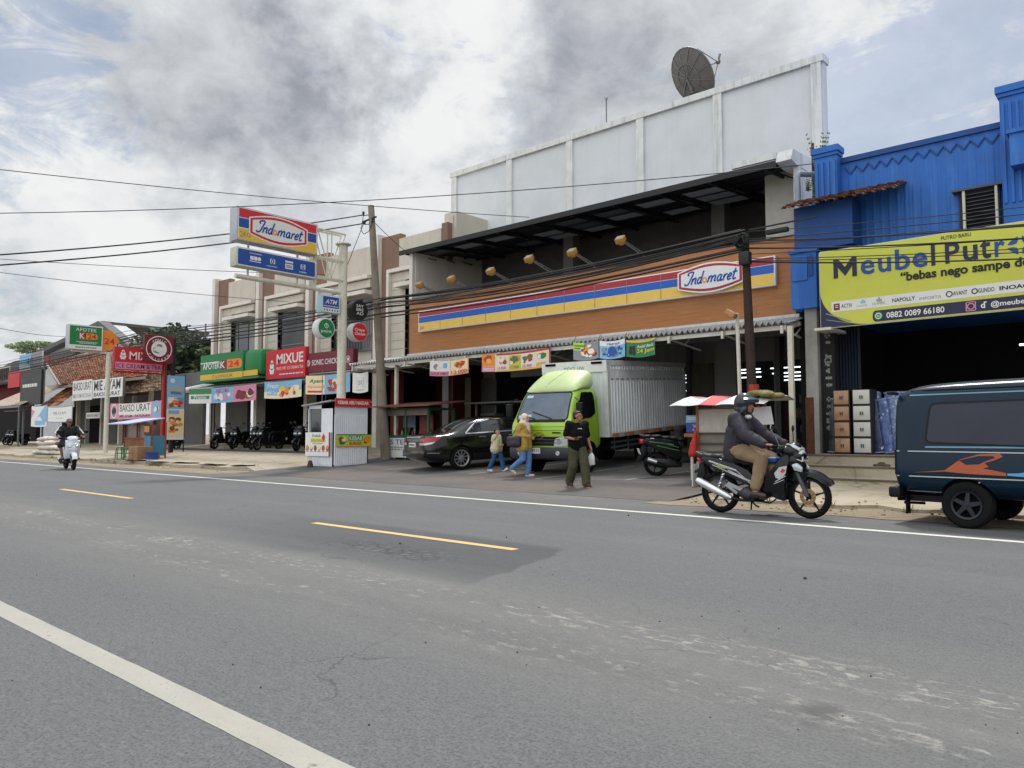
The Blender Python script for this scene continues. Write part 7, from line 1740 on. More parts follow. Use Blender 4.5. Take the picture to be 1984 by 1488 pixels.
mattress('mid blue patterned mattress second from the white drawers', 1708, 1732, 768, 18.0, -7, MT[0])
mattress('grey blue mattress closest to the minibus', 1728, 1760, 765, 18.1, -5, MT[2])
mattress('pale blue mattress stacked upright behind the others', 1684, 1704, 756, 18.3, 0, MT[2])
mattress('light striped mattress at the back beside the minibus roof', 1712, 1762, 756, 18.35, 0, MT[0])
a = at(1553, 885, 17.0); b = at(1568, 885, 17.0); mb = MB(); mb.box(0, 0, 0, b.x - a.x, .05, at(1560, 786, 17.0).z - .55); o = mb.build('steel_panel', S_rust); o.location = (a.x, 17.3, .745); tag(o, 'rusty brown steel panel leaning against the bare corner pillar', 'panel')
def junkf(mb):
    for x, y, z in ((0, 0, .02), (.12, .03, .03), (.2, -.02, .02), (.08, .05, .06)): mb.ball((x, y, z), (.08, .05, .035), 8)
o = blob('rubbish_bag', junkf, mat('dirty_bag', (70, 64, 36), .7, var=.5, scale=12), None, .012, 1); o.location = (at(1688, 898, 16.4).x, 16.75, .53); tag(o, 'small dark green rubbish bag on the concrete step', 'rubbish')

# ---- utility poles
def pole(label, px, pt, pbx, Yp, r0, r1, m, zb):
    a, b = at(px, pt, Yp), at(pbx, 780, Yp)
    k = (a.x - b.x) / (a.z - b.z); zb_ = zb; x0 = b.x - k * (b.z - zb_)
    t = thing('utility_pole', label, 'utility pole', (x0, Yp, zb_)); mb = MB(); mb.tube([(x0, Yp, zb_), ((x0 + a.x) / 2, Yp, (zb_ + a.z) / 2), (a.x, Yp, a.z)], [r0, (r0 + r1) / 2, r1], 16); mb.build('shaft', m, t, True); return t, Vector((a.x, Yp, a.z)), x0
UP1, u1, u1x = pole('leaning weathered concrete pole between the sign post and the store', 719, 399, 741, 16.9, .17, .11, CONC, G(16.9))
mb = MB(); mb.bar(u1 + Vector((-.5, 0, -.5)), u1 + Vector((.3, 0, -.45)), .05, .05)
for dx, dz in ((-.28, -.28), (-.2, -.62), (.25, -.6)): mb.lathe([(.001, .1), (.035, .1), (.05, .05), (.03, 0), (.05, -.04), (.001, -.05)], 10, 'Z', u1 + Vector((dx, -.12, dz))); mb.bar(u1 + Vector((dx, -.12, dz - .04)), u1 + Vector((0, 0, dz - .04)), .025, .025)
mb.build('insulator', S_black, UP1, True)
UP2, u2, u2x = pole('dark rusty steel pole with cable boxes in front of the orange fascia', 1443, 452, 1458, 16.5, .12, .085, mat('dark_rusty_pole', (58, 48, 44), .8, var=.35, scale=5, streak=.5, dirt=(96, 58, 44)), .42)
mb = MB(); z = at(1459, 745, 16.5).z; zz_ = at(1459, 790, 16.5).z; mb.lathe([(.124, zz_), (.124, z)], 16, 'Z', (at(1460, 765, 16.5).x, 16.5, 0)); mb.build('red_band', mat('faded_red_band', (150, 60, 48), .8, streak=.3), UP2, True)
mb = MB(); g = random.Random(2)
q_ = at(1437, 468, 16.35)
for i in range(16):
    pts = []; a0 = g.uniform(0, 6); rr = g.uniform(.09, .2)
    for k in range(11): t_ = a0 + k * .62; pts.append(q_ + Vector((rr * math.cos(t_) * .8 + g.uniform(-.02, .02), g.uniform(-.08, .08), rr * math.sin(t_) + g.uniform(-.03, .03))))
    mb.tube(pts, .011, 5)
mb.build('cable_coil', S_black, UP2, True)
mb = MB(); q2 = at(1475, 452, 16.4); mb.bbox(q2.x + .1, 16.36, q2.z - .05, q2.x + .6, 16.5, q2.z + .05, .02); mb.bbox(q_.x - .05, 16.25, q_.z - .55, q_.x + .2, 16.45, q_.z - .25, .03); mb.bar((q2.x - .3, 16.45, q2.z + .14), (q2.x + 1.2, 16.45, q2.z + .16), .04, .03); mb.build('junction_box', S_black, UP2, True)
# ------------------------------------------------------------------ old houses at the far end of the shop row
NH = thing('tiled_shop_house', 'old noodle shop under a steep orange clay tile roof', 'house', (-50, 20, G(20)))
xa = at(118, 760, 18.4).x; xb = at(284, 760, 18.4).x
mb = MB(); ze = at(118, 748, 18.4).z
tiled(mb, (xa, 18.4, ze), (xb, 18.4, ze), (at(292, 720, 22.3).x, 22.3, ze + 2.9), (at(88, 700, 22.3).x, 22.3, ze + 2.9), .34, .42, 5, .07)
mb.build('roof', [TILE, TILE3, TILE2], NH, True)
mb = MB(); mb.bar((xa - .05, 18.35, ze + .05), (at(86, 700, 22.3).x, 22.3, ze + 3.0), .16, .12); mb.bar((xa, 18.33, ze - .08), (xb, 18.33, ze - .08), .06, .16); mb.build('barge_board', mat('weathered_board', (150, 142, 130), .85, streak=.5), NH, True)
mb = MB(); mb.box(xa - 4, 20.6, .4, -41.3, 20.8, ze + .3); mb.build('wall', W_dgrey, NH, True)
xs_ = [at(px, 800, 19.6).x for px in (150, 168, 197, 206, 232, 258, 290)]
for i, x in enumerate(xs_):
    mb = MB(); mb.box(x, 19.5, .35, x + .22, 19.72, ze - .2); mb.build('column', W_grey if i % 2 else W_cream, NH, True)
for p0, p1, m_ in ((168, 196, W_darker), (232, 256, mat('old_plank_door', (84, 66, 54), .8, var=.3, streak=.5)), (260, 300, mat('slatted_screen', (122, 92, 70), .8, var=.4, scale=9)), (122, 148, W_darker)):
    x0, x1 = at(p0, 800, 20.5).x, at(p1, 800, 20.5).x; mb = MB(); n = 9
    for i in range(n): mb.box(x0 + (x1 - x0) * i / n, 20.45, .45, x0 + (x1 - x0) * (i + .86) / n, 20.55, 3.1)
    mb.build('door', m_, NH, True)
mb = MB(); tiled(mb, (at(228, 765, 17.9).x, 17.9, at(228, 765, 17.9).z), (at(312, 765, 17.9).x, 17.9, at(228, 765, 17.9).z), (at(312, 720, 20.6).x, 20.6, 5.6), (at(236, 720, 20.6).x, 20.6, 5.6), .3, .34, 8, .05)
mb.build('lower_roof', [mat('brown_slate', (120, 98, 78), .9, var=.4), mat('brown_slate_dark', (88, 72, 58), .9, var=.4), mat('brown_slate_pale', (142, 122, 98), .9, var=.4)], NH, True)
mb = MB(); x0 = at(78, 785, 17.6).x; x1 = at(112, 785, 17.6).x; tiled(mb, (x0, 17.6, at(95, 788, 17.6).z), (x1, 17.6, at(95, 788, 17.6).z), (x1 + .3, 20, at(95, 788, 17.6).z + 2.1), (x0 + .3, 20, at(95, 788, 17.6).z + 2.1), .32, .4, 11, .07)
mb.build('porch_roof', [TILE3, TILE, TILE2], NH, True)
mb = MB(); 
for i in range(6): x = x1 + i * .9; mb.bar((x, 18.5, ze - .1), (x + .7, 18.5, ze - .9), .06, .06); mb.bar((x, 18.5, ze - .1), (x, 18.5, ze - 1.0), .05, .05)
mb.bar((x1, 18.5, ze - .95), (xb, 18.5, ze - .95), .08, .1); mb.build('eave_frame', S_rust, NH, True)
# signs of the noodle shop
def d_ba1(f): f.rect(0, 0, 1, 1, W); f.text('BAKSO URAT', .05, .5, .95, .9, K, 1, .01); f.text('MIE AYAM FATONAH', .05, .12, .95, .34, GY, 1, .01)
def d_ba2(f): f.rect(0, 0, 1, 1, W); f.text('MIE AYAM', .05, .4, .93, .94, K, 1, .03); f.text('BAKSO URAT', .05, .08, .93, .30, K, 1, .03)
board('noodle_sign', 'white board reading MIE AYAM in tall black letters', 'sign', 179, 237, 772, 737, 17.5, .15, S_grey, d_ba2)
board('noodle_sign', 'narrow white board reading BAKSO URAT left of the tall lettered one', 'sign', 140, 178, 777, 739, 17.5, .15, S_grey, d_ba1)
def d_ba3(f): f.rect(0, 0, 1, 1, PK_); f.rect(.18, .25, .8, .96, W, 1); f.text('BAKSO URAT', .2, .48, .78, .92, K, 2, .01); f.text('MIE AYAM - FATONAH', .2, .12, .78, .30, NV, 2, .01); f.ell(.08, .5, .06, W, 1); f.ell(.08, .5, .05, GY, 2); f.food(.03, .25, .13, .75, [K, BN, GY], 8, 3, 4, .03); f.ell(.89, .52, .07, SK, 1); f.ell(.89, .52, .04, pal_teal, 2); f.food(.84, .3, .95, .7, [GN, W, SK], 8, 3, 6, .025)
cloth('noodle_banner', 'long pink and white noodle banner over the shop entrance', 213, 314, 812, 782, 17.3, d_ba3)
def d_sm(f): f.rect(0, 0, 1, 1, W); f.text('BAKSO URAT', .08, .28, .92, .72, K, 1, .02)
board('noodle_sign', 'small white hanging sign under the noodle shop eave', 'sign', 167, 193, 811, 800, 18.9, .05, PW, d_sm)
# black advertising board and light blue board at the corner
def d_bk(f): f.rect(0, 0, 1, 1, K); f.scribble(.12, .5, .82, .66, W, 1, 1, 7)
t, a, b, zt = board('shop_sign', 'tall black board with a short white word high above the pavement', 'sign', 38, 78, 786, 722, 16.9, .12, S_black, d_bk)
bars('post', S_grey, t, [((a.x + .2, 17.1, G(17)), (a.x + .2, 17.1, a.z)), ((b.x - .1, 17.1, G(17)), (b.x - .1, 17.1, zt + .6))], .1, .1)
def d_al(f): f.rect(0, 0, 1, 1, SK); f.rect(.55, 0, 1, 1, GY, 1); f.rect(0, 0, .5, .3, W, 1); f.text('Alb', .3, .25, .62, .75, NV, 2, .0, .4)
board('shop_sign', 'pale blue board with slanted script above the black board', 'sign', 37, 80, 719, 689, 17.2, .1, PW, d_al)
def d_g1(f): f.rect(0, 0, 1, 1, GY); f.rect(.03, .05, .97, .95, W, 1); f.text('MIE AYAM', .25, .5, .75, .68, GY, 2, .0); f.scribble(.36, .25, .64, .3, GY, 2, 1, 4)
cloth('banner', 'faded grey cloth banner behind the scooter rider', 91, 140, 818, 788, 16.6, d_g1)
def d_g2(f): f.rect(0, 0, 1, 1, W); f.poly([(.25, .25), (.85, 1), (1, 1), (1, .2)], SK, 1); f.rect(.25, .08, .9, .3, pal_teal, 2); f.scribble(.3, .1, .85, .28, BU, 3, 1, 3); f.poly([(0, .4), (.2, .75), (0, .85)], PK_, 2)
cloth('banner', 'folded pale blue banner beside the faded grey one', 60, 90, 826, 787, 16.6, d_g2)
def d_rd2(f): f.rect(0, 0, 1, 1, RD)
board('wall_board', 'small plain red board under the far dark roof', 'sign', 15, 37, 752, 722, 19.0, .1, PR, d_rd2)
mb = MB(); mb.box(-.45, 0, 0, .45, .1, .55); o = mb.build('wall_board', mat('brick_red_board', (150, 62, 48), .7, streak=.3)); o.location = at(90, 703, 20.5); tag(o, 'small brick red panel at the top corner of the orange tile roof', 'panel')
# big pale shed behind
SH = thing('shed', 'big pale sheet metal shed with a dark roof edge behind the tiled house', 'shed', (-100, 34, .6))
ap, lf, rg = at(208, 628, 34), at(62, 692, 34), at(262, 668, 34)
mb = MB(); mb.prism([(lf.x, .5), (rg.x, .5), (rg.x, rg.z), (ap.x, ap.z), (lf.x, lf.z)], 34, 36, 'Y'); mb.build('gable_wall', mat('pale_sheet', (176, 178, 180), .7, var=.1, scale=.5, streak=.35), SH, True)
mb = MB()
for q in (lf, rg): mb.bar((q.x + (-.8 if q is lf else .8), 33.6, q.z - .5), (ap.x, 33.6, ap.z), 1.2, .5)
mb.prism([(lf.x - .8, lf.z - .5), (ap.x, ap.z), (ap.x, ap.z + .3), (lf.x - .8, lf.z - .2)], 33.4, 46, 'Y'); mb.build('roof', mat('dark_grey_roof', (84, 86, 90), .7, var=.15, streak=.3), SH, True)
boxes('sheet_seam', S_grey, SH, [(x, 33.9, at(150, 690, 34).z - 6, x + .12, 34, at(150, 668, 34).z - .5) for x in [ap.x - 9 + i * 4 for i in range(9)]])
# far dark-roofed house on the left
FH_ = thing('far_house', 'low house with a dark roof and maroon wall at the far end', 'house', (-78, 21, G(20)))
l0, l1 = at(-60, 700, 21).x, at(62, 700, 21).x; zt = at(40, 738, 21).z
mb = MB(); mb.box(l0, 21, .5, l1, 21.3, zt); mb.build('wall', mat('maroon_wall', (96, 40, 44), .85, streak=.4), FH_, True)
mb = MB(); mb.prism([(20.2, zt - .25), (20.2, zt - .1), (25, zt + 3.0), (25, zt + 2.8)], l0 - .5, l1 + .6, 'X'); mb.build('roof', mat('dark_old_roof', (62, 60, 62), .85, var=.3, streak=.4), FH_, True)
mb = MB(); a = at(0, 745, 20.8); mb.box(a.x - 1, 20.9, a.z, a.x + 2.2, 20.98, a.z + 1.6); wv_ = mb.build('window', W_cream, FH_, True)
mb = MB()
for i in range(6): mb.box(a.x - .8 + i * .5, 20.86, a.z + .15, a.x - .8 + i * .5 + .3, 20.9, a.z + 1.4)
mb.build('pane', W_darker, wv_, True)
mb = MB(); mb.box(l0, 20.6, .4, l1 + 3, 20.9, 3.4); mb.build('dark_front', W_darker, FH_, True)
SHK = thing('lean_to', 'rusty lean-to awning on thin posts at the far end of the pavement', 'lean-to', (at(15, 790, 16.6).x, 17, G(17)))
e0, e1 = at(-30, 792, 16.4), at(37, 784, 16.4); mb = MB(); corrugated(mb, e0.x, e1.x, 16.4, e0.z + .1, 19.5, e0.z + 1.7, .3, .04); mb.build('roof_sheet', mat('rusty_sheet', (168, 152, 138), .7, var=.3, streak=.7, dirt=(110, 70, 50)), SHK, True, 60)
bars('post', S_grey, SHK, [((x, 16.5, G(16.5)), (x, 16.5, e0.z + .1)) for x in (at(-20, 800, 16.5).x, at(37, 800, 16.5).x)], .09, .09)
bars('eave_beam', S_grey, SHK, [((e0.x, 16.45, e0.z), (e1.x, 16.45, e0.z))], .08, .12)
mb = MB(); mb.prism([(17.0, 2.75), (18.6, 2.95), (18.6, 3.0), (17.0, 2.8)], at(8, 800, 17).x, at(36, 800, 17).x, 'X'); mb.build('inner_awning', S_grey, SHK, True)
# sacks
SKM = mat('white_sack', (200, 192, 182), .8, var=.14, scale=5, bump=.6, bscale=14)
def sackf(mb):
    for i in range(7):
        t_ = i / 6; mb.ball((-.42 + .84 * t_, .02 * math.sin(i * 2), .015 * math.sin(i * 3)), (.14, .22 * (1 - .35 * abs(t_ - .5) * 2), .12 * (1 - .3 * abs(t_ - .5) * 2)), 12)
S0 = blob('sack', sackf, SKM, None, .03, 2)
sl_ = []
base = at(86, 884, 13.3)
for i, (dx, dy, dz, r_) in enumerate(((-.75, 0, .12, 8), (.35, -.05, .12, -6), (1.25, .1, .12, 12), (-.55, .05, .34, -8), (.45, .0, .35, 6), (-.35, .02, .56, 5), (.35, .03, .58, -4), (.95, .0, .36, 9), (.15, .5, .14, 30), (-.1, .05, .78, 12))):
    o = S0 if i == 0 else S0.copy()
    if i: COL.objects.link(o)
    o.location = (base.x + dx, 13.35 + dy, G(13.35) + .075 + dz); o.rotation_euler = (0, R(3 * (i % 3 - 1)), R(r_)); o.scale = (1.3, 1.2, 1.1)
    tag(o, 'bulging white sack in the low pile by the kerb', 'sack', 'white sacks piled by the kerb')
# snack cart on the left
LC = thing('food_cart', 'small food cart with blue white awning, glass case and teal side panel', 'cart', (at(275, 880, 13.6).x, 13.9, G(13.6)))
a, b = at(238, 880, 13.5), at(291, 880, 13.5); z0 = G(13.5) + .07; c1 = at(279, 880, 13.5).x
mb = MB(); mb.box(a.x, 13.55, z0 + .35, c1, 14.1, z0 + .85); mb.build('counter', mat('brown_panel_board', (134, 96, 70), .8, var=.3), LC, True)
mb = MB(); mb.box(c1, 13.5, z0 + .15, b.x, 14.1, z0 + .95); mb.build('side_panel', mat('teal_panel', (60, 120, 146), .6, var=.2), LC, True)
mb = MB(); mb.box(a.x + .05, 13.6, z0 + .85, c1, 14.1, z0 + 1.4); mb.build('glass_case', mat('dull_glass_case', (118, 96, 88), .3, var=.5, scale=5), LC, True)
RBP = mat('red_brown_post', (150, 62, 50), .7)
bars('post', RBP, LC, [((x, y, z0), (x, y, z0 + 1.5)) for x in (a.x, c1, b.x) for y in (13.55, 14.1)] + [(((a.x + c1) / 2 + .2, 13.55, z0 + .86), ((a.x + c1) / 2 + .2, 13.55, z0 + 1.5))], .05, .05)
bars('shelf_edge', RBP, LC, [((a.x, 13.53, z0 + .85), (b.x, 13.53, z0 + .85))], .05, .04)
mb = MB(); mb.prism([(13.0, z0 + 1.42), (14.4, z0 + 1.66), (14.4, z0 + 1.70), (13.0, z0 + 1.46)], a.x - .5, c1 - .2, 'X'); mb.build('awning', mat('blue_white_tarp', (170, 186, 212), .5, var=.2, scale=2), LC, True)
mb = MB(); f = Face(mb, (c1, 13.48, z0 + .98), (b.x, 13.48, z0 + .98), (b.x, 13.48, z0 + 1.5), (c1, 13.48, z0 + 1.5)); f.rect(0, 0, 1, 1, K); f.scribble(.1, .1, .9, .9, OR, 1, 4, 3); mb.build('price_board', PAL, LC, True)
for i in range(2):
    mb = MB(); mb.lathe([(.11, .42), (.13, .40), (.001, .43)], 14)
    for k in range(4): a_ = k * math.pi / 2 + .7; mb.bar((.11 * math.cos(a_), .11 * math.sin(a_), .41), (.16 * math.cos(a_), .16 * math.sin(a_), 0), .05, .02)
    mb.lathe([(.12, .2), (.15, .2), (.15, .23), (.12, .23)], 14)
    o = mb.build('plastic_stool', mat('green_plastic', (28, 120, 72), .4)); p = at(236 + i * 9, 893, 13.1); o.location = (p.x, 13.0 + i * .15, G(13) + .078); o.scale = (1.2,) * 3
    tag(o, 'green plastic stool in front of the small food cart', 'stool', 'two green stools by the food cart')
mb = MB(); mb.bbox(-.42, -.3, 0, .42, .3, .55, .01); mb.box(-.42, -.31, .27, .42, -.301, .285, 1); mb.box(-.01, -.31, .02, .01, -.301, .53, 1); o = mb.build('cardboard_box', [mat('cardboard', (142, 110, 84), .85, var=.15), mat('box_tape', (112, 84, 62), .6)]); p = at(272, 893, 13.1); o.location = (p.x, 13.1, G(13.1) + .078); tag(o, 'brown cardboard box on the pavement before the small food cart', 'box')
mb = MB(); mb.lathe([(.001, 0), (.2, 0), (.26, .3), (.27, .32), (.25, .32), (.22, .05)], 16); o = mb.build('water_tub', mat('blue_plastic', (24, 66, 140), .4)); p = at(295, 893, 13.2); o.location = (p.x, 13.2, G(13.2) + .078); tag(o, 'blue plastic tub at the end of the small food cart', 'tub')

# ------------------------------------------------------------------ plants
def leafy(name, label, base, clumps, n, size, mats, trunk_top, seed, cat='tree', trunk_r=.22):
    g = random.Random(seed); t = thing(name, label, cat, base); mb = MB()
    for c, r_ in clumps:
        c = Vector(c); k = int(n * r_[0] * r_[2] / sum(q[1][0] * q[1][2] for q in clumps))
        for i in range(k):
            d = Vector((g.gauss(0, 1), g.gauss(0, 1), g.gauss(0, 1))).normalized(); rr = g.uniform(.35, 1.05) ** .6
            p = c + Vector((d.x * r_[0], d.y * r_[1], d.z * r_[2])) * rr
            a = Vector((g.gauss(0, 1), g.gauss(0, 1), g.gauss(0, .5))).normalized(); b = a.cross(Vector((g.gauss(0, 1), g.gauss(0, 1), g.gauss(0, 1)))).normalized(); s = size * g.uniform(.6, 1.3)
            mb.add([p - a * s, p + b * s * .45, p + a * s, p - b * s * .45], [(0, 1, 2, 3)], g.choices(range(len(mats)), [4, 3, 2][:len(mats)])[0] if d.z > -.3 else 0)
    mb.build('crown', mats, t, True, recalc=False)
    mb = MB(); B = Vector(base); T_ = Vector(trunk_top); mb.tube([B, (B + T_) / 2 + Vector((.2, 0, 0)), T_], [trunk_r, trunk_r * .75, trunk_r * .5], 10)
    for c, r_ in clumps: mb.tube([T_ - Vector((0, 0, .5)), (T_ + Vector(c)) / 2 + Vector((0, 0, -.2)), c], [trunk_r * .5, trunk_r * .3, trunk_r * .1], 7)
    mb.build('trunk', mat('bark', (84, 72, 60), .9, var=.3, scale=6), t, True); return t
LF = [mat('leaf_dark', (48, 62, 44), .7, var=.3), mat('leaf_mid', (68, 86, 56), .7, var=.3), mat('leaf_light', (92, 110, 74), .7, var=.3)]
Yt = 30
cl = [(at(px + 12, py + 20, Yt + dy), (r_ * .9, r_, r_ * .75)) for px, py, dy, r_ in ((272, 652, 0, 1.5), (300, 642, 1, 1.7), (332, 638, 0, 1.9), (350, 655, -1, 1.8), (378, 662, 0, 1.7), (405, 672, 0, 1.6), (318, 668, 0, 2.0), (290, 676, 0, 1.8), (365, 690, 0, 2.0), (340, 700, 0, 2.2), (400, 700, 0, 1.8))]
tb = at(345, 800, Yt); leafy('broadleaf_tree', 'dark leafy tree rising behind the chicken sign and cables', (tb.x, Yt, .6), cl, 5200, .30, LF, (tb.x, Yt, at(345, 700, Yt).z), 3)
Yt = 60
cl = [(at(px, py, Yt), (r_, r_, .7)) for px, py, r_ in ((40, 672, 3.2), (70, 668, 4.0), (100, 669, 3.4), (58, 680, 3.0))]
tb = at(62, 800, Yt); leafy('umbrella_tree', 'distant pale tree with a flat feathery crown', (tb.x, Yt, .6), cl, 1500, .42, [mat('leaf_pale', (120, 136, 104), .8, var=.2), mat('leaf_pale2', (146, 160, 130), .8, var=.2)], (tb.x, Yt, at(62, 700, Yt).z), 5, trunk_r=.4)
# weeds growing on the wall between the two buildings
def weed(label, px, py, Yw, hgt, n, seed):
    g = random.Random(seed); b = at(px, py, Yw); t = thing('weed', label, 'plant', b); mb = MB()
    for i in range(n):
        a = g.uniform(0, 6.28); l = hgt * g.uniform(.5, 1); lean = g.uniform(.05, .35)
        p0 = Vector((0, 0, 0)); dr = Vector((math.cos(a) * lean, math.sin(a) * lean, 1)).normalized()
        for k in range(9):
            q = dr * l * (k + 1) / 9 + Vector((math.cos(a), math.sin(a), 0)) * (lean * .4 * l * (k / 9) ** 2)
            for s_ in (-1, 1):
                v = Vector((math.cos(a + s_ * 1.4), math.sin(a + s_ * 1.4), g.uniform(-.1, .4))) * l * .16 * (1.2 - k / 9)
                w_ = Vector((0, 0, l * .035)); mb.add([q, q + v * .5 + w_, q + v, q + v * .5 - w_], [(0, 1, 2, 3)], g.randrange(3))
    mb.build('frond', [mat('weed_green', (74, 98, 40), .7, var=.3), mat('weed_yellow', (128, 132, 56), .7, var=.3), LF[1]], t, recalc=False)
    mb = MB()
    for i in range(3): mb.tube([(0, 0, 0), (.03 * i - .03, .02, hgt * .5)], .008, 5)
    mb.build('stem', LF[0], t); return t
weed('tall fern growing out of the wall top beside the blue pilaster', 1589, 335, 19.0, 1.0, 10, 2)
weed('bushy weed hanging lower on the wall between white and blue buildings', 1583, 388, 19.0, .75, 12, 4)
weed('small weed rooted above the grey drain pipe', 1566, 372, 18.9, .5, 7, 6)
mb = MB(); a = at(1572, 292, 19.2); mb.tube([(0, 0, -.9), (0, 0, .9)], .035, 6); o = mb.build('stub_pipe', S_rust); o.location = at(1576, 345, 19.3); tag(o, 'dark upright pipe stub beside the weeds on the wall', 'pipe')

# ------------------------------------------------------------------ wires
WIRE = mat('black_cable', (20, 20, 22), .6, var=.1)
def cable(pts, sag, r, label, group=None):
    P = []; 
    for a, b in zip(pts, pts[1:]):
        n = 18
        for i in range(n): t = i / n; p = a.lerp(b, t); p.z -= sag * 4 * t * (1 - t); P.append(p)
    P.append(pts[-1]); mb = MB(); o_ = P[0]; mb.tube([p - o_ for p in P], r, 5); o = mb.build('cable', WIRE); o.location = o_; tag(o, label, 'cable', group); return o
k1 = u1 + Vector((-.28, -.12, -.3)); k2 = u1 + Vector((-.2, -.12, -.62))
def ext(p0, p1, k): return p1 + (p1 - p0) * k
for (qx, qy), k_, lb in (((0, 470), k1, 'upper of two thick black power lines reaching the concrete pole'), ((0, 490), k2, 'lower of two thick black power lines reaching the concrete pole')):
    e = at(qx, qy, 6.0); cable([k_, ext(k_, e, .6)], .35, .022, lb)
e = at(0, 384, 6.0); r_ = at(1590, 316, 19.3); cable([r_, ext(r_, e, .4)], .5, .012, 'thin wire running across the sky to the white wall\'s upper corner')
e = at(0, 317, 6.0); r_ = at(1025, 421, 19.0); cable([r_, ext(r_, e, .4)], .2, .012, 'thin wire slanting down to the gallery roof edge')
for (ax, ay), (bx_, by_), lb in (((0, 496), (640, 532), 'thin wire passing behind the blue service box'), ((0, 522), (560, 585), 'thin wire passing low behind the cream sign post arm'), ((0, 630), (128, 652), 'thin wire ending at the green pharmacy box')):
    e = at(ax, ay, 9.0); r_ = at(bx_, by_, 19.5 if bx_ > 200 else 15.2); cable([r_, ext(r_, e, .4)], .15, .012, lb)
g = random.Random(12)
c2 = at(1440, 468, 16.45)
GL_ = 'bundle of telephone cables strung along the shopfronts'
for i in range(17):
    oz = g.uniform(-.30, .42); oy = g.uniform(-.25, .25); s0 = c2 + Vector((0, oy * .5, oz * .7)); m1 = Vector((u1x - .0, 16.85 + oy, at(741, 596, 16.7).z + oz * .9 + g.uniform(-.05, .05)))
    l1_ = Vector((-42, 16.9 + oy, at(345, 645, 16.7).z + oz * 1.1 + g.uniform(-.25, .35))); l2_ = Vector((-85, 17 + oy, l1_.z - .3))
    cable([s0, m1, l1_, l2_], .12 + g.uniform(0, .2), g.choice((.009, .012, .018, .026)), 'black telephone cable in the sagging bundle left of the cable boxes', GL_)
GR_ = 'telephone cables crossing in front of the blue shop'
for i in range(12):
    oz = g.uniform(-.62, .35); s0 = c2 + Vector((.1, g.uniform(-.1, .1), max(-.5, oz * .8))); e = at(1984, 412, 16.5) + Vector((0, g.uniform(-.2, .2), oz * 1.0)); cable([s0, ext(s0, e, 1.2)], .05 + g.uniform(0, .22), g.choice((.008, .010, .016)), 'black telephone cable crossing in front of the blue shop', GR_)
e = at(700, 470, 16.8); cable([k2 + Vector((0, 0, .1)), at(655, 560, 16.2)], .0, .012, 'short wire dropping from the concrete pole to the sign post')
cable([u1 + Vector((.25, -.12, -.6)), at(790, 490, 20.5)], .05, .012, 'service wire from the concrete pole to the brown parapet')
cable([k1, k1 + Vector((-.15, 0, -.45)), k2 + Vector((.1, 0, -.35)), u1 + Vector((.25, -.12, -.6))], .12, .012, 'loose loop of wire under the concrete pole\'s top')
# ------------------------------------------------------------------ people
SKIN = mat('skin', (156, 108, 84), .55, var=.08); SKIN2 = mat('skin_fair', (186, 138, 112), .55, var=.08); HAIR = mat('black_hair', (22, 18, 17), .5, var=.2, scale=20)
EYE = mat('eye_dark', (20, 16, 15), .3); LIP = mat('lip', (128, 70, 62), .5)
V = Vector
def hand(mb, wrist, d, palm_n, s=1., curl=.5, side=1):
    """palm plus four bent fingers and a thumb; d: direction of the hand, palm_n: where the palm looks"""
    d = V(d).normalized(); n = V(palm_n); n = (n - d * n.dot(d)).normalized(); t = d.cross(n) * side
    wrist = V(wrist); k = wrist + d * .085 * s
    for o in (-.028, -.010, .010, .028): mb.cap(wrist + t * o * .7 * s, .017 * s, k + t * o * s, .0135 * s, 8)
    for o, L in ((-.030, .066), (-.010, .078), (.010, .082), (.030, .07)):
        b = k + t * o * s; m1 = b + (d * math.cos(curl * .8) + n * math.sin(curl * .8)) * L * .5 * s; m2 = m1 + (d * math.cos(curl * 2) + n * math.sin(curl * 2)) * L * .5 * s
        mb.cap(b, .0105 * s, m1, .0098 * s, 8); mb.cap(m1, .0098 * s, m2, .0085 * s, 8)
    b = wrist + t * .026 * s + d * .025 * s; m1 = b + (t * .8 + d * .6 + n * .35).normalized() * .042 * s; m2 = m1 + (d * .85 + n * .5 + t * .1).normalized() * .032 * s
    mb.cap(b, .014 * s, m1, .0115 * s, 8); mb.cap(m1, .0115 * s, m2, .009 * s, 8)
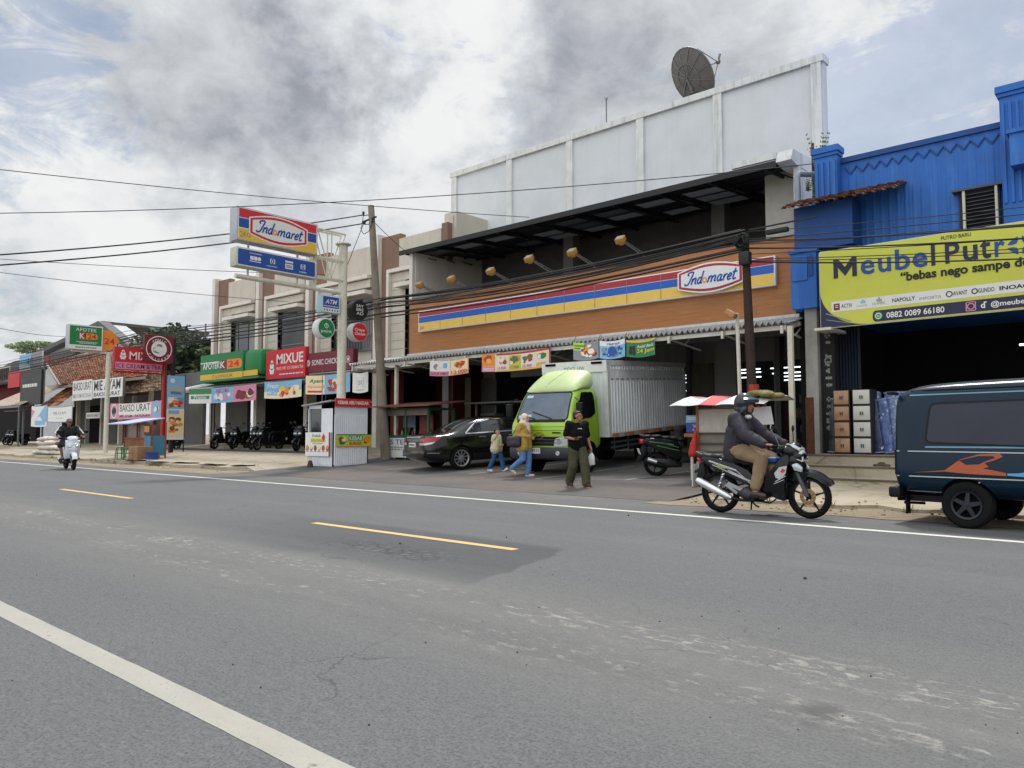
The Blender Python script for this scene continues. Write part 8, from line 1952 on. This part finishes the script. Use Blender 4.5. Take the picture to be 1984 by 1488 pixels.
def person(label, loc, rot, sc, J, skin, turn=0., hands=True, curlL=.5, curlR=.6, bare_leg=False, tilt=0., female=False):
    t = thing('person', label, 'person', loc, rot, None, sc)
    J = {k: V(v) for k, v in J.items()}; Hd = J['head']; HM = Matrix.Translation(Hd) @ Matrix.Rotation(turn, 4, 'Z') @ Matrix.Rotation(tilt, 4, 'Y')
    def body(mb):
        pv, ch = J['pelvis'], J['chest']
        for s_ in (-1, 1):
            lat = (J['shL'] - J['shR']).normalized() * s_
            mb.cap(pv + lat * .06, .105, ch + lat * .07, .11, 14)
            S = 'L' if s_ > 0 else 'R'
            mb.cap(ch + lat * .06 + V((0, 0, .06)), .09, J['sh' + S], .058, 12)
            mb.cap(J['sh' + S], .052, J['el' + S], .040, 12); mb.cap(J['el' + S], .040, J['ha' + S], .027, 12)
            mb.cap(J['hip' + S], .085, J['kn' + S], .058, 12); mb.cap(J['kn' + S], .056, J['an' + S], .036, 12)
            fd = J['to' + S] - J['an' + S]; mb.cap(J['an' + S] + V((0, 0, -.03)), .036, J['to' + S], .030, 10)
        mb.cap(ch + V((0, 0, .08)), .08, J['neck'], .055, 12); mb.cap(J['neck'], .055, HM @ V((-.01, 0, -.05)), .052, 12)
        mb.T = HM
        mb.ball((-.012, 0, .03), (.098, .078, .095), 18); mb.ball((.028, 0, -.035), (.066, .058, .075), 16); mb.ball((.055, 0, -.082), (.032, .034, .026), 12)   # skull, face, chin
        mb.cap((.088, 0, .012), .011, (.106, 0, -.022), .014, 8); mb.ball((.098, 0, -.028), (.014, .019, .010), 8)                                           # nose
        mb.ball((.086, 0, -.056), (.014, .024, .010), 8)                                                                                                     # mouth
        mb.ball((.075, .032, .028), (.022, .026, .010), 8); mb.ball((.075, -.032, .028), (.022, .026, .010), 8)                                              # brows
        for s_ in (-1, 1): mb.ball((-.008, s_ * .082, -.008), (.022, .012, .034), 10)                                                                         # ears
        mb.T = None
        if hands:
            for S, s_, cu in (('L', 1, curlL), ('R', -1, curlR)):
                d = J['ha' + S] - J['el' + S]; pn = J.get('pn' + S, V((0, -s_, -.2))); hand(mb, J['ha' + S], J.get('hd' + S, d), pn, 1., cu, -s_)
    blob('body', body, skin, t, .0105, 3)
    for s_ in (-1, 1):
        mb = MB(); mb.T = HM; mb.ball((.0875, s_ * .031, .006), (.008, .014, .008), 10); mb.build('eye', EYE, t)
    mb = MB(); mb.T = HM; mb.ball((.0965, 0, -.056), (.006, .022, .006), 10); mb.build('lip', LIP, t)
    return t, J, HM
def shirt(t, J, m, sleeve=.6, grow=.022, hem=-.02, name='shirt', vox=.011, flare=.0, fold=.010):
    def f(mb):
        pv, ch = J['pelvis'], J['chest']
        for s_ in (-1, 1):
            lat = (J['shL'] - J['shR']).normalized() * s_; S = 'L' if s_ > 0 else 'R'
            mb.cap(pv + lat * (.07 + flare * .5) + V((0, 0, hem)), .105 + grow + flare, ch + lat * .075, .11 + grow, 14); mb.cap(ch + lat * .06 + V((0, 0, .06)), .09 + grow, J['sh' + S], .06 + grow, 12)
            a, b = J['sh' + S], J['el' + S]
            if sleeve <= 1: e = a.lerp(b, sleeve); mb.cap(a, .056 + grow * .65, e, .054 + grow * .6, 12)
            else: mb.cap(a, .055 + grow, b, .044 + grow, 12); mb.cap(b, .044 + grow, b.lerp(J['ha' + S], sleeve - 1), .034 + grow * .7, 12)
        mb.cap(ch + V((0, 0, .1)), .08, J['neck'] + V((0, 0, -.035)), .062, 12)
    return crumple(blob(name, f, m, t, vox, 2), fold, 8.)
def trousers(t, J, m, cut_=1., w0=.10, w1=.075, w2=.06, name='trousers', fold=.009):
    def f(mb):
        for S in 'LR':
            mb.cap(J['hip' + S] + V((0, 0, .04)), w0 + .012, J['kn' + S], w1, 14)
            if cut_ > 0: e = J['kn' + S].lerp(J['an' + S], cut_); mb.cap(J['kn' + S], w1, e, w2, 14)
        mb.cap(J['hipL'] + V((0, 0, .05)), w0 + .012, J['hipR'] + V((0, 0, .05)), w0 + .012, 12); mb.cap(J['pelvis'] + V((0, .04, .06)), .115, J['pelvis'] + V((0, -.04, .06)), .115, 12)
    return crumple(blob(name, f, m, t, .011, 2), fold, 8., (1, 1, .7))
def shoes(t, J, m, sole, name='shoe', sandal=False):
    for S in 'LR':
        a, b = J['an' + S] + V((0, 0, -.05)), J['to' + S]; d = (b - a).normalized()
        o = blob(name, lambda mb: (mb.cap(a - d * .03, .043, a + d * .06, .046, 10), mb.cap(a + d * .05, .044, b + d * .015, .036, 10)) if not sandal else (mb.cap(a + d * .03 + V((0, 0, .012)), .040, b + d * .0, .040, 10)), m, t, .010, 2)
        mb = MB(); dz = V((0, 0, -.036)); lat = d.cross(V((0, 0, 1))).normalized(); L_ = [a - d * .075, a - d * .02, a + d * .06, b + d * .0, b + d * .05]; ws = [.022, .040, .038, .044, .018]
        up = lat.cross(d).normalized(); mb.loft([[p - lat * w_ + dz + up * .012, p + lat * w_ + dz + up * .012, p + lat * w_ + dz - up * .012, p - lat * w_ + dz - up * .012] for p, w_ in zip(L_, ws)]); mb.build('sole', sole, o)
def hair(t, HM, full=True, m=None, back=.0):
    def f(mb):
        mb.T = HM; mb.ball((-.024, 0, .046), (.094, .080, .084), 18); mb.ball((-.052, 0, -.002), (.062, .074, .070), 14); mb.ball((.034, 0, .092), (.046, .058, .030), 12)
        if back: mb.ball((-.12, 0, .07), (.05, .045, .05), 12); mb.cap((-.13, 0, .06), .04, (-.16, 0, -.06), .025, 10)
    return blob('hair', f, m or HAIR, t, .011, 2)
# --- man in a black T-shirt
J = dict(pelvis=(0, 0, .90), chest=(.01, 0, 1.20), neck=(.01, 0, 1.42), head=(.035, 0, 1.555), shL=(0, .19, 1.37), elL=(-.04, .27, 1.09), haL=(.05, .30, .86), shR=(0, -.19, 1.37), elR=(-.03, -.27, 1.10), haR=(.20, -.17, 1.05),
         hipL=(0, .085, .88), knL=(.17, .10, .49), anL=(.22, .11, .085), toL=(.37, .12, .042), hipR=(0, -.085, .88), knR=(.0, -.10, .47), anR=(-.20, -.10, .10), toR=(-.06, -.11, .036), pnR=(0, .3, .8), hdR=(.8, .4, .0))
t, J, HM = person('man in a black T-shirt and olive cargo trousers walking past the truck', (-9.86, 13.20, G(13.2)), R(-28), .96, J, SKIN, R(48), curlL=1.1, curlR=.7)
tee = shirt(t, J, mat('black_cotton', (13, 13, 16), .85, var=.15, bump=.3, bscale=18), .78, .034, -.02)
tr_ = bvh_of(tee); mb = MB(); drape(mb, tr_, [(-.055, 1.275), (-.055, 1.29), (.055, 1.29), (.055, 1.275)], '+X', .004, 0, .02); mb.build('chest_print', PW, tee)
trousers(t, J, mat('olive_cloth', (72, 72, 54), .85, var=.2, scale=6, bump=.5, bscale=16), 1.0, .105, .10, .095); shoes(t, J, mat('sandal_strap', (60, 42, 34), .7), mat('tan_sole', (150, 116, 84), .7), 'sandal', True); hair(t, HM)
Mw = Matrix.LocRotScale(t.location, t.rotation_euler, (.96,) * 3)
p = Mw @ (J['haL'] + V((.03, .01, -.10))); mb = MB(); L_ = []
for z, w_ in ((0, .012), (-.06, .045), (-.12, .062), (-.25, .066), (-.27, .055)): L_.append([(x * w_, y * w_ * .6, z) for x, y in ((-1, -1), (1, -1), (1, 1), (-1, 1))])
mb.loft(L_); mb.tube([(0, 0, 0), (.0, .0, .08)], .012, 6); o = mb.build('plastic_bag', mat('white_plastic', (214, 214, 210), .45, var=.1, bump=.4, bscale=30)); o.location = p; o.rotation_euler = (0, 0, R(20)); tag(o, 'small white plastic bag hanging from the walking man\'s hand', 'bag')
mb = MB(); mb.bbox(-.075, -.036, -.005, .075, .036, .005, .004); o = mb.build('phone', S_black); o.location = Mw @ (J['haR'] + V((.11, .05, .035))); o.rotation_euler = (R(15), R(-12), R(20)); tag(o, 'dark phone held by the man in black', 'phone')
# --- woman in a headscarf
J = dict(pelvis=(0, 0, .86), chest=(.02, 0, 1.14), neck=(.02, 0, 1.34), head=(.05, 0, 1.465), shL=(0, .17, 1.29), elL=(-.05, .22, 1.04), haL=(.14, .16, .98), shR=(0, -.17, 1.29), elR=(-.07, -.22, 1.04), haR=(.16, -.13, 1.02),
         hipL=(0, .085, .84), knL=(.10, .09, .46), anL=(.07, .09, .085), toL=(.21, .10, .036), hipR=(0, -.085, .84), knR=(.02, -.09, .45), anR=(-.29, -.09, .22), toR=(-.19, -.10, .09), pnR=(0, .8, .3), pnL=(0, -.8, .3))
t, J, HM = person('woman in a cream headscarf, mustard shirt and blue jeans walking with a shoulder bag', (-12.36, 14.36, G(14.36)), R(12), .97, J, SKIN2, R(-6), curlL=1.0, curlR=1.0)
MUS = mat('mustard_cloth', (172, 144, 76), .85, var=.35, scale=9, bump=.4, bscale=18)
shirt(t, J, MUS, 1.75, .03, -.10, 'blouse', .011, .03); trousers(t, J, mat('blue_denim', (92, 126, 172), .85, var=.2, scale=8, bump=.4, bscale=22), 1.0, .10, .078, .064); shoes(t, J, mat('pale_shoe', (186, 170, 150), .7), mat('tan_sole', (150, 116, 84), .7))
def hij(mb):
    mb.T = HM; mb.ball((-.03, 0, .035), (.105, .094, .102), 18); mb.ball((-.035, 0, -.06), (.095, .095, .09), 16); mb.ball((.02, 0, -.115), (.075, .08, .04), 14); mb.T = None
    n_ = J['neck']; mb.cap(n_ + V((-.03, 0, .05)), .10, n_ + V((-.03, 0, -.08)), .145, 14); mb.cap(n_ + V((.06, 0, -.02)), .075, n_ + V((.09, 0, -.17)), .07, 14)
    for s_ in (-1, 1): mb.cap(n_ + V((.0, s_ * .06, .0)), .085, n_ + V((.0, s_ * .11, -.10)), .08, 12)
crumple(blob('headscarf', hij, mat('cream_scarf', (212, 198, 184), .85, var=.1, bump=.35, bscale=16), t, .012, 3), .007, 11.)
Mw = Matrix.LocRotScale(t.location, t.rotation_euler, (.97,) * 3)
def bgf(mb): mb.bbox(-.20, -.07, -.14, .18, .07, .12, .05); mb.ball((0, 0, -.05), (.19, .09, .11), 12)
o = blob('shoulder_bag', bgf, mat('dark_print_bag', (44, 38, 52), .6, var=.6, scale=14), None, .016, 2); o.location = Mw @ V((-.12, -.27, .90)); o.rotation_euler = (0, 0, R(15)); tag(o, 'dark patterned shoulder bag at the woman\'s side', 'bag')
mb = MB(); mb.tube([V((-.12, -.26, 1.0)), V((-.06, -.25, 1.2)), V((0, -.17, 1.36)), V((-.08, -.12, 1.36)), V((-.18, -.2, 1.1)), V((-.22, -.27, .98))], .012, 6); mb.build('bag_strap', S_black, t)
# --- girl
J = dict(pelvis=(0, 0, .86), chest=(.01, 0, 1.14), neck=(.01, 0, 1.32), head=(.04, 0, 1.455), shL=(0, .17, 1.28), elL=(-.04, .22, 1.02), haL=(.16, .12, .98), shR=(0, -.17, 1.28), elR=(-.06, -.22, 1.02), haR=(.15, -.13, .96),
         hipL=(0, .085, .84), knL=(.16, .09, .47), anL=(.26, .09, .10), toL=(.39, .10, .10), hipR=(0, -.085, .84), knR=(-.06, -.09, .45), anR=(-.26, -.09, .11), toR=(-.15, -.10, .04), pnR=(0, .8, .2), pnL=(0, -.8, .2))
t, J, HM = person('small girl in a pale frilled blouse and jeans walking behind the woman', (-14.05, 15.2, G(15.2)), R(12), .72, J, SKIN2, R(-10))
BLO = mat('pale_blouse', (196, 186, 160), .85, var=.15, scale=10, bump=.4, bscale=18)
shirt(t, J, BLO, .55, .035, -.04, 'blouse', .011, .045); trousers(t, J, mat('dark_denim', (52, 84, 128), .85, var=.2, scale=8, bump=.4, bscale=22), .95, .10, .085, .078); shoes(t, J, mat('white_trainer', (208, 208, 206), .6), mat('white_sole', (196, 196, 194), .6)); hair(t, HM, True, None, 1)
def fr_(mb):
    for S, s_ in (('L', 1), ('R', -1)): mb.ball(J['sh' + S] + V((0, s_ * .03, -.05)), (.10, .09, .09), 12)
blob('frill', fr_, BLO, t, .014, 2)
# --- motorcycle rider (in the motorcycle's own proportions)
J = dict(pelvis=(.24, 0, .86), chest=(.30, 0, 1.14), neck=(.35, 0, 1.36), head=(.40, 0, 1.49), shL=(.33, .19, 1.30), elL=(.52, .29, 1.08), haL=(.80, .33, .955), shR=(.33, -.19, 1.30), elR=(.52, -.29, 1.08), haR=(.80, -.33, .955),
         hipL=(.26, .10, .85), knL=(.68, .17, .76), anL=(.60, .22, .35), toL=(.72, .24, .285), hipR=(.26, -.10, .85), knR=(.68, -.17, .76), anR=(.60, -.22, .35), toR=(.72, -.24, .285), pnL=(.1, 0, -1), pnR=(.1, 0, -1), hdL=(1, .02, -.02), hdR=(1, -.02, -.02))
t, J, HM = person('motorcycle rider in a dark helmet, purple-black jacket and khaki trousers', BK.location.copy(), BK.rotation_euler.z, BK.scale.x, J, SKIN, R(-4), True, 1.2, 1.2)
shirt(t, J, mat('dark_jacket', (40, 36, 46), .7, var=.2, scale=5, bump=.7, bscale=9), 1.93, .042, -.03, 'jacket'); trousers(t, J, mat('khaki_cloth', (138, 116, 92), .85, var=.15, scale=6, bump=.6, bscale=13), .86, .105, .088, .074); shoes(t, J, mat('brown_shoe', (62, 44, 42), .5), mat('dark_sole', (30, 26, 25), .7))
def helm(mb):
    mb.T = HM; mb.ball((-.02, 0, .035), (.150, .130, .142), 22); mb.ball((-.03, 0, -.05), (.135, .120, .10), 18); mb.cap((.03, .10, -.06), .035, (.0, .105, -.11), .03, 10); mb.cap((.03, -.10, -.06), .035, (.0, -.105, -.11), .03, 10)
h_ = blob('helmet', helm, mat('dark_helmet', (28, 34, 42), .25, coat=.5, spec=.3), None, .013, 3)
mb = MB(); mb.T = HM; mb.box(.045, -.085, -.30, .4, .085, .035); cut(h_, mb, UNDER, 40); h_.parent = t
mb = MB(); mb.T = HM; L_ = []
for i in range(13):
    a = R(-66 + i * 11); L_.append([(-.02 + math.cos(a) * r_, math.sin(a) * (r_ - .015), z) for r_, z in ((.148, .05), (.192, .035), (.196, .075), (.150, .105))])
mb.loft(L_); mb.build('helmet_peak', mat('smoke_peak', (44, 58, 70), .2, spec=.4), h_)
mb = MB(); mb.T = HM; mb.tube([(.035, -.09, -.06), (.05, -.06, -.10), (.06, 0, -.115), (.05, .06, -.10), (.035, .09, -.06)], .010, 6); mb.build('chin_strap', S_black, h_)
mb = MB(); 
def colf(mb): mb.ball(J['neck'] + V((.075, 0, -.03)), (.05, .07, .035), 12)
blob('collar', colf, PW, t, .010, 2)
# --- scooter rider
J = dict(pelvis=(.20, 0, .86), chest=(.24, 0, 1.14), neck=(.27, 0, 1.36), head=(.31, 0, 1.49), shL=(.25, .20, 1.30), elL=(.40, .32, 1.08), haL=(.74, .34, 1.03), shR=(.25, -.20, 1.30), elR=(.40, -.32, 1.08), haR=(.74, -.34, 1.03),
         hipL=(.22, .10, .86), knL=(.62, .22, .74), anL=(.66, .20, .40), toL=(.80, .21, .36), hipR=(.22, -.10, .86), knR=(.60, -.28, .76), anR=(.66, -.22, .40), toR=(.80, -.23, .36), pnL=(.1, 0, -1), pnR=(.1, 0, -1), hdL=(1, 0, -.1), hdR=(1, 0, -.1))
t, J, HM = person('man on the white scooter in a dark shirt with white sleeves and bare knees', SC2.location.copy(), SC2.rotation_euler.z, SC2.scale.x, J, mat('skin_dark', (128, 76, 66), .55), 0, True, 1.2, 1.2)
shirt(t, J, mat('dark_green_shirt', (34, 44, 42), .85), .9, .035, -.02); trousers(t, J, mat('dark_shorts', (40, 42, 50), .85), 0, .105, .085, .07, 'shorts'); shoes(t, J, mat('brown_shoe', (62, 44, 42), .5), mat('dark_sole', (30, 26, 25), .7))
mb = MB()
for S in 'LR':
    s_ = 1 if S == 'L' else -1; mb.tube([J['sh' + S] + V((.0, s_ * .02, .088)), J['sh' + S] + V((.02, s_ * .085, .02)), J['el' + S] + V((-.03, s_ * .085, .06))], .024, 8)
mb.build('sleeve_stripe', PW, t)
def cpf(mb): mb.T = HM; mb.ball((-.015, 0, .055), (.112, .094, .088), 18); mb.cap((.09, -.03, .055), .018, (.15, 0, .045), .016, 8); mb.cap((.09, .03, .055), .018, (.15, 0, .045), .016, 8)
blob('cap', cpf, mat('grey_cap', (96, 96, 98), .8), t, .012, 2)
bpy.context.view_layer.update()
